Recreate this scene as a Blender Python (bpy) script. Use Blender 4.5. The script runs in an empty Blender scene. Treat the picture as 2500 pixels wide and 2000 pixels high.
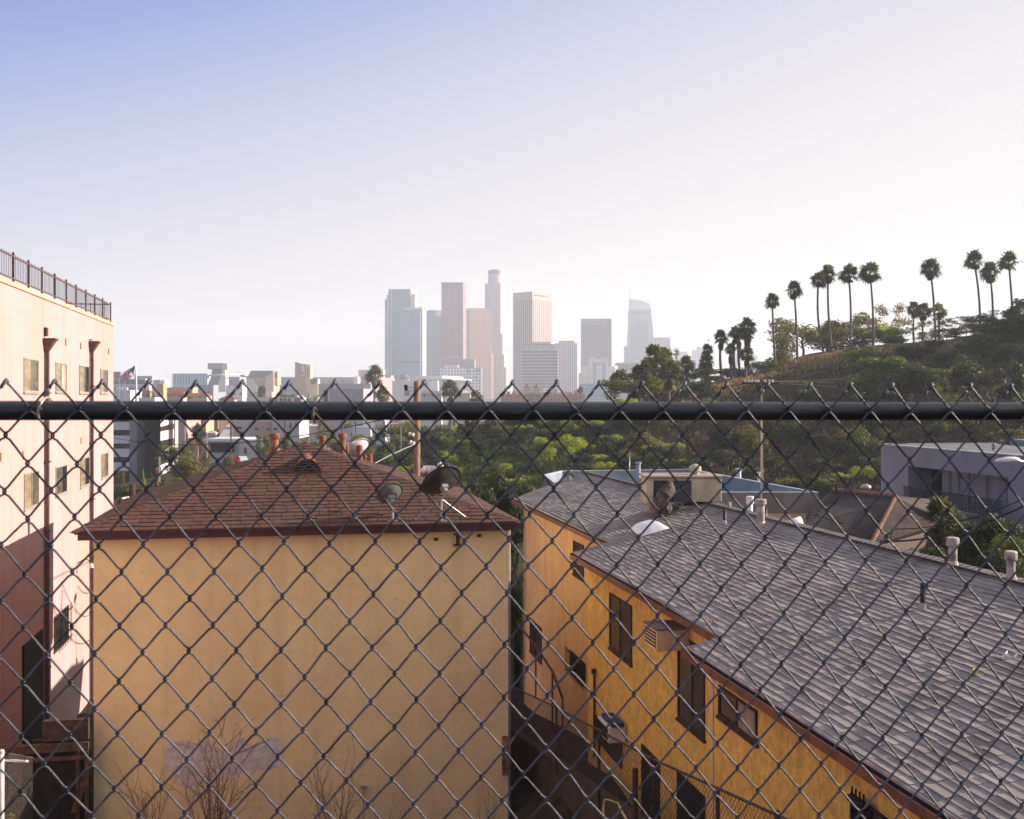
import bpy, math, random
HAZE = 0.00022
from mathutils import Vector, Matrix
R = math.radians
sc = bpy.context.scene
COL = sc.collection
F = 2639.0; CX = 1250.0; CY = 975.0          # focal length and principal point, in pixels of the 2500 px wide photograph
# ---------------------------------------------------------------- camera
cam_d = bpy.data.cameras.new('camera'); cam = bpy.data.objects.new('camera', cam_d); COL.objects.link(cam)
cam.location = (0, 0, 0); cam.rotation_euler = (R(90), 0, 0)
cam_d.sensor_width = 36; cam_d.lens = F / 2500 * 36; cam_d.shift_y = -0.01
cam_d.clip_start = 0.1; cam_d.clip_end = 30000
cam_d.dof.use_dof = True; cam_d.dof.focus_distance = 16.0; cam_d.dof.aperture_fstop = 14.0
sc.camera = cam
# ---------------------------------------------------------------- light
SUN_AZ, SUN_EL = 78.6, 19.4                   # azimuth clockwise from the viewing direction (+Y)
w = bpy.data.worlds.new('World'); sc.world = w; w.use_nodes = True
nt = w.node_tree; bg = nt.nodes['Background']
sky = nt.nodes.new('ShaderNodeTexSky'); sky.sky_type = 'NISHITA'; sky.sun_disc = False
sky.sun_elevation = R(SUN_EL); sky.sun_rotation = R(SUN_AZ)
sky.air_density = 1.0; sky.dust_density = 3.0; sky.ozone_density = 3.0; sky.altitude = 100
# thin high haze over the blue: whiter towards the horizon and towards the sun
tc = nt.nodes.new('ShaderNodeTexCoord'); sep = nt.nodes.new('ShaderNodeSeparateXYZ'); nt.links.new(tc.outputs['Generated'], sep.inputs[0])
m1 = nt.nodes.new('ShaderNodeMath'); m1.operation = 'MULTIPLY_ADD'; m1.inputs[1].default_value = 0.8; m1.inputs[2].default_value = 1.25
nt.links.new(sep.outputs['X'], m1.inputs[0])
m2 = nt.nodes.new('ShaderNodeMath'); m2.operation = 'MULTIPLY_ADD'; m2.inputs[1].default_value = -2.45
nt.links.new(sep.outputs['Z'], m2.inputs[0]); nt.links.new(m1.outputs[0], m2.inputs[2])
rmp = nt.nodes.new('ShaderNodeValToRGB'); nt.links.new(m2.outputs[0], rmp.inputs[0])
cr = rmp.color_ramp; cr.interpolation = 'B_SPLINE'
def S(r, g, b, a=1.0):
    f = lambda c: (c / 255 / 12.92) if c / 255 <= 0.04045 else ((c / 255 + 0.055) / 1.055) ** 2.4
    return (f(r), f(g), f(b), a)
cr.elements[0].position = 0.0; cr.elements[0].color = S(90, 126, 212)
cr.elements[1].position = 1.0; cr.elements[1].color = S(243, 240, 238)
for p, c in ((.18, (126, 152, 221)), (.38, (178, 188, 230)), (.6, (216, 214, 232)), (.8, (233, 227, 233))):
    e = cr.elements.new(p); e.color = S(*c)
gain = nt.nodes.new('ShaderNodeMix'); gain.data_type = 'RGBA'; gain.blend_type = 'MULTIPLY'; gain.inputs[0].default_value = 1
SKYG = 4.95
gain.inputs[7].default_value = (SKYG, SKYG, SKYG, 1); zr_ = nt.nodes.new('ShaderNodeMapRange'); zr_.inputs[1].default_value = .40; zr_.inputs[2].default_value = .8; nt.links.new(sep.outputs['Z'], zr_.inputs[0])
zm = nt.nodes.new('ShaderNodeMix'); zm.data_type = 'RGBA'; nt.links.new(zr_.outputs[0], zm.inputs[0]); nt.links.new(rmp.outputs[0], zm.inputs[6]); zm.inputs[7].default_value = S(204, 205, 220)
nt.links.new(zm.outputs[2], gain.inputs[6])
mx = nt.nodes.new('ShaderNodeMix'); mx.data_type = 'RGBA'; mx.inputs[0].default_value = 0.93
nt.links.new(sky.outputs[0], mx.inputs[6]); nt.links.new(gain.outputs[2], mx.inputs[7])
nt.links.new(mx.outputs[2], bg.inputs[0]); bg.inputs[1].default_value = 0.08
sd = bpy.data.lights.new('sun', 'SUN'); sd.energy = 5.0; sd.angle = R(0.5); sd.color = (1.0, 0.85, 0.72)
so = bpy.data.objects.new('sun', sd); COL.objects.link(so)
sdir = Vector((math.sin(R(SUN_AZ)) * math.cos(R(SUN_EL)), math.cos(R(SUN_AZ)) * math.cos(R(SUN_EL)), math.sin(R(SUN_EL))))
so.rotation_euler = (-sdir).to_track_quat('-Z', 'Y').to_euler()
vs = sc.view_settings; vs.view_transform = 'Standard'; vs.look = 'None'; vs.gamma = 1; vs.use_curve_mapping = False; vs.exposure = 1.25
sc.cycles.use_denoising = True; sc.cycles.max_bounces = 8; sc.cycles.diffuse_bounces = 5; sc.cycles.volume_bounces = 3
sc.cycles.transparent_max_bounces = 12; sc.cycles.sample_clamp_indirect = 6

# ---------------------------------------------------------------- frames and picking
PSI = math.atan2(520.0, F); CP, SP = math.cos(PSI), math.sin(PSI)
# the two near houses and the pink block share a street grid: u runs across it (to the right), v along it (away)
def uv(u, v, z=0): return Vector((u * CP - v * SP, u * SP + v * CP, z))
def P(px, py, Y): return Vector(((px - CX) / F * Y, Y, -(py - CY) / F * Y))
def ray(px, py):
    tx = (px - CX) / F; tz = -(py - CY) / F
    return tx * CP + SP, -tx * SP + CP, tz
def on_u(px, py, u): a, b, c = ray(px, py); t = u / a; return b * t, c * t      # -> v, z
def on_v(px, py, v): a, b, c = ray(px, py); t = v / b; return a * t, c * t      # -> u, z
rnd = random.Random(7)
def sstep(a, b, x):
    t = min(1, max(0, (x - a) / (b - a))); return t * t * (3 - 2 * t)
def interp(pts, x):
    if x <= pts[0][0]: return pts[0][1]
    for (a, fa), (b, fb) in zip(pts, pts[1:]):
        if x <= b: return fa + (fb - fa) * (x - a) / (b - a)
    return pts[-1][1]
BASE = [(-20, -1.75), (2.4, -1.75), (5, -6), (14, -10.6), (28, -12.1), (45, -12.8), (120, -12.4), (190, -11.3), (300, -15), (500, -17), (800, -13), (1500, -4), (2200, 1), (3500, 2), (9000, 2)]
NEARR = [(-20, -1.75), (2.4, -1.75), (5, -5), (14, -7.5), (20, -8.5), (34, -11), (45, -12.8)]
RIDGE = [(-40, -20), (-26, -17), (-15, -9), (0, -4.5), (20, -1.2), (39, 2.6), (55, 6), (62, 8.5), (68, 10.6), (78, 11.2), (91, 12.2), (109, 15.5), (130, 24), (160, 42), (200, 60), (260, 68), (400, 66)]  # beyond the right frame edge the crest is unseen, raised to shade the slope
def H(x, y):
    b = interp(BASE, y); u = x * CP + y * SP
    if y < 45:
        k = sstep(5.5, 7.5, u); b = b * (1 - k) + interp(NEARR, y) * k
    if y > 85:
        r = interp(RIDGE, x + (230 - y) * 0.05)
        if r > -20:
            up = sstep(88, 222, y) ** 0.85; dn = 1 - sstep(250, 430, y)
            k = min(up, dn)
            b = b + max(0, r - b) * k
            if k > .05 and y < 260: b += 0.9 * math.sin(x * .11 + y * .05) * math.sin(y * .07 - x * .03) * min(1, k * 2) * (1 - sstep(200, 225, y))
    if x < -50 and 140 < y < 400: b -= 7.5 * (1 - sstep(-66, -54, x)) * sstep(142, 185, y) * (1 - sstep(270, 380, y))
    return b
def hit(px, py, y0=46, y1=3000):
    y = y0
    while y < y1:
        p = P(px, py, y)
        if p.z <= H(p.x, y): return Vector((p.x, y, H(p.x, y)))
        y *= 1.01
    return P(px, py, y1)

# ---------------------------------------------------------------- materials
MATS = {}
def nodes(m):
    m.use_nodes = True; t = m.node_tree; return t, t.nodes['Principled BSDF']
def N(t, typ, **k):
    n = t.nodes.new(typ)
    for a, b in k.items(): setattr(n, a, b)
    return n
def math_(t, op, a, b=None, c=None):
    n = N(t, 'ShaderNodeMath', operation=op)
    for i, v in enumerate((a, b, c)):
        if v is None: continue
        if isinstance(v, (int, float)): n.inputs[i].default_value = v
        else: t.links.new(v, n.inputs[i])
    return n.outputs[0]
def mixc(t, fac, a, b):
    n = N(t, 'ShaderNodeMix', data_type='RGBA')
    if isinstance(fac, (int, float)): n.inputs[0].default_value = fac
    else: t.links.new(fac, n.inputs[0])
    for s, v in ((6, a), (7, b)):
        if isinstance(v, tuple): n.inputs[s].default_value = v if len(v) == 4 else v + (1,)
        else: t.links.new(v, n.inputs[s])
    return n.outputs[2]
def mat(name, col, rough=0.7, var=0.12, scale=3.0, bump=0.0, bscale=40, metal=0.0, spec=0.3, stretch=None, island=0.0, transl=0.0, col2=None, detail=4, streak=0.0, specks=0.0):
    if name in MATS: return MATS[name]
    m = bpy.data.materials.new(name); t, b = nodes(m)
    col = col if len(col) == 4 else col + (1,)
    tcn = N(t, 'ShaderNodeTexCoord'); co = tcn.outputs['Object']
    if stretch:
        mp = N(t, 'ShaderNodeMapping'); mp.inputs['Scale'].default_value = stretch; t.links.new(co, mp.inputs[0]); co = mp.outputs[0]
    ns = N(t, 'ShaderNodeTexNoise'); ns.inputs['Scale'].default_value = scale; ns.inputs['Detail'].default_value = detail; ns.inputs['Roughness'].default_value = .65; t.links.new(co, ns.inputs['Vector'])
    c2 = col2 if col2 else tuple(c * (1 - 2.2 * var) for c in col[:3])
    c1 = tuple(min(1, c * (1 + (0 if col2 else .8 * var))) for c in col[:3])
    mr = N(t, 'ShaderNodeMapRange'); mr.inputs[1].default_value = .36; mr.inputs[2].default_value = .66; t.links.new(ns.outputs[0], mr.inputs[0])
    c = mixc(t, mr.outputs[0], c1, tuple(c2))
    def layer(vec_scale, nscale, lo, hi, amt, c):
        mp_ = N(t, 'ShaderNodeMapping'); mp_.inputs['Scale'].default_value = vec_scale; t.links.new(tcn.outputs['Object'], mp_.inputs[0])
        n_ = N(t, 'ShaderNodeTexNoise'); n_.inputs['Scale'].default_value = nscale; n_.inputs['Detail'].default_value = 6; t.links.new(mp_.outputs[0], n_.inputs['Vector'])
        r_ = N(t, 'ShaderNodeMapRange'); r_.inputs[1].default_value = lo; r_.inputs[2].default_value = hi; r_.inputs[4].default_value = amt; t.links.new(n_.outputs[0], r_.inputs[0])
        return mixc(t, r_.outputs[0], c, tuple(x * .45 for x in col[:3]))
    if streak: c = layer((2.2, 2.2, .10), 1.0, .50, .74, streak, c); c = layer((.3, .3, 2.4), 1.2, .55, .75, streak * .5, c)
    if specks: c = layer((1, 1, 1), 7.0, .64, .70, specks, c); c = layer((1, 1, .6), 22.0, .64, .70, specks * .8, c)
    if island:
        g = N(t, 'ShaderNodeNewGeometry'); hs = N(t, 'ShaderNodeHueSaturation'); t.links.new(c, hs.inputs['Color'])
        v = math_(t, 'MULTIPLY_ADD', g.outputs['Random Per Island'], island * 2, 1 - island); t.links.new(v, hs.inputs['Value'])
        hs.inputs['Hue'].default_value = .5
        c = hs.outputs[0]
    t.links.new(c, b.inputs['Base Color']); b.inputs['Roughness'].default_value = rough; b.inputs['Metallic'].default_value = metal
    b.inputs['Specular IOR Level'].default_value = spec
    if bump:
        n2 = N(t, 'ShaderNodeTexNoise'); n2.inputs['Scale'].default_value = bscale; n2.inputs['Detail'].default_value = 5; t.links.new(co, n2.inputs['Vector'])
        bp = N(t, 'ShaderNodeBump'); bp.inputs['Strength'].default_value = min(1, bump); bp.inputs['Distance'].default_value = .02 * max(1, bump)
        t.links.new(n2.outputs[0], bp.inputs['Height']); t.links.new(bp.outputs[0], b.inputs['Normal'])
    if transl:
        tr = N(t, 'ShaderNodeBsdfTranslucent'); ms = N(t, 'ShaderNodeMixShader'); ms.inputs[0].default_value = transl
        g2 = N(t, 'ShaderNodeMix', data_type='RGBA', blend_type='MULTIPLY'); g2.inputs[0].default_value = 1; t.links.new(c, g2.inputs[6]); g2.inputs[7].default_value = (2.4, 2.2, .8, 1)
        t.links.new(g2.outputs[2], tr.inputs[0])
        o = [n for n in t.nodes if n.type == 'OUTPUT_MATERIAL'][0]
        t.links.new(b.outputs[0], ms.inputs[1]); t.links.new(tr.outputs[0], ms.inputs[2]); t.links.new(ms.outputs[0], o.inputs[0])
    MATS[name] = m; return m
def facade(name, wall, win, pw, ph, ww, wh, rough=.35, y0=0.0, var=.1, wrough=.6, spec=.5):
    """Window pattern of a far tower: UV in metres, pitch pw x ph, window share ww x wh."""
    if name in MATS: return MATS[name]
    m = bpy.data.materials.new(name); t, b = nodes(m)
    u_ = N(t, 'ShaderNodeUVMap'); s = N(t, 'ShaderNodeSeparateXYZ'); t.links.new(u_.outputs[0], s.inputs[0])
    fu = math_(t, 'FRACT', math_(t, 'DIVIDE', s.outputs[0], pw)); fv = math_(t, 'FRACT', math_(t, 'DIVIDE', math_(t, 'ADD', s.outputs[1], 1000 + y0), ph))
    a = math_(t, 'LESS_THAN', math_(t, 'ABSOLUTE', math_(t, 'SUBTRACT', fu, .5)), ww / 2)
    c = math_(t, 'LESS_THAN', math_(t, 'ABSOLUTE', math_(t, 'SUBTRACT', fv, .5)), wh / 2)
    k = math_(t, 'MULTIPLY', a, c)
    # each pane has its own tint (blinds, dust)
    wn = N(t, 'ShaderNodeTexWhiteNoise', noise_dimensions='2D'); cb = N(t, 'ShaderNodeCombineXYZ')
    t.links.new(math_(t, 'FLOOR', math_(t, 'DIVIDE', s.outputs[0], pw)), cb.inputs[0]); t.links.new(math_(t, 'FLOOR', math_(t, 'DIVIDE', math_(t, 'ADD', s.outputs[1], 1000 + y0), ph)), cb.inputs[1]); t.links.new(cb.outputs[0], wn.inputs[0])
    wc = mixc(t, math_(t, 'MULTIPLY', wn.outputs[0], .35), win, tuple(min(1, x * 1.9 + .03) for x in win[:3]))
    ns = N(t, 'ShaderNodeTexNoise'); ns.inputs['Scale'].default_value = .03; ns.inputs['Detail'].default_value = 5; t.links.new(u_.outputs[0], ns.inputs[0])
    wl = mixc(t, ns.outputs[0], tuple(x * (1 - var) for x in wall[:3]), tuple(min(1, x * (1 + var)) for x in wall[:3]))
    t.links.new(mixc(t, k, wl, wc), b.inputs['Base Color'])
    t.links.new(math_(t, 'MULTIPLY_ADD', k, rough - wrough, wrough), b.inputs['Roughness']); b.inputs['Specular IOR Level'].default_value = spec
    MATS[name] = m; return m

# ---------------------------------------------------------------- mesh builder
class MB:
    def __init__(s): s.v = []; s.f = []; s.uv = []
    def poly(s, pts, uvs=None):
        i = len(s.v); s.v += [tuple(p) for p in pts]; s.f.append(tuple(range(i, i + len(pts)))); s.uv.append(uvs)
        return s
    def hexa(s, c):            # 8 corners: bottom 4 counter-clockwise, top 4
        i = len(s.v); s.v += [tuple(p) for p in c]
        for q in ((3, 2, 1, 0), (4, 5, 6, 7), (0, 1, 5, 4), (1, 2, 6, 5), (2, 3, 7, 6), (3, 0, 4, 7)):
            s.f.append(tuple(i + k for k in q)); s.uv.append(None)
        return s
    def box(s, a, b, M=None):
        x0, y0, z0 = a; x1, y1, z1 = b
        c = [Vector(p) for p in ((x0, y0, z0), (x1, y0, z0), (x1, y1, z0), (x0, y1, z0), (x0, y0, z1), (x1, y0, z1), (x1, y1, z1), (x0, y1, z1))]
        if M: c = [M @ p for p in c]
        return s.hexa(c)
    def ubox(s, u0, u1, v0, v1, z0, z1):
        c = [uv(u, v, z) for z in (z0, z1) for (u, v) in ((u0, v0), (u1, v0), (u1, v1), (u0, v1))]
        return s.hexa(c)
    def prism(s, foot, z0, z1, top=True):
        """upright prism over a counter-clockwise footprint; z1 a number or one height per corner; UVs in metres round the walls"""
        n = len(foot); zt = z1 if hasattr(z1, '__len__') else [z1] * n
        zb = z0 if hasattr(z0, '__len__') else [z0] * n
        d = 0; i = len(s.v)
        s.v += [(p[0], p[1], zb[k]) for k, p in enumerate(foot)] + [(p[0], p[1], zt[k]) for k, p in enumerate(foot)]
        for k in range(n):
            j = (k + 1) % n; L = math.hypot(foot[j][0] - foot[k][0], foot[j][1] - foot[k][1])
            s.f.append((i + k, i + j, i + n + j, i + n + k)); s.uv.append([(d, zb[k]), (d + L, zb[j]), (d + L, zt[j]), (d, zt[k])]); d += L
        if top: s.f.append(tuple(i + n + k for k in range(n))); s.uv.append([(0, -999)] * n)
        s.f.append(tuple(i + k for k in reversed(range(n)))); s.uv.append([(0, -999)] * n)
        return s
    def tube(s, pts, r, n=8, cap=True):
        pts = [Vector(p) for p in pts]; rs = r if hasattr(r, '__len__') else [r] * len(pts)
        i = len(s.v); up = Vector((0, 0, 1)); prev = None
        for k, p in enumerate(pts):
            d = (pts[min(k + 1, len(pts) - 1)] - pts[max(k - 1, 0)])
            d = d.normalized() if d.length > 1e-9 else Vector((0, 0, 1))
            if prev is None: a = d.cross(up if abs(d.z) < .9 else Vector((1, 0, 0))).normalized()
            else:
                a = prev - d * prev.dot(d); a = a.normalized() if a.length > 1e-6 else d.orthogonal().normalized()
            prev = a; b = d.cross(a)
            for q in range(n):
                t = 2 * math.pi * q / n; s.v.append(tuple(p + (a * math.cos(t) + b * math.sin(t)) * rs[k]))
        for k in range(len(pts) - 1):
            for q in range(n):
                q2 = (q + 1) % n; s.f.append((i + k * n + q, i + k * n + q2, i + (k + 1) * n + q2, i + (k + 1) * n + q)); s.uv.append(None)
        if cap:
            s.f.append(tuple(i + q for q in reversed(range(n)))); s.uv.append(None)
            s.f.append(tuple(i + (len(pts) - 1) * n + q for q in range(n))); s.uv.append(None)
        return s
    def lathe(s, prof, c=(0, 0, 0), n=16, M=None):
        """profile [(r, z)] turned about the vertical through c"""
        i = len(s.v)
        for (r, z) in prof:
            for q in range(n):
                t = 2 * math.pi * q / n; p = Vector((r * math.cos(t), r * math.sin(t), z))
                if M: p = M @ p
                s.v.append((p.x + c[0], p.y + c[1], p.z + c[2]))
        for k in range(len(prof) - 1):
            for q in range(n):
                q2 = (q + 1) % n; s.f.append((i + k * n + q, i + k * n + q2, i + (k + 1) * n + q2, i + (k + 1) * n + q)); s.uv.append(None)
        s.f.append(tuple(i + q for q in reversed(range(n)))); s.uv.append(None)
        s.f.append(tuple(i + (len(prof) - 1) * n + q for q in range(n))); s.uv.append(None)
        return s
    def mesh(s, name, m, smooth=False):
        me = bpy.data.meshes.new(name); me.from_pydata(s.v, [], s.f)
        if any(x is not None for x in s.uv):
            L = me.uv_layers.new(name='UVMap'); k = 0
            for f, q in zip(s.f, s.uv):
                for j in range(len(f)):
                    if q: L.data[k].uv = q[j]
                    k += 1
        me.materials.append(m)
        if smooth:
            for p in me.polygons: p.use_smooth = True
        me.update(); return me
def link(name, me, parent=None):
    o = bpy.data.objects.new(name, me); COL.objects.link(o)
    if parent is not None:
        o.parent = parent; o.matrix_parent_inverse = parent.matrix_basis.inverted()
    return o
def part(name, mb, m, parent=None, smooth=False, label=None, bevel=0):
    o = link(name, mb.mesh(name, m, smooth), parent)
    if label: o['label'] = label
    if bevel:
        bv = o.modifiers.new('bevel', 'BEVEL'); bv.width = bevel; bv.segments = 2
    return o
def tag(o, label=None, cat=None, group=None, kind=None):
    if label: o['label'] = label
    if cat: o['category'] = cat
    if group: o['group'] = group
    if kind: o['kind'] = kind
    return o
def thing(name, label, cat, loc=(0, 0, 0), group=None, rz=0):
    o = bpy.data.objects.new(name, None); COL.objects.link(o); o.location = loc; o.rotation_euler = (0, 0, rz); o.empty_display_size = .1
    return tag(o, label, cat, group)
def solo(name, mb, m, label, cat, group=None, smooth=False, bevel=0): return tag(part(name, mb, m, None, smooth, None, bevel), label, cat, group)
def struct(name, mb, m, smooth=False): return tag(part(name, mb, m, None, smooth), kind='structure')
CH = {}
def kids(o): return [c for c in bpy.data.objects if c.parent is o] if o.name not in CH else CH[o.name]
def cache_kids(o):
    CH[o.name] = [c for c in bpy.data.objects if c.parent == o]
    for c in CH[o.name]: cache_kids(c)
def copy_tree(o, parent=None):
    c = o.copy(); COL.objects.link(c)
    if parent is not None: c.parent = parent
    for ch in CH.get(o.name, []): copy_tree(ch, c)
    return c
# ---------------------------------------------------------------- ground: one sheet out to the horizon
def ground_mat():
    m = bpy.data.materials.new('ground'); t, b = nodes(m)
    co = N(t, 'ShaderNodeTexCoord').outputs['Object']; s = N(t, 'ShaderNodeSeparateXYZ'); t.links.new(co, s.inputs[0])
    def noise(sc_, d=6):
        n = N(t, 'ShaderNodeTexNoise'); n.inputs['Scale'].default_value = sc_; n.inputs['Detail'].default_value = d; t.links.new(co, n.inputs[0]); return n.outputs[0]
    def rng(x, a, b_): r = N(t, 'ShaderNodeMapRange'); r.inputs[1].default_value = a; r.inputs[2].default_value = b_; t.links.new(x, r.inputs[0]); return r.outputs[0]
    earth = mixc(t, rng(noise(.6), .4, .6), (.04, .028, .018), (.075, .048, .028))
    grass = mixc(t, rng(noise(.22), .35, .6), (.095, .062, .034), (.025, .034, .013))
    c = mixc(t, rng(noise(.05, 8), .42, .56), earth, grass)
    city = mixc(t, rng(noise(.015, 8), .42, .58), (.26, .23, .2), (.07, .08, .045))
    c = mixc(t, rng(s.outputs[1], 280, 420), c, city)
    yard = mixc(t, rng(noise(1.5), .4, .65), (.028, .022, .018), (.05, .038, .03))  # ground darkened in colour to carry the alley's shadow
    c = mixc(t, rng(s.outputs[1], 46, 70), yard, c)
    t.links.new(c, b.inputs['Base Color']); b.inputs['Roughness'].default_value = .95; b.inputs['Specular IOR Level'].default_value = .1
    bp = N(t, 'ShaderNodeBump'); bp.inputs['Strength'].default_value = .8; bp.inputs['Distance'].default_value = .25; t.links.new(noise(2.2), bp.inputs['Height']); t.links.new(bp.outputs[0], b.inputs['Normal'])
    return m
ys = [-400, -60, -20, -6, 0, 1.2, 2.4, 3.2, 4.2, 5.5, 7, 9, 12, 15, 18, 21, 25, 29, 34, 39, 45, 52, 60, 68, 76, 84]
y = 88
while y < 440: ys.append(y); y += 3.2
while y < 4300: ys.append(y); y *= 1.12
ys += [4300]
xs = [-4500, -2000, -1000, -600, -400, -300, -240, -200, -170, -145, -120, -100, -84, -72, -62, -54, -47, -41, -36]
x = -32
while x < 130: xs.append(x); x += 2.6
xs += [135, 142, 150, 165, 185, 210, 240, 300, 400, 600, 1000, 2000, 4500]
g = MB(); g.v = [(x, y, H(x, y)) for y in ys for x in xs]; nx = len(xs)
for j in range(len(ys) - 1):
    for i in range(nx - 1): g.f.append((j * nx + i, j * nx + i + 1, (j + 1) * nx + i + 1, (j + 1) * nx + i)); g.uv.append(None)
ground = struct('ground', g, ground_mat(), True)

# ---------------------------------------------------------------- near materials
M_cream = mat('cream_stucco', (.93, .71, .35), .9, .06, .5, .9, 26, col2=(.81, .60, .31), streak=.22, specks=.3)
M_pink = mat('pink_stucco', (.475, .322, .325), .9, .08, .35, .8, 22, stretch=(1, 1, .25), col2=(.41, .29, .25), streak=.3, specks=.25)
M_yellow = mat('ochre_stucco', (.92, .57, .125), .92, .2, 6, 1.6, 16, stretch=(1, 1, .75), col2=(.60, .37, .095), streak=.3, specks=.45)
M_yellow2 = mat('pale_ochre_stucco', (.88, .59, .29), .92, .1, 1.6, 1.0, 20, stretch=(1, 1, .5), col2=(.72, .49, .26), streak=.3, specks=.3)
M_brown = mat('brown_shingle', (.095, .047, .032), .85, .14, 5, .5, 90, island=.12)
M_brown_under = mat('brown_felt', (.03, .014, .010), .95, .1, 4)
M_maroon = mat('maroon_paint', (.075, .018, .014), .45, .15, 3, .15, 30, spec=.5)
M_grey = mat('grey_shingle', (.275, .243, .222), .8, .16, 1.2, .35, 150, island=.11, spec=.4)
M_grey_under = mat('grey_felt', (.05, .045, .05), .95, .1, 4)
M_terra = mat('terracotta', (.24, .095, .045), .75, .25, 6, .3, 40)
M_wood = mat('weathered_pole_wood', (.28, .155, .085), .85, .25, 6, .8, 30, stretch=(4, 4, .25))
M_dwood = mat('dark_timber', (.075, .040, .024), .85, .25, 5, .6, 30)
M_darkglass = mat('dark_window_glass', (.035, .030, .026), .12, .3, 1.5, spec=.8)
M_screen = mat('insect_screen', (.05, .043, .038), .5, .25, 2)
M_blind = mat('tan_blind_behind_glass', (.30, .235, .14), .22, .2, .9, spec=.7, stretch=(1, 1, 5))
M_blind2 = mat('shadowed_blind_behind_glass', (.13, .105, .075), .2, .3, .8, spec=.7, stretch=(1, 1, 5))  # darker copy of the tan blind, shadow put into its colour
M_alu = mat('window_aluminium', (.42, .38, .33), .4, .1, 6, metal=.3)
M_galv = mat('galvanised_metal', (.42, .43, .44), .4, .15, 8, .1, 30, metal=.6)
M_black = mat('black_metal', (.012, .012, .013), .5, .1, 5)
M_rust = mat('brown_iron', (.15, .08, .07), .55, .2, 8, spec=.4)
M_white = mat('white_paint', (.72, .70, .68), .5, .06, 2)
M_dishg = mat('grey_dish_paint', (.15, .16, .145), .38, .15, 4, spec=.5)
M_dishb = mat('dark_dish_paint', (.045, .042, .038), .38, .2, 4, spec=.5)
M_dconc = mat('shade_dark_concrete', (.07, .055, .045), .95, .2, 2, .5, 15)  # concrete colour lowered to stand in for the alley shade
M_conc = mat('grey_concrete', (.33, .31, .29), .9, .12, 1.2, .4, 20)
M_grass_tuft = mat('dry_grass', (.24, .165, .09), .8, .2, .6, island=.3, transl=.3)

def window(par, U, s, v0, v1, z0, z1, mats=None, fm=None, split=.5, name='window', fw=.045, sill=True):
    """window in a wall u=U that faces s; frame > panes, sill"""
    mats = mats or (M_blind, M_blind2); fm = fm or M_alu
    a, b = (U, U + s * .035); lo, hi = min(a, b), max(a, b)
    f = MB(); m = v0 + (v1 - v0) * split
    f.ubox(lo, hi, v0, v1, z0, z0 + fw).ubox(lo, hi, v0, v1, z1 - fw, z1)
    f.ubox(lo, hi, v0, v0 + fw, z0 + fw, z1 - fw).ubox(lo, hi, v1 - fw, v1, z0 + fw, z1 - fw).ubox(lo, hi, m - fw / 2, m + fw / 2, z0 + fw, z1 - fw)
    o = part(name, f, fm, par)
    c = U + s * .012; l2, h2 = min(U + s * .002, c), max(U + s * .002, c)
    part('pane', MB().ubox(l2, h2, v0 + fw, m - fw / 2, z0 + fw, z1 - fw), mats[0], o)
    part('pane', MB().ubox(l2, h2, m + fw / 2, v1 - fw, z0 + fw, z1 - fw), mats[1], o)
    if sill:
        a, b = U + s * .002, U + s * .06; part('sill', MB().ubox(min(a, b), max(a, b), v0 - .05, v1 + .05, z0 - .06, z0 - .002), fm, o)
    return o
def tabs(mb, O, eu, es, n, rng, L, exp, tw, th, gap=.006, seed=1, jit=.35, d0=0.0):
    """courses of shingle tabs: O eave origin, eu along the eave, es up the slope, n normal; rng(s) gives the span of a course"""
    r = random.Random(seed); k = 0; s = d0
    while s < L:
        a0, a1 = rng(s); b0, b1 = rng(min(L, s + exp)); k += 1
        x = min(a0, b0) - r.random() * tw
        while x < max(a1, b1):
            wd = tw * (1 + r.uniform(-jit, jit)); x2 = x + wd - gap
            pa, pb = max(x, a0), min(x2, a1); qa, qb = max(x, b0), min(x2, b1)
            if pb - pa > .01 or qb - qa > .01:
                pa, pb = (pa, pb) if pb >= pa else ((pa + pb) / 2,) * 2
                qa, qb = (qa, qb) if qb >= qa else ((qa + qb) / 2,) * 2
                pa = min(max(pa, a0), a1); pb = min(max(pb, a0), a1); 
                t = th * r.uniform(.55, 1.5); e = s - r.uniform(0, .15) * exp * (s > 0)
                A = O + eu * pa + es * e; B = O + eu * pb + es * e; C = O + eu * qb + es * (s + exp); D = O + eu * qa + es * (s + exp)
                A2, B2, C2, D2 = A + n * (t + .004), B + n * (t + .004), C + n * .004, D + n * .004
                i = len(mb.v); mb.v += [tuple(p) for p in (A2, B2, C2, D2, A, B)]
                mb.f += [(i, i + 1, i + 2, i + 3), (i + 4, i + 5, i + 1, i), (i + 4, i, i + 3), (i + 5, i + 2, i + 1)]; mb.uv += [None] * 4
            x += wd
        s += exp
def caps(mb, A, B, nl, nr, step=.22, wd=.15, th=.02, seed=3):
    """bent cap shingles over a hip or ridge from A to B"""
    r = random.Random(seed); d = (B - A); L = d.length; d = d.normalized()
    sl = d.cross(nl).normalized(); sr = -d.cross(nr).normalized()
    s = 0
    while s < L:
        e = min(L, s + step + .05); w_ = wd * r.uniform(.92, 1.08); up = (nl + nr).normalized()
        p, q = A + d * s + up * (th * r.uniform(.9, 1.4)), A + d * e + up * .006
        for sd_, nn in ((sl, nl), (sr, nr)):
            a, b_ = A + d * s + sd_ * w_ + nn * th, A + d * e + sd_ * w_ + nn * .006
            mb.poly([p, a, b_, q]); mb.poly([A + d * s, A + d * s + sd_ * w_, a, p])
        s += step
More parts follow.
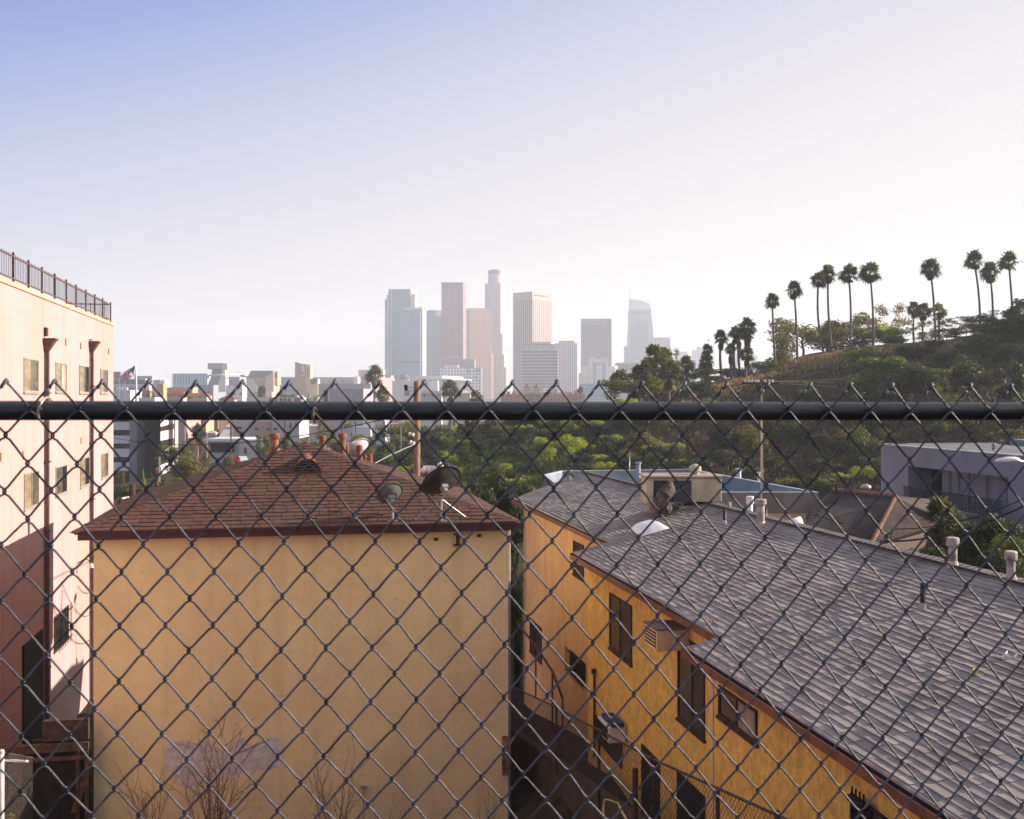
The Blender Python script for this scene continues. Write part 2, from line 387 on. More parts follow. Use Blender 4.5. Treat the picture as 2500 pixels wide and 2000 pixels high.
# ---------------------------------------------------------------- cream house with the brown hip roof
E0u, E1u, E0v, E1v, EZ = -5.72, 6.07, 29.5, 41.7, -3.42
AP = (.19, 35.6, -1.43)
cream = thing('house', 'cream stucco house with brown hipped shingle roof and two dishes on its front slope', 'house', uv(0, 30, -14))
wl = part('wall', MB().ubox(-5.29, 5.77, 30, 41.3, -15, -3.46), M_cream, cream)
rf = part('roof', MB().poly([uv(E0u, E0v, EZ), uv(E1u, E0v, EZ), uv(*AP)]).poly([uv(E1u, E0v, EZ), uv(E1u, E1v, EZ), uv(*AP)]).poly([uv(E1u, E1v, EZ), uv(E0u, E1v, EZ), uv(*AP)])
          .poly([uv(E0u, E1v, EZ), uv(E0u, E0v, EZ), uv(*AP)]).poly([uv(E0u, E0v, EZ - .03), uv(E0u, E1v, EZ - .03), uv(E1u, E1v, EZ - .03), uv(E1u, E0v, EZ - .03)]), M_brown_under, cream)
sh = MB(); planes = []
for (a, b_, seed) in (((E0u, E0v), (E1u, E0v), 1), ((E1u, E0v), (E1u, E1v), 2), ((E1u, E1v), (E0u, E1v), 3), ((E0u, E1v), (E0u, E0v), 4)):
    A, B, T = uv(a[0], a[1], EZ), uv(b_[0], b_[1], EZ), uv(*AP)
    eu = (B - A).normalized(); W = (B - A).length; tt = (T - A).dot(eu); foot = A + eu * tt; es = (T - foot); L = es.length; es = es.normalized(); n = eu.cross(es).normalized()
    if n.z < 0: n = -n
    planes.append((A, eu, es, n, W, tt, L))
    tabs(sh, A, eu, es, n, lambda s, tt=tt, W=W, L=L: (tt * s / L, W - (W - tt) * s / L), L, .245, .44, .020, .020, seed, .45, 0)
part('shingle', sh, M_brown, rf)
hc = MB(); T = uv(*AP)
for k, (a) in enumerate(((E0u, E0v), (E1u, E0v), (E1u, E1v), (E0u, E1v))):
    caps(hc, uv(a[0], a[1], EZ), T, planes[k][3], planes[k - 1][3], seed=k)
part('hip_cap', hc, M_brown, rf)
fs = MB()
for (z0, z1, o) in ((-3.66, -3.50, .10), (-3.50, -3.455, .03)):
    fs.ubox(E0u + o, E1u - o, E0v + o, E0v + o + .04, z0, z1).ubox(E0u + o, E1u - o, E1v - o - .04, E1v - o, z0, z1)
    fs.ubox(E0u + o, E0u + o + .04, E0v + o + .04, E1v - o - .04, z0, z1).ubox(E1u - o - .04, E1u - o, E0v + o + .04, E1v - o - .04, z0, z1)
part('fascia', fs, M_maroon, cream)
part('drip_edge', MB().ubox(E0u - .03, E1u + .03, E0v - .03, E0v + .02, EZ - .035, EZ + .012), M_maroon, cream)
part('soffit', MB().ubox(E0u + .15, E1u - .15, E0v + .15, E1v - .15, -3.60, -3.565), M_maroon, cream)
part('corner_bead', MB().ubox(5.775, 5.80, 29.975, 30.05, -14, -3.7), M_white, cream)
part('downspout', MB().tube([uv(5.86, 30.12, -3.7), uv(5.86, 30.12, -13)], .035), M_conc, cream)
# plaster patch, vents and fittings on the front wall
pt = []
r0 = random.Random(5)
out = [(402, 1868), (398, 1838), (415, 1812), (448, 1806), (478, 1818), (492, 1808), (512, 1812), (538, 1830), (560, 1834), (574, 1812), (592, 1800), (604, 1812), (612, 1826), (630, 1822), (648, 1810), (664, 1798), (682, 1806), (692, 1832), (688, 1868), (664, 1878), (636, 1880), (610, 1886), (585, 1892), (560, 1902), (530, 1906), (505, 1904), (480, 1918), (455, 1924), (430, 1912), (420, 1888)]
for k in range(len(out)):
    (x0, y0), (x1, y1) = out[k], out[(k + 1) % len(out)]
    for q in range(6):
        t_ = q / 6; pt.append((x0 + (x1 - x0) * t_ + r0.uniform(-3, 3), y0 + (y1 - y0) * t_ + r0.uniform(-3, 3)))
pp = [uv(*[on_v(a, b_, 29.996)[0], 29.996, on_v(a, b_, 29.996)[1]]) for a, b_ in pt]
pm = MB(); cen = sum(pp, Vector()) / len(pp)
for k in range(len(pp)): pm.poly([cen, pp[k], pp[(k + 1) % len(pp)]])
part('plaster_patch', pm, mat('bare_plaster', (.74, .62, .54), .95, .14, 5, .5, 30), cream)
for (a, b_) in ((1065, 1317), (1170, 1308)):
    u_, z_ = on_v(a, b_, 29.95); part('wall_vent', MB().ubox(u_ - .055, u_ + .055, 29.95, 29.998, z_ - .04, z_ + .04), M_dwood, cream)
u_, z_ = on_v(1118, 1318, 29.85); vb = MB()
vb.ubox(u_ - .11, u_ + .11, 29.8, 29.998, z_ + .13, z_ + .16).ubox(u_ - .11, u_ + .11, 29.8, 29.998, z_ - .17, z_ - .14).tube([uv(u_, 29.85, z_ - .14), uv(u_, 29.85, z_ + .13)], .055, 10)
part('vent_bracket', vb, M_dwood, cream)
part('service_box', MB().ubox(5.62, 5.80, 29.93, 29.998, -10.6, -9.5), mat('rusty_sheet', (.30, .15, .08), .8, .3, 3), cream)
u_, z_ = on_v(888, 1922, 29.9); part('hose_bib', MB().tube([uv(u_, 29.9, z_), uv(u_, 29.9, -12.5)], .018).ubox(u_ - .08, u_ + .08, 29.84, 29.99, z_ - .03, z_ + .03), M_galv, cream)
# half-round roof vent
def front_roof(px, py):
    a, b_, c = ray(px, py); k = (AP[2] - EZ) / (AP[1] - E0v); t = (EZ - k * E0v) / (c - k * b_); return a * t, b_ * t, c * t
u_, v_, z_ = front_roof(750, 1158); dv = MB(); ncv = 12; rr = .44
arc = [(rr * math.cos(math.pi * k / ncv), rr * 1.05 * math.sin(math.pi * k / ncv)) for k in range(ncv + 1)]
for k in range(ncv):
    (x0, y0), (x1, y1) = arc[k], arc[k + 1]
    dv.poly([uv(u_ + x0, v_, z_ + y0), uv(u_ + x1, v_, z_ + y1), uv(u_ + x1 * .3, v_ + 1.6, z_ + y1 * .3 + .42), uv(u_ + x0 * .3, v_ + 1.6, z_ + y0 * .3 + .42)])
    o_ = .93; dv.poly([uv(u_ + x0, v_ - .03, z_ + y0), uv(u_ + x1, v_ - .03, z_ + y1), uv(u_ + x1 * o_, v_ - .03, z_ + y1 * o_), uv(u_ + x0 * o_, v_ - .03, z_ + y0 * o_)])
    dv.poly([uv(u_ + x0, v_ - .03, z_ + y0), uv(u_ + x0, v_ + .02, z_ + y0), uv(u_ + x1, v_ + .02, z_ + y1), uv(u_ + x1, v_ - .03, z_ + y1)])
dv.ubox(u_ - .5, u_ + .5, v_ - .06, v_, z_ - .03, z_ + .02)
dm = part('roof_vent', dv, M_terra, rf)
part('vent_throat', MB().poly([uv(u_ + x0, v_ + .10, z_ + y0) for x0, y0 in arc]), M_black, dm)
lv = MB()
for k in range(5):
    zz = .05 + k * .085; hw = math.sqrt(max(.01, rr * rr - (zz / 1.05 + .03) ** 2)) * .93
    lv.hexa([uv(u_ - hw, v_ - .02, z_ + zz), uv(u_ + hw, v_ - .02, z_ + zz), uv(u_ + hw, v_ + .06, z_ + zz + .04), uv(u_ - hw, v_ + .06, z_ + zz + .04),
             uv(u_ - hw, v_ - .02, z_ + zz + .012), uv(u_ + hw, v_ - .02, z_ + zz + .012), uv(u_ + hw, v_ + .06, z_ + zz + .052), uv(u_ - hw, v_ + .06, z_ + zz + .052)])
part('louvre', lv, M_rust, dm)
# pipes along the far hip
def on_hip(px):
    for k in range(400):
        t_ = k / 400; u1 = AP[0] + (E1u - AP[0]) * t_; v1 = AP[1] + (E1v - AP[1]) * t_; p = uv(u1, v1, AP[2] + (EZ - AP[2]) * t_)
        if CX + F * p.x / p.y >= px: return p
    return p
def vent_pipe(p, ztop, r, label, collar=1):
    o = thing('vent_pipe', label, 'vent pipe', (p.x, p.y, p.z - .4), 'terracotta vent pipes on the brown roof')
    part('pipe', MB().lathe([(r * .95, -.5), (r, 0), (r, ztop - p.z - .03)], (p.x, p.y, p.z), 14), M_terra, o, True)
    part('pipe_cap', MB().lathe([(r * 1.2, 0), (r * 1.28, .03), (r * 1.28, .15), (r * 1.1, .19)], (p.x, p.y, ztop - .16), 14), M_terra, o)
    if collar: part('flashing', MB().lathe([(r * 1.7, -.3), (r * 1.35, .06), (r * 1.05, .2)], (p.x, p.y, p.z), 14), M_terra, o)
    return o
pl = P(671, 1108, 37.2); vent_pipe(pl, P(671, 1060, 37.2).z, .145, 'thick terracotta flue pipe standing alone beside the brown roof peak')
for (px, yt, r_, lb) in ((787, 1066, .09, 'short flared terracotta vent pipe closest to the brown roof peak'), (836, 1060, .115, 'tallest terracotta pipe with a collar along the far hip'), (847, 1090, .05, 'thin terracotta stub touching the tallest hip pipe'),
                         (877, 1089, .085, 'square-headed terracotta pipe in front of the white dish'), (890, 1112, .04, 'thinnest terracotta stub beside the white dish'), (903, 1111, .075, 'low flared terracotta pipe furthest down the far hip')):
    p = on_hip(px); p.z -= .05; vent_pipe(p, P(px, yt, p.y).z, r_, lb, r_ > .06)
# satellite dishes
def dish(name, label, c, W, Hh, n, m, base, braces=(), lnb=True, mast_m=None):
    n = Vector(n).normalized(); o = thing(name, label, 'satellite dish', base); X = Vector((0, 0, 1)).cross(n).normalized(); Y = n.cross(X)
    M = Matrix((X, Y, n)).transposed(); prof = []; d = MB(); nn = 28; rings = 6; thk = .02
    for side in (0, 1):
        i0 = len(d.v)
        for k in range(rings + 1):
            q = k / rings
            for a in range(nn):
                t_ = 2 * math.pi * a / nn; p = Vector((W / 2 * q * math.cos(t_), Hh / 2 * q * math.sin(t_), .16 * W * (q * q - 1) - side * thk)); d.v.append(tuple(c + M @ p))
        for k in range(rings):
            for a in range(nn):
                b2 = (a + 1) % nn; f_ = (i0 + k * nn + a, i0 + k * nn + b2, i0 + (k + 1) * nn + b2, i0 + (k + 1) * nn + a); d.f.append(f_ if side == 0 else f_[::-1]); d.uv.append(None)
    i0 = rings * nn; i1 = (rings + 1) * nn + rings * nn
    for a in range(nn): b2 = (a + 1) % nn; d.f.append((i0 + a, i1 + a, i1 + b2, i0 + b2)); d.uv.append(None)
    part('reflector', d, m, o, True)
    mm = mast_m or M_galv; back = c - n * (.16 * W + .03)
    part('mount', MB().box((-.09, -.13, -.1), (.09, .05, .02), Matrix.Translation(back) @ M.to_4x4()).box((-.05, -.16, -.2), (.05, 0, -.1), Matrix.Translation(back) @ M.to_4x4()), mm, o)
    part('mast', MB().tube([base, Vector((base.x, base.y, base.z + (back.z - base.z) * .6)), back - n * .12 + Vector((0, 0, -.1)), back - n * .05], .028), mm, o)
    part('foot_plate', MB().box((base.x - .14, base.y - .1, base.z - .03), (base.x + .14, base.y + .12, base.z + .025)), mm, o)
    for b3 in braces: part('brace', MB().tube([Vector((base.x, base.y, base.z + (back.z - base.z) * .62)), Vector(b3)], .012, 6).box((b3[0] - .04, b3[1] - .05, b3[2] - .01), (b3[0] + .04, b3[1] + .05, b3[2] + .02)), mm, o)
    if lnb:
        tip = c + n * .42 * W - Y * Hh * .34; part('feed_arm', MB().tube([c - n * .1 - Y * Hh * .46, tip], .015, 6), mm, o)
        part('feed_horn', MB().box((-.04, -.04, -.07), (.04, .04, .05), Matrix.Translation(tip) @ M.to_4x4()), M_white, o)
    return o
def fr(px, py): return uv(*front_roof(px, py))
bA = fr(959, 1272); dish('satellite_dish', 'small grey-green satellite dish on a short mast near the brown eave', P(951, 1203, bA.y + .05), .74, .76, (-.40, .72, .62), M_dishg, bA)
bB = fr(1078, 1272); dish('satellite_dish', 'large dark satellite dish with two mast braces on the brown roof', P(1077, 1172, bB.y + .1), 1.16, 1.12, (-.42, .62, .66), M_dishb, bB, [fr(1014, 1268), fr(1138, 1263)])
p = on_hip(880); dish('satellite_dish', 'white satellite dish rising behind the far hip of the brown roof', P(874, 1090, p.y + 1.2), .86, .80, (-.50, .55, .66), M_white, Vector((p.x + .2, p.y + 1.2, p.z - .5)), lnb=False)

# ---------------------------------------------------------------- pink apartment block
PU = -8.74
pink = thing('apartment_block', 'pale pink stucco apartment block with a rooftop railing and brown rainwater pipes', 'building', uv(PU, 45, -20))
part('wall', MB().ubox(-30, PU, 14, 54.6, -22, 3.50), M_pink, pink)  # near end is out of view, extended to bounce sunlight onto the cream front
part('parapet_cap', MB().ubox(-30.06, PU + .05, 13.95, 54.66, 3.503, 3.64), mat('pink_coping', (.70, .40, .27), .85, .12, 2, .4, 30), pink)
part('roof', MB().ubox(-29.9, PU - .25, 14.2, 54.4, 3.642, 3.66), M_conc, pink)
def pw(x0, x1, yt0, yb0, yt1=None):
    (va, za) = on_u(x0, yt0, PU); (vb_, _) = on_u(x1, yt0, PU); zb = on_u(x0, yb0, PU)[1]
    return va, vb_, zb, za
for (x0, x1, yt, yb, mm) in ((57, 92, 873, 957, 0), (135, 161, 884, 957, 1), (193, 216, 891, 959, 2), (244, 262, 900, 959, 0),
                             (58, 93, 1157, 1246, 0), (135, 162, 1141, 1212, 3), (195, 217, 1120, 1191, 2), (247, 263, 1108, 1169, 0)):
    v0, v1, z0, z1 = pw(x0, x1, yt, yb)
    window(pink, PU, 1, v0, v1, z0, z1, {0: (M_blind, M_blind2), 1: (M_blind, mat('bright_blind', (.42, .36, .27), .2, .25, 1)), 2: (M_blind, M_darkglass), 3: (M_blind2, M_darkglass)}[mm])
for (x0, x1, yt, yb) in ((-60, -12, 862, 958), (-60, -14, 1190, 1285)):
    v0, v1, z0, z1 = pw(x0, x1, yt, yb); window(pink, PU, 1, v0, v1, z0, z1)
for (x, y_) in ((161, 835), (197, 844), (265, 858), (57, 1110), (198, 1076), (3, 1115)):
    v_, z_ = on_u(x, y_, PU); part('wall_vent', MB().ubox(PU + .002, PU + .04, v_ - .14, v_ + .14, z_ - .13, z_ + .13), mat('vent_cover', (.5, .32, .2), .7, .2, 9), pink)
for (x, yt, yh, yb) in ((116, 800, 850, 1764), (225, 831, 853, 1752)):
    v_, zt = on_u(x, yt, PU + .1); zh = on_u(x, yh, PU + .1)[1]; zb = on_u(x, yb, PU + .1)[1]
    d = part('downpipe', MB().ubox(PU + .03, PU + .16, v_ - .07, v_ + .07, zb, zh - .1), M_rust, pink, bevel=.01)
    hd = MB(); q = lambda h, z: [uv(PU + .01, v_ - h, z), uv(PU + .01 + h * 1.4, v_ - h, z), uv(PU + .01 + h * 1.4, v_ + h, z), uv(PU + .01, v_ + h, z)]
    a_, b_ = q(.11, zh - .1), q(.26, zh + .28); hd.hexa(a_ + b_).ubox(PU + .01, PU + .42, v_ - .29, v_ + .29, zh + .282, zh + .34)
    part('collector_box', hd, M_rust, d)
    part('scupper', MB().ubox(PU + .005, PU + .10, v_ - .14, v_ + .14, zh + .42, zt), M_dwood, d)
    for k in range(5): zz = zh - 1.6 - k * 2.4; part('pipe_strap', MB().ubox(PU + .002, PU + .21, v_ - .12, v_ + .12, zz, zz + .05), M_rust, d)
# barred window and door low on the wall
v0, v1, z0, z1 = pw(131, 166, 1508, 1592); wb = window(pink, PU, 1, v0, v1, z0, z1, (M_darkglass, M_darkglass), M_dwood)
br = MB()
for k in range(9): vv = v0 + (v1 - v0) * (k + .5) / 9; br.tube([uv(PU + .16, vv, z0 - .08), uv(PU + .16, vv, z1 + .12)], .012, 6)
for zz in (z0 + .08, z1 - .1): br.ubox(PU + .14, PU + .17, v0 - .05, v1 + .05, zz, zz + .03)
part('window_bar', br, M_black, wb)
v0, v1, z0, z1 = pw(54, 101, 1578, 1800); part('doorway', MB().ubox(PU + .004, PU + .06, v0, v1, -14, z1), M_black, pink)
v_, z_ = on_u(188, 1376, PU); lm = part('wall_lamp', MB().tube([uv(PU, v_, z_), uv(PU + .3, v_, z_ + .18), uv(PU + .5, v_, z_ + .1), uv(PU + .55, v_, z_ - .08)], .02, 6), M_black, pink)
part('lamp_shade', MB().lathe([(.03, .1), (.10, 0), (.11, -.08)], tuple(uv(PU + .55, v_, z_ - .1)), 10), M_white, lm)
# loose cables sagging down the pink wall
for k, (a, b_, sg) in enumerate((((150, 1420), (222, 1500), .5), ((125, 1470), (222, 1560), .7), ((152, 1440), (150, 1500), .02), ((190, 1430), (222, 1445), .15))):
    va, za = on_u(*a, PU + .05); vb_, zb = on_u(*b_, PU + .05)
    part('cable', MB().tube([uv(PU + .05, va + (vb_ - va) * q / 10, za + (zb - za) * q / 10 - sg * 4 * (q / 10) * (1 - q / 10)) for q in range(11)], .012, 5), M_rust, pink)
rl = part('railing', MB().ubox(PU - .17, PU - .12, 14, 54.3, 4.50, 4.545).ubox(PU - .17, PU - .12, 14, 54.3, 3.80, 3.84)
          .ubox(-20, PU - .12, 54.25, 54.3, 4.50, 4.545).ubox(-20, PU - .12, 54.25, 54.3, 3.80, 3.84), M_rust, pink)
for x in (-40, -4, 33, 70, 103, 134, 162, 186, 210, 232, 251, 270):
    v_ = on_u(x, 700, PU - .14)[0]; part('rail_post', MB().ubox(PU - .175, PU - .115, v_ - .03, v_ + .03, 3.66, 4.66), M_rust, rl)
pk = MB(); v_ = 30.0
while v_ < 54.2: pk.ubox(PU - .152, PU - .138, v_ - .007, v_ + .007, 3.842, 4.60); v_ += .21
u_ = -19.8
while u_ < PU - .3: pk.ubox(u_ - .01, u_ + .01, 54.265, 54.285, 3.842, 4.60); u_ += .21
part('picket', pk, M_rust, rl)
# far side railing seen through the near one
part('far_rail', MB().ubox(-20, -19.95, 30, 54, 4.45, 4.5), M_rust, rl)

# ---------------------------------------------------------------- ochre building with the grey stepped roof
RK, RA = .25, -6.4575
def rz_(u): return RA + RK * u
U1, U2, U3, UR, URR = 9.0, 7.92, 7.20, 12.67, 20.5
VS1, VS2, VN = 30.7, 19.3, 2.5
och = thing('apartment_house', 'ochre stucco house whose long grey shingle roof steps out towards the fence', 'building', uv(9, 25, -16))
part('wall', MB().ubox(U1 + .32, 13.6, VS1 - .3, 44.5, -17, rz_(U1 + .32) - .16), M_yellow2, och, label='paler peach-toned far section of wall')
part('wall', MB().ubox(U2 + .32, 16.8, VS2 - .3, VS1 - .31, -15, rz_(U2 + .32) - .16), M_yellow, och)
part('wall', MB().ubox(U3 + .32, 16.5, VN, VS2 - .31, -13, rz_(U3 + .32) - .16), M_yellow, och)
rb = MB()
def slab(u0, v0, u1, v1, v1b=None, th=.14):
    v1b = v1b or v1
    lo = [uv(u0, v0, rz_(u0) - th), uv(u1, v0, rz_(u1) - th), uv(u1, v1b, rz_(u1) - th), uv(u0, v1, rz_(u0) - th)]
    hi = [uv(u0, v0, rz_(u0)), uv(u1, v0, rz_(u1)), uv(u1, v1b, rz_(u1)), uv(u0, v1, rz_(u0))]
    rb.hexa(lo + hi)
slab(U1, VN, UR, 45, 47.4); slab(U2, VN, U1, VS1); slab(U3, VN, U2, VS2)
zr = rz_(UR); rb.hexa([uv(UR, VN, zr - .14), uv(URR, VN, zr - 2.1), uv(URR, 45, zr - 2.1), uv(UR, 47.4, zr - .14), uv(UR, VN, zr), uv(URR, VN, zr - 1.96), uv(URR, 45, zr - 1.96), uv(UR, 47.4, zr)])
rg = part('roof', rb, M_grey_under, och)
es = Vector((CP, SP, RK)).normalized(); ev = Vector((-SP, CP, 0)); n = es.cross(ev).normalized()
L = (UR - U3) * math.sqrt(1 + RK * RK); kx = 1 / math.sqrt(1 + RK * RK)
def gr(s):
    u = U3 + s * kx + 1e-4
    end = VS2 if u < U2 else (VS1 if u < U1 else 45 + (u - U1) / (UR - U1) * 2.4)
    return (0, end - VN)
gs = MB(); tabs(gs, uv(U3, VN, rz_(U3)), ev, es, n, gr, L, .150, .36, .0195, .007, 11, .35)
# rows that straddle a step: clip by building each section from its own eave instead
part('shingle', gs, M_grey, rg)
rc = MB(); n2 = Vector((SP * 0 + CP * .25, SP * .25, 1)).normalized(); caps(rc, uv(UR, VN, zr), uv(UR, 47.4, zr), n, n2, .2, .17, .022, 5)
part('ridge_cap', rc, M_grey, rg)
gut = MB(); dr = MB(); fc = MB()
for (u0, v0, v1) in ((U3, VN, VS2), (U2, VS2, VS1), (U1, VS1, 45)):
    z = rz_(u0)
    gut.ubox(u0 - .13, u0 - .10, v0, v1 + .05, z - .17, z - .06).ubox(u0 - .13, u0 - .02, v0, v1 + .05, z - .20, z - .17)
    dr.ubox(u0 - .045, u0 + .06, v0, v1 + .02, z - .035, z + .006)
    fc.ubox(u0 + .02, u0 + .06, v0, v1, z - .22, z - .142)
    gut.ubox(u0 - .13, u0 + .35, v1 + .02, v1 + .06, z - .22, z - .02)
M_gut = mat('brown_gutter_paint', (.20, .075, .035), .5, .2, 3, spec=.4)
part('gutter', gut, M_gut, och); part('drip_edge', dr, mat('pale_drip_metal', (.42, .36, .33), .5, .2, 3), och); part('fascia', fc, M_dwood, och)
part('eave_bracket', MB().ubox(U1 + .03, U1 + .3, 44.9, 44.96, -4.5, -4.3).ubox(U2 + .03, U2 + .28, 30.3, 30.4, -4.8, -4.62), M_yellow2, och)
part('corner_post', MB().ubox(U3 + .30, U3 + .42, VS2 - .43, VS2 - .29, -12, -4.9), mat('pale_trim', (.72, .50, .25), .8, .1, 2), och)
part('corner_post', MB().ubox(U1 + .28, U1 + .34, 44.42, 44.52, -13, -4.42), MATS['pale_trim'], och)
def roof_hit(px, py): a, b_, c = ray(px, py); t = RA / (c - RK * a); return uv(a * t, b_ * t, c * t)
DG = (M_screen, M_darkglass)
def yw(px0, pyt, px1, pyb, U, **k):
    v1, z1 = on_u(px0, pyt, U); v0 = on_u(px1, pyt, U)[0]; z0 = on_u(px0, pyb, U)[1]
    return window(och, U, -1, min(v0, v1), max(v0, v1), z0, z1, DG, M_dwood, **k)
W1, W2, W3 = U1 + .32, U2 + .32, U3 + .32
yw(1401, 1319, 1426, 1400, W1); yw(1490, 1446, 1544, 1580, W2); yw(1657, 1545, 1722, 1752, W2, split=.45); o4 = yw(1757, 1672, 1850, 1746, W3); [c for c in bpy.data.objects if c.parent == o4 and c.name.startswith('pane')][0].data.materials[0] = mat('taped_plastic_pane', (.30, .27, .20), .35, .2, 3)
yw(1295, 1508, 1323, 1588, W1); yw(1452, 1742, 1520, 1800, W2, sill=False)
o = yw(1393, 1587, 1430, 1632, W1, sill=False); v1, z1 = on_u(1391, 1583, W1); v0 = on_u(1434, 1583, W1)[0]; z0 = on_u(1391, 1632, W1)[1]; br = MB()
for k in range(11): vv = v0 + (v1 - v0) * k / 10; br.tube([uv(W1 - .15, vv, z0 - .1), uv(W1 - .15, vv, z1 + .1)], .014, 6)
for zz in (z0, z1 - .03): br.ubox(W1 - .17, W1 - .13, v0, v1, zz, zz + .035)
part('window_bar', br, M_black, o)
o = yw(2080, 1935, 2185, 2060, W3); v1, z1 = on_u(2072, 1935, W3 - .2); v0 = on_u(2100, 1935, W3 - .2)[0]; br = MB()
for k in range(4): vv = v0 + (v1 - v0) * k / 3; br.tube([uv(W3 - .15, vv, z1 - 1.2), uv(W3 - .15, vv, z1 + .08)], .014, 6)
br.ubox(W3 - .2, W3 - .1, v0 - .05, v1 + .05, z1 - .12, z1 - .04); part('window_bar', br, M_black, o)
for (a, b_, c_, d_) in ((1568, 1815, 1612, 1960), (1655, 1880, 1722, 2080)):
    v1, z1 = on_u(a, b_, W2); v0 = on_u(c_, b_, W2)[0]; part('doorway', MB().ubox(W2 - .03, W2 - .004, v0, v1, -13, z1), M_black, och)
# boxed cooler hanging on the wall
v1, zt = on_u(1572, 1520, W2 - .75); v0 = on_u(1603, 1540, W2 - .75)[0]; zb = on_u(1572, 1570, W2 - .75)[1]
ac = part('cooler_housing', MB().ubox(W2 - .75, W2 - .004, v0, v1, zb, zt), M_yellow2, och, bevel=.01)
lv = MB()
for k in range(6): zz = zb + (zt - zb) * (k + .5) / 6.3 + .02; lv.ubox(W2 - .775, W2 - .752, v0 + .06, v1 - .06, zz, zz + .02)
part('louvre', lv, M_yellow2, ac); part('grille_back', MB().ubox(W2 - .756, W2 - .752, v0 + .05, v1 - .05, zb + .06, zt - .05), M_black, ac)
part('housing_top', MB().ubox(W2 - .77, W2 - .004, v0 - .02, v1 + .02, zt + .002, zt + .03), mat('weathered_lid', (.20, .15, .11), .8, .2, 4), ac)
v1, zt = on_u(1463, 1748, W2 - .45); v0 = on_u(1490, 1755, W2 - .45)[0]; zb = on_u(1463, 1780, W2 - .45)[1]
ac = part('air_conditioner', MB().ubox(W2 - .5, W2 - .04, v0, v1, zb - .06, zt), M_white, och, bevel=.015); part('grille', MB().ubox(W2 - .515, W2 - .503, v0 + .05, v1 - .05, zb, zt - .05), M_black, ac)
part('blue_rag', MB().ubox(W2 - .42, W2 - .1, v0 - .05, v1 - .1, zt + .003, zt + .10), mat('blue_cloth', (.04, .07, .16), .8), ac)
# drain pipes and conduit on the far section
v_, z_ = on_u(1273, 1600, W1); part('conduit', MB().tube([uv(W1 - .06, 44.3, -4.8), uv(W1 - .06, 44.3, -12)], .03), MATS['pale_trim'], och)
v_, z_ = on_u(1456, 1640, W2); part('conduit', MB().tube([uv(W2 - .06, v_, z_), uv(W2 - .06, v_, z_ - 2.4)], .035).box((-.06, -.06, -.05), (.06, .06, .08), Matrix.Translation(uv(W2 - .08, v_, z_))), M_dwood, och)
v_, z_ = on_u(1272, 1424, W1); part('stub_pipe', MB().tube([uv(W1, v_, z_), uv(W1 - .5, v_ - .2, z_)], .03, 6), M_dwood, och)
# roof fittings
def rpipe(px, yt, yb, r, m, label, cat='vent pipe', cap=0, Y=None, base=None):
    p = base or (roof_hit(px, yb) if Y is None else P(px, yb, Y)); zt = P(px, yt, p.y).z
    o = thing('roof_vent_pipe', label, cat, p, 'pipes rising from the grey roof'); part('pipe', MB().lathe([(r, -.3), (r, zt - p.z)], tuple(p), 12), m, o, True)
    part('flashing', MB().lathe([(r * 1.7, -.12), (r * 1.35, .03), (r * 1.05, .12)], tuple(p), 12), MATS['pale_drip_metal'], o)
    if cap: part('pipe_cap', MB().lathe([(r * 1.35, 0), (r * 1.45, .02), (r * 1.45, cap), (r * 1.2, cap + .02)], (p.x, p.y, zt - cap * .6), 14), m, o)
    return o
M_pvent = mat('chalky_vent_paint', (.42, .36, .33), .8, .3, 3, .4, 30)
rpipe(2253, 1424, 1488, .045, M_black, 'black vent pipe standing alone midway down the grey roof'); rpipe(1769, 1243, 1280, .045, M_black, 'black vent pipe near the skylight just below the grey ridge')
rpipe(2326, 1322, 1384, .085, M_pvent, 'chalky capped vent pipe behind the grey ridge beside dark trees', cap=.15); rpipe(2468, 1356, 1418, .075, M_pvent, 'chalky capped vent pipe behind the grey ridge nearest the picture edge', cap=.15)
rpipe(1857, 1225, 1284, .11, M_pvent, 'stout pinkish chimney pipe at the foot of the thin mast', 'chimney', cap=.12); rpipe(1831, 1220, 1270, .08, M_white, 'white capped vent beside the stout pinkish chimney pipe', cap=.2, Y=31.5)
rpipe(1781, 1226, 1258, .05, M_pvent, 'thin pale pipe between the rooftop cooler and the white vent', Y=32.6); rpipe(1869, 1237, 1264, .045, M_black, 'short dark pipe just beside the mast foot', Y=31.5)
p = P(1945, 1276, 28.4); t_ = thing('turbine_vent', 'white drum-shaped roof vent with a dark mouth behind the grey ridge', 'vent', p)
Mx = Matrix.Rotation(R(72), 3, 'Y'); part('drum', MB().lathe([(.12, -.17), (.13, -.14), (.13, .14)], tuple(p), 16, Mx), M_white, t_, True); part('drum_mouth', MB().lathe([(.10, .141), (.08, .15)], tuple(p), 16, Mx), M_black, t_)
# skylight bubble
c = roof_hit(1585, 1297); sk = thing('skylight', 'white bubble skylight low on the grey roof', 'skylight', c)
dm = MB(); Rm = Matrix((ev, -es, n)).transposed(); nn = 14; i0 = 0
for a in range(nn + 1):
    for b_ in range(nn + 1):
        x, y = a / nn * 2 - 1, b_ / nn * 2 - 1; hgt = .22 * (1 - x ** 4) * (1 - y ** 4); dm.v.append(tuple(c + Rm @ Vector((x * .68, y * .42, hgt + .06))))
for a in range(nn):
    for b_ in range(nn): i = a * (nn + 1) + b_; dm.f.append((i, i + 1, i + nn + 2, i + nn + 1)); dm.uv.append(None)
part('dome', dm, mat('milky_acrylic', (.78, .78, .80), .25, .03, 2, spec=.6), sk, True)
part('curb', MB().box((-.72, -.46, -.02), (.72, .46, .055), Matrix.Translation(c) @ Rm.to_4x4()), MATS['pale_drip_metal'], sk)
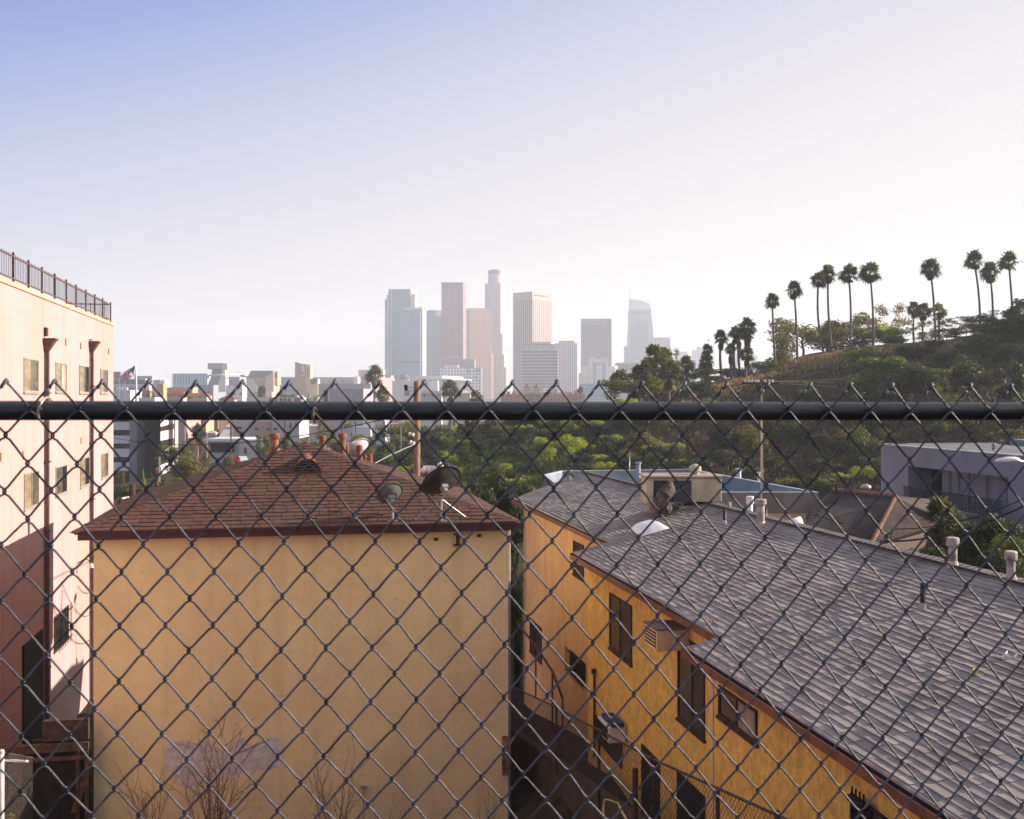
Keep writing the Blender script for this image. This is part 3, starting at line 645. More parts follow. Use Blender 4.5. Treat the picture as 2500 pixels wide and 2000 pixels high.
# valley flashing and debris
a_, b_ = roof_hit(1438, 1291), roof_hit(1588, 1243); d = (b_ - a_).normalized(); s_ = d.cross(n) * .03
part('valley_flashing', MB().hexa([a_ - s_, a_ + s_, b_ + s_, b_ - s_, a_ - s_ + n * .035, a_ + s_ + n * .035, b_ + s_ + n * .035, b_ - s_ + n * .035]), M_galv, och)
for (px, py, m_, L_, lb) in ((2385, 1650, mat('yellow_leaf', (.5, .4, .12), .8), .16, 'yellowed palm scrap lying on the near part of the grey roof'), (1745, 1525, M_wood, .12, 'brown dead leaf caught at the grey eave'), (2470, 1612, M_white, .25, 'pale bent stick on the grey roof by the picture edge')):
    c = roof_hit(px, py) + n * .03; q = MB(); r1 = random.Random(px)
    q.tube([c, c + ev * L_ * .5 + n * .03, c + ev * L_ + es * L_ * .5 + n * .02], [.008, .02, .004], 5)
    for k in range(5): o1 = c + ev * r1.uniform(-.1, .2) + es * r1.uniform(-.1, .1); q.poly([o1, o1 + ev * .07, o1 + ev * .05 + es * .06 + n * .02])
    solo('fallen_leaf' if m_ is not M_white else 'fallen_stick', q, m_, lb, 'leaf' if m_ is not M_white else 'stick')
# rooftop evaporative cooler
hv = thing('rooftop_cooler', 'boxy beige rooftop cooler with a kinked duct at the grey ridge', 'air cooler', P(1670, 1240, 34.5))
M_beige = mat('beige_sheet_metal', (.50, .44, .30), .55, .14, 1.5, .1, 10); HY = 34.0
def pb(x0, x1, yt, yb, Y, d): a, b_ = P(x0, yt, Y), P(x1, yb, Y); return (a.x, Y, b_.z), (b_.x, Y + d, a.z)
part('cabinet', MB().box(*pb(1688, 1762, 1168, 1226, HY, 1.5)).box(*pb(1578, 1596, 1168, 1232, HY, 1.5)).box(*pb(1596, 1688, 1168, 1174, HY + .002, 1.49)), M_beige, hv, bevel=.02)
part('louvre_panel', MB().box(*pb(1597, 1640, 1175, 1226, HY + .12, 1.2)).box(*pb(1643, 1687, 1175, 1226, HY + .06, 1.2)), mat('dark_louvre', (.09, .08, .09), .6, .3, 3, stretch=(1, 1, 30)), hv)
part('lid', MB().box(*pb(1574, 1766, 1163, 1167.5, HY - .06, 1.65)), mat('faded_lid', (.34, .25, .2), .6, .15, 2), hv)
c = P(1697, 1163, HY + .7); part('exhaust_cap', MB().lathe([(.14, 0), (.14, .16), (.20, .17), (.20, .30), (.13, .36), (.04, .40)], tuple(c), 14).box((c.x - .45, c.y - .4, c.z), (c.x + .45, c.y + .4, c.z + .05)), M_beige, hv)
dk = [P(1636, 1178, HY - .1), P(1634, 1196, HY - .28), P(1622, 1208, HY - .4), P(1616, 1225, HY - .42), P(1622, 1246, HY - .3)]
part('duct', MB().tube(dk, [.10, .22, .26, .25, .26], 12), mat('tarred_duct', (.10, .075, .065), .8, .4, 6, 1, 14), hv)
part('duct_bracket', MB().box(*pb(1585, 1600, 1222, 1252, HY - .15, .3)), mat('old_plaster', (.36, .24, .2), .9, .2, 5), hv)
part('stand', MB().box(*pb(1660, 1772, 1236, 1246, HY + .1, 1.2)).box(*pb(1664, 1668, 1228, 1240, HY + .12, .05)).box(*pb(1764, 1768, 1228, 1246, HY + .12, .05)), M_conc, hv)
# thin mast above the ridge
p = P(1859, 1282, 30.2); solo('roof_mast', MB().tube([p, P(1858, 1100, 30.2), P(1857.5, 1010, 30.2)], [.02, .018, .016], 8), M_galv, 'thin metal mast rising from the grey ridge in front of the crossarm pole', 'mast')
# small dark dish at the far end of the ridge
bC = roof_hit(1393, 1172); dish('satellite_dish', 'tiny grey satellite dish at the far end of the grey ridge', P(1391, 1160, bC.y), .42, .32, (.25, .75, .5), M_dishg, bC, lnb=False)
# ---------------------------------------------------------------- chain-link fence in front of the camera
FT = R(6.3); FD = Vector((math.cos(FT), math.sin(FT), 0)); FN = Vector((math.sin(FT), -math.cos(FT), 0)); FS = .0733; FV = .0435
def fp(t, z, d=0): return Vector((0, 1.8, 0)) + FD * (t + .026 * z) + FN * d + Vector((0, 0, z - .002 * t))
M_wire = mat('fence_wire', (.085, .09, .108), .5, .35, 18, .2, 300, metal=.15, spec=.45)
M_rail = mat('fence_rail_paint', (.045, .048, .053), .38, .25, 5, .15, 60, metal=.2, spec=.6, stretch=(.4, 3, 3))
fence = thing('chain_link_fence', 'dark chain-link fence with a round top rail close to the camera', 'fence', (0, 1.8, -1.75))
wm = MB(); r2 = random.Random(21)
NR = 19
jx = {}
def node(m_, j):       # shared slightly uneven node positions
    k = (m_, j)
    if k not in jx: jx[k] = (r2.gauss(0, .0011), r2.gauss(0, .0012))
    a = jx[k]; return m_ * FS / 2 + a[0], .0266 - j * FV + (a[1] if j else r2.gauss(0, .0006))
for m_ in range(-76, 84):
    pts = []; rad = .00185
    for j in range(NR):
        left = (j + m_) % 2 == 0; mm = m_ if left else m_ + 1; t, z = node(mm, j); s = -1 if left else 1
        nl = (j + 1 + m_) % 2 == 0; t2, z2 = node(m_ if nl else m_ + 1, j + 1)
        off = .0026 * (1 if not left else -1)
        if j == 0: pts += [fp(t + s * .001, z, 0)]
        else: pts += [fp(t + s * .0014, z + .0026, -off * .7), fp(t + s * .0020, z, 0), fp(t + s * .0014, z - .0026, off * .7)]
        for q in (.16, .5, .84): pts.append(fp(t + (t2 - t) * q, z + (z2 - z) * q + .0006 * math.sin(q * 3.14), off))
    wm.tube(pts, rad, 7)
    # knuckle twist of the top selvage: the end of each pair wound round the rising leg
    if m_ % 2 == 0:
        t, z = node(m_, 0); tb, zb = node(m_ - 1, 1); tw = []
        for k in range(15):
            q = k / 14 * .55; a = k * .95; tw.append(fp(t + (tb - t) * q + .0042 * math.cos(a) * .5, z + (zb - z) * q + .0030 * math.cos(a), .0045 * math.sin(a)))
        tip = fp(t + .001, z + .0035, 0); wm.tube([tip + FN * .002] + tw, .0024, 6)
        wm.tube([fp(t - .002, z - .001, .003), fp(t, z + .0035, 0), fp(t + .0025, z - .001, -.003)], .0027, 6)
part('wire_mesh', wm, M_wire, fence, True)
part('top_rail', MB().tube([fp(t / 4, -.0197, -.0225) for t in range(-14, 16)], .0157, 20), M_rail, fence, True)
for t0, z0 in ((-.757, 0), (-.326, 0)):
    tr = []
    for k in range(19):
        a = k / 18 * 2 * math.pi * 1.15 - .6; tr.append(fp(t0 + .006 * math.sin(a * .8) + k * .0004, -.0185 + .0205 * math.sin(a), -.0225 + .024 * math.cos(a)))
    part('tie_wire', MB().tube(tr + [tr[-1] + Vector((.004, 0, -.008))], .0016, 6), mat('bright_tie_wire', (.55, .5, .38), .4, .1, 30, metal=.5), fence, True)
for t in (-2.9, 3.1): part('fence_post', MB().tube([fp(t, -1.75, -.03), fp(t, 0, -.03)], .028, 12), M_rail, fence)
# ---------------------------------------------------------------- things in the alley
M_link = mat('old_chain_link', (.075, .06, .05), .6, .3, 6, metal=.3)
def small_fence(name, label, pts, h, posts, cell=.14, m=None, sag=.03, rail=True, group=None):
    o = thing(name, label, 'fence', pts[0], group); m = m or M_link; wire = MB()
    for a, b_ in zip(pts, pts[1:]):
        d = b_ - a; L_ = math.hypot(d.x, d.y); k = 0; x = -h
        while x < L_:
            for sg in (1, -1):
                q0, q1 = (x, 0), (x + h, h)
                if sg < 0: q0, q1 = (x, h), (x + h, 0)
                t0, t1 = max(0, -x / h), min(1, (L_ - x) / h)
                if t1 > t0:
                    f0 = [q0[0] + (q1[0] - q0[0]) * t0, q0[1] + (q1[1] - q0[1]) * t0]; f1 = [q0[0] + (q1[0] - q0[0]) * t1, q0[1] + (q1[1] - q0[1]) * t1]
                    A = a + d * (f0[0] / L_) + Vector((0, 0, f0[1] - h)); B = a + d * (f1[0] / L_) + Vector((0, 0, f1[1] - h)); wire.tube([A, B], .004, 3, False)
            x += cell
    part('wire_mesh', wire, m, o)
    if rail: part('top_rail', MB().tube(pts, .025, 8), m, o)
    for p in posts: part('post', MB().tube([p - Vector((0, 0, h + .3)), p + Vector((0, 0, .06))], .035, 8), m, o)
    return o
FE = [(34.5, -9.25), (27.5, -8.05), (19.7, -6.85), (14.2, -5.85), (9, -5.0)]
pts = [uv(6.6, v, z) for v, z in FE]; small_fence('chain_link_fence', 'rusty chain-link fence climbing the alley beside the ochre wall', pts, 1.5, [pts[1], uv(6.6, 23.4, -7.45), pts[2], uv(6.6, 16.4, -6.3), pts[3]])
hp = [uv(8.9, 44, -9.3), uv(8.8, 40, -9.35), uv(8.5, 36, -9.3), uv(8.0, 32.5, -9.25)]
solo('handrail', MB().tube(hp, .045, 8).tube([hp[1], hp[1] - Vector((0, 0, 2))], .03).tube([hp[2], hp[2] - Vector((0, 0, 2))], .03).tube([hp[3], hp[3] - Vector((0, 0, 2.2))], .03), M_dwood, 'dark curved handrail stepping down along the peach wall of the alley', 'handrail', smooth=True)
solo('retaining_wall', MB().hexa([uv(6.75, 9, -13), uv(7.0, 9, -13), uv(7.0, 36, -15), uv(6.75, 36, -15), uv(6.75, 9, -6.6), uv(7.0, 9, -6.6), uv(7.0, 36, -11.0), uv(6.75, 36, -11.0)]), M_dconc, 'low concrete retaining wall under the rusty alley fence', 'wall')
st = thing('wooden_post', 'rough wooden stake wrapped in pale cloth beside the alley fence', 'post', uv(6.3, 19.8, -10)); v_ = uv(6.3, 19.8, -9)
part('stake', MB().tube([v_ - Vector((0, 0, 1.5)), v_ + Vector((0, 0, 1.95))], .055, 8), M_dwood, st)
part('cloth_wrap', MB().tube([v_ + Vector((0, 0, -.9)), v_ + Vector((.03, 0, -.2)), v_ + Vector((.01, 0, .35)), v_ + Vector((.03, 0, .75))], [.10, .075, .09, .03], 9), mat('pale_cloth', (.45, .36, .28), .9, .3, 6, .8, 12), st)
a = P(1475, 2010, 17); hs = [P(x, y, Y) for x, y, Y in ((1478, 2030, 16.8), (1473, 1975, 17), (1477, 1952, 17), (1488, 1954, 17), (1503, 1960, 17), (1508, 1960, 17), (1520, 1985, 16.6), (1536, 2010, 16.2), (1552, 2040, 16))]
solo('garden_hose', MB().tube(hs, .018, 6), mat('yellow_hose', (.55, .36, .14), .5), 'thin yellow hose looped over in the dark alley corner', 'hose', smooth=True)
# timber frame gate between the pink block and the cream house
gt = thing('timber_gate', 'dark timber gate frame with a diagonal brace between pink block and cream house', 'gate', uv(-7, 29.4, -13))
def gp(px, py, v=29.4): u, z = on_v(px, py, v); return u, z
u0, zt = gp(105, 1762, 29.4); u1 = -5.30; _, z1 = gp(200, 1805); _, z2 = gp(200, 1816); _, z3 = gp(200, 1832)
part('header_beam', MB().ubox(u0, u1, 29.32, 29.48, z1, zt + .03), M_dwood, gt, bevel=.01)
part('top_rail', MB().ubox(-7.3, u1, 29.3, 29.42, z3 + .02, z2 + .06), mat('worn_red_timber', (.11, .052, .03), .8, .3, 5, .5, 30), gt)
part('top_rail', MB().ubox(-7.3, u1 - .06, 29.34, 29.42, z3 - .22, z3 - .12), MATS['worn_red_timber'], gt)
for u in (-7.35, -5.62, -5.40): part('upright', MB().ubox(u, u + .09, 29.35, 29.45, -13.5, z3 - .03 if u > -8 else z1), M_dwood if u < -5.5 else MATS['worn_red_timber'], gt)
p0, p1 = gp(216, 1850), gp(172, 1985); part('diagonal_brace', MB().hexa([uv(p1[0], 29.38, p1[1]), uv(p1[0] + .16, 29.38, p1[1]), uv(p1[0] + .16, 29.44, p1[1]), uv(p1[0], 29.44, p1[1]), uv(p0[0], 29.38, p0[1]), uv(p0[0] + .16, 29.38, p0[1]), uv(p0[0] + .16, 29.44, p0[1]), uv(p0[0], 29.44, p0[1])]), MATS['worn_red_timber'], gt)
part('board_panel', MB().ubox(u0 - .3, u1, 29.6, 29.66, -13.5, z1 - .02), mat('black_boards', (.018, .014, .012), .9, .3, 4), gt)
p = uv(-8.74, 24.6, 0); a = P(4, 1838, 22.5); q = P(80, 1851, 26)
small_fence('chain_link_fence', 'short chain-link fence with pale posts at the foot of the pink block', [a, q], 2.6, [], .10)
solo('fence_post', MB().tube([a - Vector((0, 0, 3)), a + Vector((0, 0, .05))], .05, 10).lathe([(.06, 0), (.05, .05), (.02, .07)], tuple(a), 10), mat('pale_post', (.62, .57, .55), .6, .1, 3), 'pale round post ending the short chain-link fence', 'post', smooth=True)
solo('fence_rail', MB().tube([a - Vector((.4, 0, .14)), a + (q - a) * .8 - Vector((0, 0, .10))], .035, 8), MATS['pale_post'], 'pale rail along the top of the short chain-link fence', 'rail', smooth=True)

# ---------------------------------------------------------------- plants: builders
def crown_mesh(name, blobs, n, size, m, seed, flat=.5, shell=.55):
    """leaf clumps spread through overlapping blobs (x, y, z, rx, rz)"""
    r = random.Random(seed); c = MB(); W = [b_[3] ** 2 * b_[4] for b_ in blobs]
    for k in range(n):
        b_ = r.choices(blobs, W)[0]; d = Vector((r.gauss(0, 1), r.gauss(0, 1), r.gauss(0, 1))).normalized()
        q = (shell + (1 - shell) * r.random() ** .6) * (1 + r.gauss(0, .07))
        p = Vector((b_[0] + d.x * b_[3] * q, b_[1] + d.y * b_[3] * q, b_[2] + d.z * b_[4] * q))
        nn = (d + Vector((r.gauss(0, flat), r.gauss(0, flat), r.gauss(0, flat)))).normalized(); a = nn.orthogonal().normalized(); b2 = nn.cross(a)
        th = r.uniform(0, 6.28); a, b2 = a * math.cos(th) + b2 * math.sin(th), b2 * math.cos(th) - a * math.sin(th)
        s = size * r.uniform(.6, 1.5); i = len(c.v)
        c.v += [tuple(p - a * s), tuple(p + b2 * s * .45 + nn * s * .2), tuple(p + a * s), tuple(p - b2 * s * .45 - nn * s * .1)]
        c.f.append((i, i + 1, i + 2, i + 3)); c.uv.append(None)
    return c.mesh(name, m)
def leafm(name, c, c2, isl=.35, tr=.32): return mat(name, c, .6, .2, .35, island=isl, transl=tr, col2=c2, spec=.25)
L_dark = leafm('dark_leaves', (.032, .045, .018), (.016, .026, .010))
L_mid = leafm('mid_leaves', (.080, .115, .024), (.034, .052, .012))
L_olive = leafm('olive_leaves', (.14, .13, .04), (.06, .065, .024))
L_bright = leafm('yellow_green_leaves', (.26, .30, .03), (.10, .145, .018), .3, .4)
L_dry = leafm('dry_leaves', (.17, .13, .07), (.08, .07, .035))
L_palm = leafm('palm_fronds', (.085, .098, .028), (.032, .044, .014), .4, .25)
L_dead = leafm('dead_fronds', (.20, .105, .045), (.10, .05, .025), .35, .1)
M_bark = mat('grey_brown_bark', (.13, .09, .07), .9, .25, 2, .8, 8)
M_ptrunk = mat('palm_trunk', (.17, .125, .125), .9, .2, 1.2, .7, 6, stretch=(1, 1, 4))
def trunk_mesh(name, blobs, r0=.035, seed=1, base=0):
    r = random.Random(seed); t = MB(); top = Vector((0, 0, .45))
    t.tube([(0, 0, -.12), (.01, 0, .15), (-.01, .01, .3), top], [r0 * 1.3, r0, r0 * .85, r0 * .7], 7)
    for b_ in blobs:
        e = Vector((b_[0], b_[1], b_[2] + b_[4] * .3)); s = Vector((0, 0, r.uniform(.18, .42))); mid = s.lerp(e, .5) + Vector((r.gauss(0, .02), r.gauss(0, .02), -.02)); t.tube([s, mid, e], [r0 * .6, r0 * .4, r0 * .12], 5)
        for q in range(3): e2 = e + Vector((r.gauss(0, .4) * b_[3], r.gauss(0, .4) * b_[3], r.uniform(-.2, .7) * b_[4])); t.tube([mid.lerp(e, .5), e2], [r0 * .25, r0 * .06], 4)
    return t.mesh(name, M_bark, True)
def blobs_for(kind, seed):
    r = random.Random(seed)
    if kind == 'round': return [(r.uniform(-.26, .26), r.uniform(-.26, .26), r.uniform(.48, .84), r.uniform(.15, .24), r.uniform(.11, .18)) for k in range(9)]
    if kind == 'spread': return [(r.uniform(-.36, .36), r.uniform(-.36, .36), r.uniform(.26, .86), r.uniform(.12, .2), r.uniform(.09, .16)) for k in range(15)]
    if kind == 'tall': return [(r.uniform(-.2, .2), r.uniform(-.2, .2), .25 + .68 * k / 10, r.uniform(.14, .26) * (1.1 - k / 14), .10) for k in range(11)]
    if kind == 'airy': return [(r.uniform(-.36, .36), r.uniform(-.36, .36), r.uniform(.18, .9), r.uniform(.09, .16), r.uniform(.07, .13)) for k in range(20)]
    if kind == 'shrub': return [(r.uniform(-.3, .3), r.uniform(-.3, .3), r.uniform(.1, .66), r.uniform(.16, .26), r.uniform(.18, .32)) for k in range(7)]
PRO = {}
def proto(kind, m, seed, n, size):
    k = (kind, m.name, seed)
    if k not in PRO:
        b_ = blobs_for(kind, seed); PRO[k] = (crown_mesh('crown', b_, n, size, m, seed, shell=.5 if kind != 'airy' else .2), trunk_mesh('trunk', b_, .010 if kind == 'airy' else .016, seed) if kind != 'shrub' else trunk_mesh('stem', b_[:4], .03, seed))
    return PRO[k]
SPEC = {'round': (2600, .029), 'spread': (2800, .026), 'tall': (2600, .028), 'airy': (2200, .022), 'shrub': (1700, .038)}
def plant(name, label, cat, base, h, wd, kind, m, group=None, seed=None, dens=1):
    sd_ = seed if seed is not None else rnd.randrange(3); n, s = SPEC[kind]; cm, tm = proto(kind, m, sd_ + (100 if dens != 1 else 0), int(n * dens), s / (dens ** .5))
    o = thing(name, label, cat, base, group, rnd.uniform(0, 6.28)); o.scale = (wd, wd, h)
    for nm, me in (('crown', cm), ('stem' if kind == 'shrub' else 'trunk', tm)):
        c = bpy.data.objects.new(nm, me); COL.objects.link(c); c.parent = o
    return o
def plant_px(name, label, cat, px, ytop, Y, wpx, kind, m, group=None, seed=None, ybase=None, dens=1):
    x = (px - CX) / F * Y; z = H(x, Y) if ybase is None else -(ybase - CY) / F * Y
    h = P(px, ytop, Y).z - z; return plant(name, label, cat, (x, Y, z), h, wpx / F * Y, kind, m, group, seed, dens)
def fan_crown(seed, n=44, dead=False):
    r = random.Random(seed); c = MB()
    for k in range(n):
        az = r.uniform(0, 6.283); el = R(r.uniform(-48, 88)) if not dead else R(r.uniform(-88, -52)); pl_ = r.uniform(.28, .48) if not dead else r.uniform(.05, .3)
        d = Vector((math.cos(az) * math.cos(el), math.sin(az) * math.cos(el), math.sin(el))); s = d.cross(Vector((0, 0, 1))); s = s.normalized() if s.length > .1 else Vector((1, 0, 0)); u = s.cross(d)
        o0 = Vector((0, 0, -.12 if dead else 0)); p = o0 + d * pl_; w_ = .012; tw = r.uniform(-.6, .6); s, u = s * math.cos(tw) + u * math.sin(tw), u * math.cos(tw) - s * math.sin(tw)
        c.poly([o0 - s * w_, o0 + s * w_, p + s * w_, p - s * w_]); nb = 9; Lf = r.uniform(.42, .6) * (1 if not dead else 1.1)
        for b_ in range(nb):
            a = (b_ / (nb - 1) - .5) * R(205 if not dead else 90); bd = d * math.cos(a) + s * math.sin(a); L_ = Lf * (.75 + .25 * math.cos(a)) * r.uniform(.85, 1.1)
            side = (s * math.cos(a) - d * math.sin(a)) * .055; mid = p + bd * L_ * .62 + u * .03; tip = p + bd * L_ - Vector((0, 0, (.10 if not dead else .05) * r.uniform(.5, 1.6)))
            i = len(c.v); c.v += [tuple(p), tuple(mid + side), tuple(tip), tuple(mid - side)]; c.f.append((i, i + 1, i + 2, i + 3)); c.uv.append(None)
    return c
PC = [fan_crown(40 + k).mesh('crown', L_palm) for k in range(4)]; PD = [fan_crown(60 + k, 26, True).mesh('dead_fronds', L_dead) for k in range(3)]
def palm(label, top, base, Y, wpx, r=.2, group=None, skirt=1.0, seed=None, ground=False):
    """top, base: pixel of the crown's centre and of the trunk's foot"""
    T = P(top[0], top[1], Y); B = P(base[0], base[1], Y); B.z = min(B.z, H(B.x, Y)) if ground else B.z
    if not ground: B.z = min(B.z, H(B.x, Y) + .2)
    o = thing('fan_palm', label, 'palm tree', B, group); Hh = T - B; bend = Vector((rnd.gauss(0, .018), 0, 0)) * Hh.z
    q = [Hh * (k / 8) + bend * math.sin(math.pi * k / 8) for k in range(9)]
    t = MB().tube([Vector((0, 0, -.6))] + q, [r * 1.5] + [r * (1.25 - .35 * k / 8 + .08 * (k % 2)) for k in range(9)], 8)
    c = link('trunk', t.mesh('trunk', M_ptrunk, True)); c.parent = o
    R_ = wpx / F * Y / 2 * 1.62; sd_ = rnd.randrange(4) if seed is None else seed
    c = link('crown', PC[sd_]); c.parent = o; c.location = Hh; j_ = rnd.uniform(.88, 1.1); c.scale = (R_ * j_, R_ * j_, R_ * rnd.uniform(.92, 1.14)); c.rotation_euler = (0, 0, rnd.uniform(0, 6))
    if skirt:
        c = link('dead_fronds', PD[sd_ % 3]); c.parent = o; c.location = Hh - Vector((0, 0, R_ * .12)); c.scale = (R_ * .62, R_ * .62, R_ * skirt * rnd.uniform(.75, 1.5)); c.rotation_euler = (0, 0, rnd.uniform(0, 6))
    return o
D = 2500 / 2156
for i, (tx, ty, bx, by, wd, Y, lb) in enumerate((
    (1626, 636, 1633, 757, 30, 222, 'lowest tall fan palm at the downhill end of the ridge row'), (1672, 612, 1679, 742, 34, 222, 'tall fan palm second from the downhill end of the ridge row'),
    (1723, 592, 1734, 716, 31, 220, 'slim fan palm tucked under the taller palm of a touching pair'), (1743, 579, 1751, 728, 34, 222, 'taller fan palm of the touching pair on the ridge'),
    (1787, 580, 1790, 727, 37, 222, 'upright fan palm between the touching pair and the ragged-topped palm'), (1832, 577, 1839, 723, 38, 222, 'ragged-topped tall fan palm before the leafy ridge trees'),
    (1959, 568, 1970, 722, 37, 220, 'tall fan palm standing alone before the gap with small palms behind'), (2051, 551, 2063, 700, 38, 221, 'highest fan palm on the ridge with its crown overlapping another'),
    (2084, 574, 2089, 705, 37, 223, 'thin fan palm just below the highest ridge palm'), (2124, 553, 2133, 690, 37, 221, 'tall fan palm at the uphill end of the ridge row'))):
    palm(lb, (tx * D, ty * D), (bx * D, by * D), Y, wd * D, .20, 'tall fan palms along the hill ridge', .55)
for (tx, ty, bx, by, wd, Y, sk, lb) in (
    (1518, 713, 1521, 800, 30, 214, 1.3, 'spiky palm with a thick brown skirt left of the clustered tall palms'), (1547, 702, 1552, 812, 26, 212, 1.2, 'straight palm in the middle of the clustered hillside palms'),
    (1556, 706, 1560, 800, 24, 216, 1.2, 'palm partly hidden behind the straight clustered palm'), (1574, 690, 1572, 800, 32, 214, 1.5, 'highest palm of the cluster below the ridge row'), (1573, 706, 1571, 800, 28, 217, 1.3, 'palm crown tucked under the highest clustered palm'),
    (1538, 736, 1540, 806, 22, 210, 1.5, 'short brown-skirted palm under the clustered palms'), (1572, 748, 1570, 800, 28, 208, .8, 'low palm at the foot of the clustered palms'), (1489, 738, 1490, 800, 22, 213, 1.6, 'small brown-skirted palm above the yellow-green tree'),
    (1487, 762, 1488, 800, 32, 209, .8, 'bushy low palm behind the yellow-green tree'), (1445, 768, 1446, 815, 30, 207, .8, 'leaning palm between the big cluster and the yellow-green tree'), (1379, 752, 1386, 845, 42, 190, 1.3, 'big sunlit palm with orange dead fronds at the centre of the near cluster'),
    (1399, 752, 1405, 845, 34, 194, 1.0, 'darker palm behind the big sunlit palm'), (1360, 778, 1366, 850, 36, 188, 1.4, 'shaggy palm at the edge of the near cluster'), (1408, 785, 1408, 848, 40, 186, 1.1, 'low full palm in front of the near cluster'),
    (1344, 785, 1350, 850, 26, 192, .8, 'dark palm at the outer edge of the near cluster')):
    palm(lb, (tx * D, ty * D), (bx * D, by * D), Y, wd * D, .24, 'palms clustered on the lower hill', sk)
for (tx, ty, wd, lb) in ((1924, 652, 24, 'small far palm behind the ridge beside the leafy tree'), (1943, 657, 30, 'small far palm between two others behind the ridge'), (1977, 657, 28, 'small far palm behind the lone tall ridge palm')):
    palm(lb, (tx * D, ty * D), ((tx + 1) * D, 735 * D), 262, wd * D, .22, 'small palms behind the ridge', .9)
palm('shaggy palm with orange dead fronds rising over the mid-city roofs', (915, 918), (918, 1000), 430, 40, .4, None, .8, ground=True)
palm('full palm with one sunlit side just above the fence rail', (934, 966), (936, 1040), 330, 36, .35, 'palms among the city roofs', .9, ground=True)
palm('round palm beside the wooden utility pole above the rail', (1099, 955), (1100, 1040), 340, 42, .35, 'palms among the city roofs', 1.0, ground=True)
palm('small palm poking over the pinkish apartments', (1162, 972), (1162, 1040), 380, 30, .3, 'palms among the city roofs', .6, ground=True)
palm('leafy palm in front of the pale apartments below the rail', (485, 1056), (486, 1110), 300, 34, .35, 'palms among the city roofs', 1.1, ground=True)
palm('far palm by the white tower block', (304, 940), (304, 972), 900, 12, .4, 'palms among the city roofs', .6, ground=True)
palm('bright fan palm with low fronds beside the lilac building', (2298, 1268), (2300, 1330), 47, 80, .22, None, .4, ground=True)
palm('small palm just above the pink apartments near the white civic tower', (1417, 953), (1417, 1000), 560, 14, .4, 'palms among the city roofs', .6, ground=True)

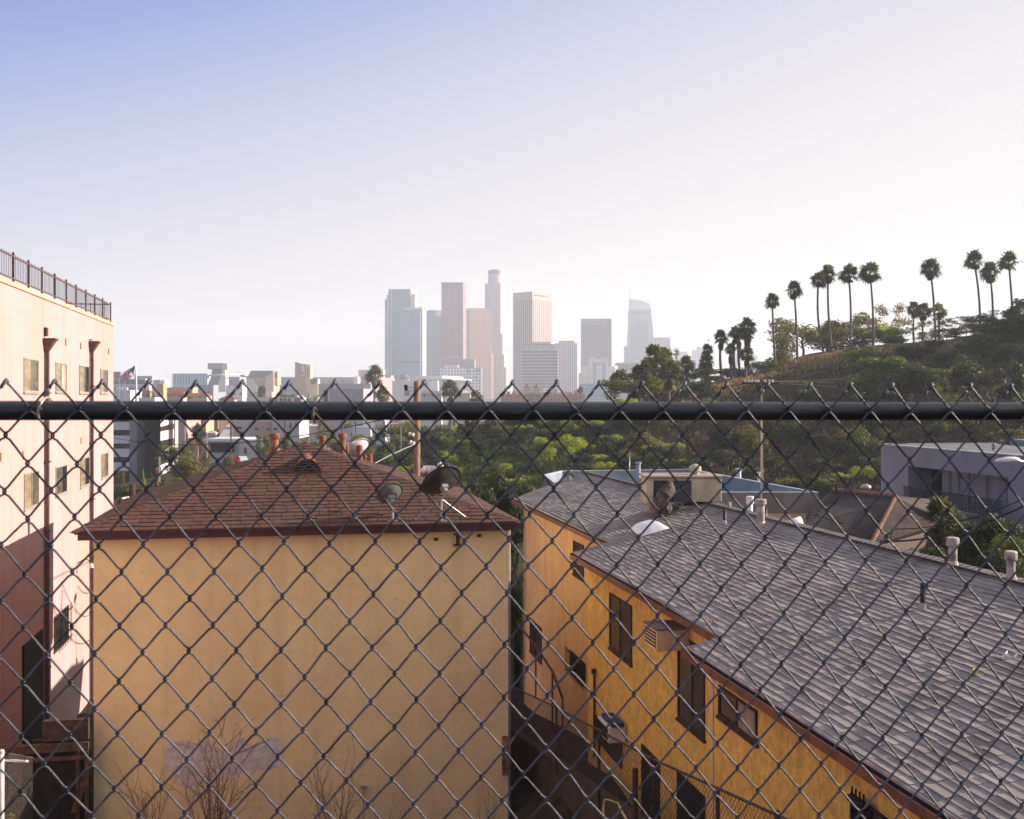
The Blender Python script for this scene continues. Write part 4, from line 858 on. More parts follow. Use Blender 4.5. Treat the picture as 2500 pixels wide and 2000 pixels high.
# ---------------------------------------------------------------- trees and shrubs
T_ = 'tree'
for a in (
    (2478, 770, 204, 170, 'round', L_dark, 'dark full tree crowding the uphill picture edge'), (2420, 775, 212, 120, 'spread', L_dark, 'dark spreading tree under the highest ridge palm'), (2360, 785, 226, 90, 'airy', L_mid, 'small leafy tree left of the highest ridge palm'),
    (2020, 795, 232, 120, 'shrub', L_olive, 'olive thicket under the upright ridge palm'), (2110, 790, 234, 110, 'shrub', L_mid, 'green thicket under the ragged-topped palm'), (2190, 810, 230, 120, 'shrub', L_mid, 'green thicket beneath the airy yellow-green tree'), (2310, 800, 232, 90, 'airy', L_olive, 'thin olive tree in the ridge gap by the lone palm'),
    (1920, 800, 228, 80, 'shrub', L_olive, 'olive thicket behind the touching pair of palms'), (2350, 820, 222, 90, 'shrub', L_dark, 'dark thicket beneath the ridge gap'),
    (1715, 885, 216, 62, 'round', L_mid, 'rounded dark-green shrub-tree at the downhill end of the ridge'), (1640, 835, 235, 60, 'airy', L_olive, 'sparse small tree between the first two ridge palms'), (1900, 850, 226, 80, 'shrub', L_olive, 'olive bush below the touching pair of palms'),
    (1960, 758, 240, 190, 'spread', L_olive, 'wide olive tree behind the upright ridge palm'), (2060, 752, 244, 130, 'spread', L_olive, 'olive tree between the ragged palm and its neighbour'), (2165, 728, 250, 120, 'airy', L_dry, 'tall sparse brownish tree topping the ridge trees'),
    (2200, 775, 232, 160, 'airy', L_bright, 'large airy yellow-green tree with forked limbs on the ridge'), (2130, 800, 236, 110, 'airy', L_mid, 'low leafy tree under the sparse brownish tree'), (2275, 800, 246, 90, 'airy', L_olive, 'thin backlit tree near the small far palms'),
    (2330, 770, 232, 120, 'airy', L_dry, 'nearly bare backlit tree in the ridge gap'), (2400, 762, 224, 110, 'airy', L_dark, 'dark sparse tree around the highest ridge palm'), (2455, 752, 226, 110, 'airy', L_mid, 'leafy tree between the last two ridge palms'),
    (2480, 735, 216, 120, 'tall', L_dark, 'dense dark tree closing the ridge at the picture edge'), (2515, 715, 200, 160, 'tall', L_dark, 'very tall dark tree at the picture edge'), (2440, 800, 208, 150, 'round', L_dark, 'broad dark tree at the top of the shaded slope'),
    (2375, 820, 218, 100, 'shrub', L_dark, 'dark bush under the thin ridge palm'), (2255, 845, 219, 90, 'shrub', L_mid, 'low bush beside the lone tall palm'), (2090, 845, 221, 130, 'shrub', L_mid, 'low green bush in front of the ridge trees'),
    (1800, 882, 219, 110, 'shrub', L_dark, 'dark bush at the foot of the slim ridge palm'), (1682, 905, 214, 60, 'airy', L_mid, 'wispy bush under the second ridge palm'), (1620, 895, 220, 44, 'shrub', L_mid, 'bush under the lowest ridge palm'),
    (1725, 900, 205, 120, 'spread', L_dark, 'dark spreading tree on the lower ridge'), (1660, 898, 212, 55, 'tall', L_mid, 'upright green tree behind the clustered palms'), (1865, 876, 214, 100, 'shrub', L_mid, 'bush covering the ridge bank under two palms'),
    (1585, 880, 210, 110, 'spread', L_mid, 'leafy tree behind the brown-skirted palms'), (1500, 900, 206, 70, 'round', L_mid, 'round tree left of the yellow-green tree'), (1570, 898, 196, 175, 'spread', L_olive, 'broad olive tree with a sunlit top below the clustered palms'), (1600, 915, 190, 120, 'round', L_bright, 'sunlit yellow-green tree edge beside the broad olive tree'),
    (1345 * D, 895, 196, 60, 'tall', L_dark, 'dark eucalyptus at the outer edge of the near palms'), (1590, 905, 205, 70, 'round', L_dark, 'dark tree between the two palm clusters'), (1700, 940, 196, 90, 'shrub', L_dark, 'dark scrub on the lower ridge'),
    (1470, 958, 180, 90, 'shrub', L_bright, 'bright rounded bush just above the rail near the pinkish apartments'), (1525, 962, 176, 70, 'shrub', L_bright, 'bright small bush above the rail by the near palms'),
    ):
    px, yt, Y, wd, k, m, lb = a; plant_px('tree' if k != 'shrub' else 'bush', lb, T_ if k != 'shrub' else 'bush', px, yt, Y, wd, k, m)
# the big tree group on the shaded hillside
for (px, yt, yb, wd, k, m, lb) in ((2150, 862, 985, 150, 'round', L_mid, 'large tree with sunlit leaves midway down the shaded hillside'), (2265, 885, 1000, 150, 'round', L_dark, 'large dark tree with bright tips on the shaded hillside'), (2390, 880, 1000, 150, 'round', L_dark, 'dark rounded tree high on the shaded hillside'),
                               (2310, 935, 1020, 60, 'airy', L_bright, 'slender sunlit tree in front of the shaded hillside trees'), (1990, 890, 960, 40, 'tall', L_mid, 'narrow green tree on the dry slope'), (1975, 930, 990, 50, 'airy', L_mid, 'wispy green shrub-tree on the dry slope'),
                               (2460, 880, 1060, 160, 'tall', L_dark, 'tall dark tree standing on the slope by the picture edge'), (2200, 880, 960, 90, 'airy', L_mid, 'light-leaved tree beside the large sunlit hillside tree')):
    p = hit(px, yb, 60, 400); Y = p.y; plant(('tree'), lb, T_, p, P(px, yt, Y).z - p.z, wd / F * Y, k, m)
# city side
for (px, yt, Y, wd, k, m, lb) in (
    (637, 935, 620, 36, 'round', L_dark, 'dark round tree in front of the tan cathedral hall'), (690, 950, 600, 60, 'spread', L_mid, 'low tree line before the dark glass office'), (740, 950, 560, 60, 'spread', L_olive, 'olive trees under the tan bell tower'), (708, 955, 560, 50, 'round', L_mid, 'green tree between the cathedral hall and bell tower'),
    (768, 962, 500, 44, 'spread', L_olive, 'dry bush by the grey house roofs'), (376, 958, 420, 22, 'round', L_mid, 'bright round tree behind the white low building'), (511, 944, 640, 9, 'tall', L_dark, 'dark cypress before the white school building'), (358, 955, 430, 20, 'round', L_dark, 'dark tree between flagpole and tan box'),
    (430, 1076, 150, 95, 'spread', L_olive, 'wide brownish eucalyptus in front of the white banded offices'), (478, 1074, 158, 80, 'spread', L_dry, 'dry-leaved eucalyptus with pale limbs'), (455, 1110, 142, 90, 'round', L_olive, 'lower olive eucalyptus crown above the brown roof edge'), (352, 1146, 118, 19, 'tall', L_bright, 'small bright green street tree'),
    (373, 1152, 116, 20, 'tall', L_mid, 'small dark green street tree beside the bright one'), (294, 1138, 112, 24, 'airy', L_olive, 'thin tree with a pale bent trunk by the pink block'), (642, 1062, 190, 42, 'spread', L_mid, 'feathery green tree beside the thick flue pipe'), (560, 1110, 150, 40, 'round', L_olive, 'olive bush near the pink-flowered bush'),
    (545, 1085, 230, 26, 'tall', L_dark, 'dark tree beside the garage wall'), (536, 1046, 330, 14, 'round', L_dark, 'dark round tree on the steep street'), (516, 1048, 330, 16, 'round', L_dark, 'dark hedge tree below the tan apartments'), (735, 1060, 170, 60, 'round', L_olive, 'olive tree behind the brown roof peak'),
    (770, 1072, 160, 60, 'round', L_mid, 'green tree behind the short flared pipe'), (826, 1058, 180, 60, 'round', L_olive, 'olive tree behind the tallest terracotta pipe'), (880, 1052, 170, 66, 'spread', L_olive, 'wide olive tree behind the white dish'), (960, 1028, 190, 90, 'spread', L_olive, 'sunlit yellowing tree beside the wooden utility pole'),
    (930, 1080, 140, 80, 'round', L_mid, 'green bush tree before the service cable'), (1000, 1025, 200, 80, 'round', L_mid, 'green tree behind the wooden utility pole'), (1060, 1030, 190, 90, 'spread', L_mid, 'sunlit tree on the gully side of the utility pole'), (505, 1130, 130, 50, 'shrub', L_olive, 'dry bush behind the hip of the brown roof'),
    (580, 1128, 128, 50, 'shrub', L_mid, 'green bush near the parked car'), (690, 1066, 200, 40, 'round', L_mid, 'round green tree beside the white wall'), (793, 1048, 240, 26, 'shrub', L_mid, 'dark green bush on the far slope')):
    plant_px('tree' if k != 'shrub' else 'bush', lb, T_ if k != 'shrub' else 'bush', px, yt, Y, wd, k, m)
plant_px('bush', 'bush with crimson flowers beside the parked car', 'bush', 574, 1102, 170, 28, 'shrub', leafm('crimson_flowers', (.35, .03, .06), (.08, .06, .02)))
for (px, yt, Y, wd, m, lb) in ((1165, 1150, 66, 130, L_dark, 'dark tree rising behind the far hip near the dishes'), (1215, 1130, 74, 120, L_dark, 'broad dark tree before the gap between the houses'), (1255, 1190, 58, 90, L_dark, 'dark bushy tree directly behind the gap between the houses'), (1130, 1170, 60, 90, L_mid, 'green tree peeking over the brown hip by the big dish'), (1310, 1165, 84, 120, L_dark, 'dark tree behind the peach far corner of the ochre house')):
    plant_px('tree', lb, 'tree', px, yt, Y, wd, 'round', m, dens=1.6)
for (px, yt, Y, wd, m, lb) in ((300, 1172, 135, 50, L_dark, 'dark shrub against the banded offices by the pink block'), (345, 1180, 118, 60, L_dark, 'dark shrub below the bright street tree'), (400, 1150, 120, 70, L_dark, 'dark shrub under the eucalyptus by the marker post'), (440, 1150, 124, 70, L_mid, 'green shrub along the brown hip below the eucalyptus'), (370, 1165, 112, 50, L_dark, 'dark shrub beside the orange-topped post')):
    plant_px('bush', lb, 'bush', px, yt, Y, wd, 'shrub', m)
hg = thing('hedge', 'clipped green hedge behind the brown post near the pink block', 'hedge', P(300, 1217, 125)); a, b_ = P(287, 1200, 125), P(318, 1219, 125)
part('foliage', MB(), L_mid, hg) if False else None
c_ = crown_mesh('foliage', [(x * .5, 0, z, .5, .4) for x in range(-2, 4) for z in (.2, .7)], 2600, .09, L_mid, 3); o = link('foliage', c_); o.parent = hg
# slope of shrubs: individual bushes
hs_ = []
r3 = random.Random(99); cnt = 0
lbls = {'g': ('rounded sunlit green bush on the gully slope', L_bright), 'd': ('dark green bush on the gully slope', L_dark), 'o': ('dull olive bush on the gully slope', L_olive)}  # bright and dark leaf colours stand in for lit and shaded clumps
def slope_bush(px, py, wd, k, grp='bushes covering the gully slope'):
    p = hit(px, py, 60, 600)
    if p.y > 500: return
    m = lbls[k][1]; plant('bush', lbls[k][0], 'bush', p - Vector((0, 0, .3)), wd / F * p.y * r3.uniform(.55, .85), wd / F * p.y, 'shrub', m, grp, r3.randrange(3))
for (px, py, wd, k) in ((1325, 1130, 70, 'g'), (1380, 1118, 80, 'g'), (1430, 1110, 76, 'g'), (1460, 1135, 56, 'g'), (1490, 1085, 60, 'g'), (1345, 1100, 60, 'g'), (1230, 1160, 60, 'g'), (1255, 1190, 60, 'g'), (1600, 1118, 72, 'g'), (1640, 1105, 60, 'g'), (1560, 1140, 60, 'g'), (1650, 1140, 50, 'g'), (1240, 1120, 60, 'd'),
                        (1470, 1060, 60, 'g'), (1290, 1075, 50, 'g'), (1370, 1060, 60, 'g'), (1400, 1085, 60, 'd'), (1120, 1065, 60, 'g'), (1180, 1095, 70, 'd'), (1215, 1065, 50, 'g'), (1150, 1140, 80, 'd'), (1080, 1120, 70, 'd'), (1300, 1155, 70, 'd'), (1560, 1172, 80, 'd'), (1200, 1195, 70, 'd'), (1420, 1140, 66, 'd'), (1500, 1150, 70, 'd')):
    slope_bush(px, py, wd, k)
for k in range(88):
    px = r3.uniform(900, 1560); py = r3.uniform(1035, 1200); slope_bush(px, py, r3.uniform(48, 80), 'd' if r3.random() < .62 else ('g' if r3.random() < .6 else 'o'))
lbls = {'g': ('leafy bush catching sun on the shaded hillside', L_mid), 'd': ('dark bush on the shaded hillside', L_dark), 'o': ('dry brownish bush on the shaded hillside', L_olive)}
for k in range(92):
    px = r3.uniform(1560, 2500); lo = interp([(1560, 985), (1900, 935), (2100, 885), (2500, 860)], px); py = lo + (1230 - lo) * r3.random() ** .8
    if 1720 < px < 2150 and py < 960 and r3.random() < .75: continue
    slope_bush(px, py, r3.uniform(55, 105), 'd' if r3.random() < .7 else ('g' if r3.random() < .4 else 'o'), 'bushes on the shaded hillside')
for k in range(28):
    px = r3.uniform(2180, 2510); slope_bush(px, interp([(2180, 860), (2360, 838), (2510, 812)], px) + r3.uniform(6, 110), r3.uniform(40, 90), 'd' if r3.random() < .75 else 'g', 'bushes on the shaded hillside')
lbls = {'g': ('pale yellow-green bush between the tile roof and the lilac building', L_bright), 'd': ('pale yellow-green bush between the tile roof and the lilac building', L_bright), 'o': ('pale yellow-green bush between the tile roof and the lilac building', L_bright)}
for (px, py, wd) in ((2060, 1172, 60), (2100, 1170, 60), (2135, 1172, 56), (2020, 1180, 44), (2160, 1165, 50)): slope_bush(px, py, wd, 'g', 'pale bushes by the lilac building')
# near bushes by the lilac building, their shade put into dark leaf colour
for (px, yt, Y, wd, m, lb) in ((2345, 1262, 43, 150, L_dark, 'dark spreading bush between the bright fan palm and lilac building'), (2440, 1262, 41, 190, L_dark, 'wide dark bush under the lilac balcony'), (2505, 1285, 38, 150, L_dark, 'dark bush cut off by the picture edge'), (2255, 1325, 41, 110, L_dark, 'low dark bush where the tile roof meets the garden'), (2400, 1246, 40, 150, L_dark, 'dense bush with sunlit rim leaves below the lilac building'), (2470, 1290, 37, 140, L_mid, 'rounded leafy bush nearest the picture edge'), (2350, 1290, 40, 110, L_dark, 'dark bush under the bright fan palm'), (2430, 1330, 34, 200, L_dark, 'dark bush directly behind the capped vent pipes'), (2290, 1320, 38, 90, L_dark, 'dark bush against the brown tile roof')):
    plant_px('bush', lb, 'bush', px, yt, Y, wd, 'round', m, dens=3, ybase=1500)
# gap between cream house and ochre building
plant_px('bush', 'dark bush filling the gap between the cream and ochre houses', 'bush', 1262, 1340, 47, 40, 'shrub', L_dark)
# dry grass on the ridge and slopes
def grass(name, label, n, area, hgt, m, seed):
    r = random.Random(seed); g_ = MB()
    for k in range(n):
        px, py = area(r); p = hit(px, py, 60, 420)
        if p.y > 400: continue
        for q in range(5):
            a = r.uniform(0, 3.14); w_ = r.uniform(.04, .12); h_ = hgt * r.uniform(.5, 1.3); d = Vector((math.cos(a), math.sin(a), 0)) * w_; o1 = p + Vector((r.gauss(0, 1.1), r.gauss(0, 1.1), -.1))
            g_.poly([o1 - d, o1 + d, o1 + d * .6 + Vector((r.gauss(0, .15), 0, h_)), o1 - d * .8 + Vector((r.gauss(0, .15), 0, h_ * .8))])
    return tag(part(name, g_, m), label, 'grass', kind='stuff')
def ar1(r): px = r.triangular(1640, 2360, 2000); return px, interp([(1640, 972), (1860, 915), (1960, 880), (2150, 852), (2360, 830), (2500, 820)], px) + abs(r.gauss(0, 13)) - 2
def ar2(r): return r.uniform(1500, 2500), r.uniform(900, 1230)
grass('dry_grass', 'golden dry grass along the hill crest', 1500, ar1, .55, M_grass_tuft, 5)
grass('dry_scrub', 'brownish dry scrub over the shaded hillside', 4200, ar2, .6, mat('dry_scrub', (.085, .055, .03), .9, .25, .3, island=.35), 6)
grass('green_weeds', 'green weeds over the gully slope', 3500, lambda r: (r.uniform(1000, 1600), r.uniform(1030, 1200)), .7, leafm('weeds', (.045, .065, .018), (.02, .034, .010)), 8)  # weeds darkened in colour for the deep shadow between bush clumps
# bare winter shrubs in front of the cream wall
M_twig = mat('pale_twigs', (.30, .20, .13), .8, .2, 8)
def bare_shrub(label, px, py, v, h, spread, n, seed, thick=.022):
    r = random.Random(seed); u, z = on_v(px, py, v); B = uv(u, v, z); t = MB()
    def grow(p, d, L_, rad, lv_):
        pts_ = [p]; q = p; seg = 5
        for k in range(seg):
            d = (d + Vector((r.gauss(0, .09), r.gauss(0, .09), r.gauss(0, .05) + .05))).normalized(); q = q + d * L_ / seg; pts_.append(q)
            if lv_ < 3 and k > 0 and r.random() < (.85 if lv_ < 2 else .45):
                sd_ = d.orthogonal().normalized(); sd_ = (Matrix.Rotation(r.uniform(0, 6.28), 3, d) @ sd_); grow(q, (d * .75 + sd_ * .6).normalized(), L_ * r.uniform(.22, .5), rad * .5, lv_ + 1)
        t.tube(pts_, [rad * (1 - .8 * k / seg) for k in range(seg + 1)], 4, False)
    for k in range(n): a = r.uniform(0, 6.28); s = r.uniform(.05, spread); grow(B + Vector((r.gauss(0, .1), r.gauss(0, .1), 0)), Vector((math.cos(a) * s, math.sin(a) * s, 1)).normalized(), h * r.uniform(.5, 1.05), thick * r.uniform(.6, 1.1), 1)
    return solo('bare_shrub', t, M_twig, label, 'shrub')
bare_shrub('large leafless shrub with long shoots under the bare plaster patch', 520, 2120, 28.4, 3.3, .42, 18, 3, .03)
bare_shrub('small leafless shrub at the foot of the cream wall near the gate', 365, 2080, 28.6, 2.1, .4, 14, 4)
bare_shrub('leafless shrub standing before the middle of the cream wall', 815, 2110, 28.4, 2.7, .45, 16, 5)
bare_shrub('sparse twiggy shrub close to the cream wall corner', 1190, 2080, 28.8, 2.0, .4, 6, 6, .014)
bare_shrub('tiny twig clump beside the hose tap', 960, 2070, 28.6, 1.6, .5, 5, 8, .014)
plant_px('bush', 'yellowish bush at the foot of the pale fence post', 'bush', 28, 1985, 21.8, 60, 'shrub', L_dry, ybase=2100)
# ---------------------------------------------------------------- middle distance: lilac building, parapet building, tile roof
ZP = -5.2; foot = [(17, 60), (13.2, 79.8), (3.5, 78), (2.2, 74), (3.0, 60)]
fb = thing('flat_roof_building', 'tan flat-roofed building with a blue-painted inner parapet', 'building', (8, 68, -14))
M_tan = mat('tan_render', (.30, .245, .21), .9, .12, .6, .5, 12, stretch=(1, 1, .3)); M_blue = mat('blue_grey_parapet_paint', (.20, .27, .33), .7, .1, .8)
part('wall', MB().prism(foot, -18, ZP - .9), M_tan, fb)
def ring(ft, o0, o1, z0, z1):
    c = Vector((sum(p[0] for p in ft) / len(ft), sum(p[1] for p in ft) / len(ft))); m_ = MB(); n_ = len(ft)
    off = lambda p, d: c + (Vector(p) - c) * (1 - d / (Vector(p) - c).length)
    for k in range(n_):
        a, b_ = ft[k], ft[(k + 1) % n_]; A, B, C, D_ = off(a, o0), off(b_, o0), off(b_, o1), off(a, o1)
        m_.hexa([(*A, z0), (*B, z0), (*C, z0), (*D_, z0), (*A, z1), (*B, z1), (*C, z1), (*D_, z1)])
    return m_
pa = part('parapet', ring(foot, 0, .14, ZP - .9, ZP), M_tan, fb); part('inner_parapet', ring(foot, .143, .26, ZP - .895, ZP - .004), M_blue, pa)
part('coping', ring(foot, -.03, .29, ZP + .002, ZP + .05), mat('pale_blue_coping', (.45, .48, .5), .6, .1, 1), pa)
part('lower_wall', MB().box((2.9, 59.9, -14), (16.6, 60, -6.3)) if False else MB().box((3.1, 59.93, -14), (16.3, 59.99, -6.35)), M_yellow2, fb)
for (px, yt, yb, Y, r, m, lb) in ((1558, 1133, 1190, 70, .16, M_blue, 'tall blue-grey pipe on the flat roof'), (1567, 1171, 1188, 70, .14, M_blue, 'stubby blue-grey pipe beside the tall one'), (1803, 1148, 1190, 72, .18, mat('pale_blue_pipe', (.4, .46, .5), .6), 'pale pipe against the blue parapet'), (1852, 1157, 1172, 70, .10, MATS['pale_blue_pipe'], 'small pale pipe by the roof mast'), (1537, 1110, 1160, 76, .03, M_galv, 'thin rod on the flat roof')):
    p = P(px, yb, Y); p.z = ZP - .9; o = thing('roof_pipe', lb, 'pipe', p, 'pipes on the flat roof'); z = P(px, yt, Y).z - p.z; part('pipe', MB().lathe([(r, 0), (r, z)], tuple(p), 10), m, o, True); part('pipe_cap', MB().lathe([(r * 1.3, z), (r * 1.3, z + .12)], tuple(p), 10), m, o)
A_, B_ = Vector((23.55, 69, 0)), Vector((25.9, 54.7, 0)); LD = (B_ - A_).normalized(); LN = Vector((LD.y, -LD.x, 0));
if LN.x > 0: LN = -LN
LM = Matrix((LD, -LN, Vector((0, 0, 1)))).transposed().to_4x4(); LM.translation = A_      # local x along the wall, y into the building
M_lil = mat('lilac_render', (.26, .252, .285), .9, .06, .5, .4, 12)
lil = thing('lilac_building', 'lilac-grey flat building with a long recessed balcony', 'building', (30, 62, -14)); ZT = -2.9; O0, O1, OZ0, OZ1 = 3.3, 13.2, -6.3, -4.05
wb_ = MB().box((0, 0, -16), (O0, 8, ZT), LM).box((O1, 0, -16), (24, 8, ZT), LM).box((O0, 0, OZ1), (O1, .3, ZT), LM).box((O0, 0, -16), (O1, .3, OZ0), LM).box((O0, 1.5, -16), (O1, 8, ZT - .003), LM)
part('wall', wb_, M_lil, lil); part('roof_edge', MB().box((-.06, -.06, ZT + .002), (24, .2, ZT + .07), LM).box((-.06, .202, ZT + .002), (.14, 8.05, ZT + .07), LM), mat('pale_edge', (.55, .5, .52), .7), lil)
part('roof', MB().box((.142, .202, ZT + .002), (23.9, 7.9, ZT + .012), LM), mat('weathered_roll_roof', (.14, .15, .15), .9, .2, .6), lil); part('upper_storey', MB().box((1.5, 8.01, -12), (24, 16, ZT + .35), LM), mat('blue_grey_render', (.17, .22, .25), .9, .1, .5), lil)
part('balcony_floor', MB().box((O0 + .002, -.35, OZ0 + .002), (O1 - .002, 1.49, OZ0 + .12), LM), M_lil, lil)
M_curt = mat('net_curtain', (.30, .29, .33), .7, .15, 1, stretch=(6, 6, .2))
for (a, b_, z0, mt) in ((.15, 1.2, 0, M_black), (1.35, 2.2, .3, M_curt), (2.4, 3.1, .3, M_curt), (3.4, 4.2, 0, M_curt), (4.3, 5.9, .4, M_curt), (6.2, 7.8, .5, M_curt), (8.1, 8.9, 0, M_curt), (9.2, 9.8, .3, M_curt)):
    f = part('window', MB().box((O0 + a, 1.44, OZ0 + .12 + z0), (O0 + b_, 1.498, OZ1 - .12), LM), M_alu if mt is M_curt else M_black, lil); part('pane', MB().box((O0 + a + .06, 1.40, OZ0 + .18 + z0), (O0 + b_ - .06, 1.438, OZ1 - .18), LM), mt, f)
rl = MB(); x = O0 + .1
while x < O1: rl.box((x, -.33, OZ0 + .12), (x + .03, -.30, OZ0 + 1.0), LM); x += .14
part('balcony_railing', rl.box((O0, -.34, OZ0 + 1.0), (O1, -.29, OZ0 + 1.05), LM), M_black, lil)
part('lower_opening', MB().box((O0 + .5, -.01, -9.2), (O1 - 1, -.002, -7.1), LM), M_darkglass, lil)
# brown tile-roofed house
RL, RRi, HF, LF, RF_ = P(2035, 1200, 53), P(2188, 1216, 47), P(2128, 1332, 41.5), P(1960, 1285, 46), P(2310, 1300, 47)
tile = thing('house', 'low house with dark tile roof and one sunlit orange hip', 'house', (16, 46, -14)); LB_, RB_ = P(2010, 1215, 60), P(2330, 1235, 58); LB_.z = LF.z; RB_.z = RF_.z = LF.z; HF.z = min(HF.z, LF.z)
M_tile = mat('shade_darkened_tiles', (.055, .034, .027), .8, .25, 1.5, .8, 9, stretch=(1, 1, 3))  # tile colour darkened where the roof should lie in shade
tr_ = part('roof', MB().poly([LF, HF, RRi, RL]).poly([HF, RF_, RRi]).poly([RF_, RB_, RRi]).poly([RB_, LB_, RL, RRi]).poly([LB_, LF, RL]).poly([p - Vector((0, 0, .05)) for p in (LF, LB_, RB_, RF_, HF)]), M_tile, tile)
def courses(a0, b0, a1, b1, n_, m_, parent, th=.05):      # overlapping tile rows on a plane patch
    mm = MB(); nr = (b0 - a0).cross(a1 - a0).normalized(); nr = nr if nr.z > 0 else -nr
    for k in range(n_):
        t0, t1 = k / n_, (k + 1.15) / n_; p0, p1, p2, p3 = a0.lerp(a1, t0), b0.lerp(b1, t0), b0.lerp(b1, min(1, t1)), a0.lerp(a1, min(1, t1))
        mm.poly([p0 + nr * th, p1 + nr * th, p2 + nr * .01, p3 + nr * .01]).poly([p0, p1, p1 + nr * th, p0 + nr * th])
    return part('tile_course', mm, m_, parent)
courses(LF, HF, RL, RRi, 26, M_tile, tr_); courses(HF, RF_, RRi, RRi + (RRi - HF) * .001, 22, M_tile, tr_)
ht = MB(); d = HF - RRi; r_ = random.Random(2)
for k in range(26):
    c = RRi + d * (k / 26) + Vector((0, 0, .07)); e = RRi + d * ((k + 1.1) / 26) + Vector((0, 0, .09)); ht.tube([c, e], [.075, .105], 8)
part('hip_tile', ht, mat('sun_toned_hip_tiles', (.34, .18, .11), .8, .2, 2), tr_, True)  # sunlight along the front hip is put into this orange
rt = MB(); d = RL - RRi
for k in range(24): rt.tube([RRi + d * (k / 24) + Vector((0, 0, .06)), RRi + d * ((k + 1.1) / 24) + Vector((0, 0, .07))], [.10, .12], 8)
part('ridge_tile', rt, mat('dark_hip_tiles', (.26, .12, .075), .8, .2, 2), tr_, True)
cW = (LF + HF + RF_ + RB_ + LB_) / 5; part('wall', MB().prism([tuple((cW + (p - cW) * .93).xy) for p in (LF, HF, RF_, RB_, LB_)], -16, LF.z - .08), mat('shaded_brown_render', (.12, .09, .07), .9), tile)  # wall colour darkened in place of cast shade
p = P(2114, 1196, 51); o = thing('roof_turbine', 'bright round roof turbine on the dark tile ridge', 'vent', p); part('drum', MB().lathe([(.10, -.3), (.10, 0), (.22, .05), (.25, .15), (.12, .26), (.02, .28)], tuple(p), 12), M_galv, o, True)
p = P(2042, 1207, 52); o = thing('roof_turbine', 'thin upright flue on the dark tile ridge', 'flue', p); part('flue', MB().lathe([(.06, -.3), (.06, .5)], tuple(p), 8), M_black, o)
p = P(2125, 1210, 50); solo('chimney', MB().box((p.x - .3, p.y - .2, p.z - .6), (p.x + .25, p.y + .3, p.z - .05)), M_black, 'small dark chimney box under the bright roof turbine', 'chimney')

# ---------------------------------------------------------------- poles, lamps, wires
M_ins = mat('white_insulator', (.75, .72, .66), .3)
po = thing('utility_pole', 'orange-brown wooden utility pole behind the brown roof', 'utility pole', P(1018, 1240, 49))
b_ = P(1018, 1240, 49); t = P(1018, 931, 49); part('pole', MB().tube([b_ - Vector((0, 0, 8)), t], [.16, .145], 12), M_wood, po, True)
for (px, py) in ((992, 956), (991, 946)): c = P(px, py, 48.8); part('insulator', MB().lathe([(.05, -.08), (.09, -.04), (.09, .08), (.04, .12)], tuple(c), 8), M_black, po)
c = P(994, 960, 48.8); part('cutout_box', MB().box((c.x - .12, c.y - .1, c.z - .12), (c.x + .12, c.y + .1, c.z + .12)), M_galv, po)
part('bracket', MB().tube([P(990, 958, 48.8), P(1012, 952, 48.8)], .025, 6).tube([P(990, 948, 48.8), P(1012, 944, 48.8)], .025, 6).tube([P(996, 1084, 48.8), P(1020, 1083, 48.8)], .04, 6), M_galv, po)
for (px, py) in ((1000, 1060), (1008, 1062), (1003, 1080), (1010, 1083)): c = P(px, py, 48.7); part('cable_clamp', MB().lathe([(.04, -.08), (.08, 0), (.04, .09)], tuple(c), 7), M_ins, po)
part('conduit', MB().tube([P(1012, 1000, 48.8), P(1012, 1060, 48.8)], .03, 6).tube([P(1020, 1100, 48.8), P(1034, 1140, 48.2), P(1032, 1160, 48)], .012, 5), M_rust, po)
solo('service_cable', MB().tube([P(1014, 1084, 48.7), P(960, 1108, 44), P(912, 1133, 40.5)], .022, 6), M_galv, 'white service cable slanting from the wooden pole to the brown roof', 'cable')
fl = thing('floodlight_bar', 'bank of white floodlights just behind the large dark dish', 'floodlight', P(1045, 1190, 46)); c = P(1046, 1155, 46); part('mast', MB().tube([c - Vector((0, 0, 6)), c], .04, 6), M_galv, fl)
part('light_bar', MB().box((P(1034, 0, 46).x, 45.8, c.z + .18), (P(1057, 0, 46).x, 46.1, c.z + .30)), M_ins, fl)
for (px, py) in ((1034, 1149), (1048, 1148), (1060, 1145), (1075, 1136)): q = P(px, py, 45.8); part('lamp_head', MB().lathe([(.03, .14), (.12, .06), (.14, -.04), (.06, -.12)], tuple(q), 10), M_ins, fl, True)
solo('rooftop_antenna', MB().tube([P(1093, 1160, 46), P(1096, 1132, 46)], .015, 5).tube([P(1085, 1134, 46), P(1104, 1130, 46)], .012, 5).tube([P(1088, 1140, 46), P(1106, 1133, 46)], .012, 5), M_galv, 'small wire antenna peeking over the large dark dish', 'antenna')
po2 = thing('utility_pole', 'slender utility pole with a long crossarm of white insulators', 'utility pole', P(1860, 1190, 92)); YY = 92
part('pole', MB().tube([P(1862, 1240, YY) - Vector((0, 0, 4)), P(1857, 932, YY)], [.15, .10], 8), M_wood, po2, True)
part('crossarm', MB().box(tuple(P(1812, 938, YY)), (P(1902, 0, YY).x, YY + .12, P(0, 933, YY).z)), M_dwood, po2)
for x in (1820, 1828, 1836, 1845, 1851, 1868, 1878, 1886): c = P(x, 932, YY); part('insulator', MB().lathe([(.04, -.1), (.10, -.05), (.10, .12), (.05, .16)], tuple(c), 7), M_ins, po2)
part('transformer', MB().lathe([(.18, -.5), (.2, -.4), (.2, .1), (.1, .15)], tuple(P(1853, 944, YY)), 10), M_dwood, po2)
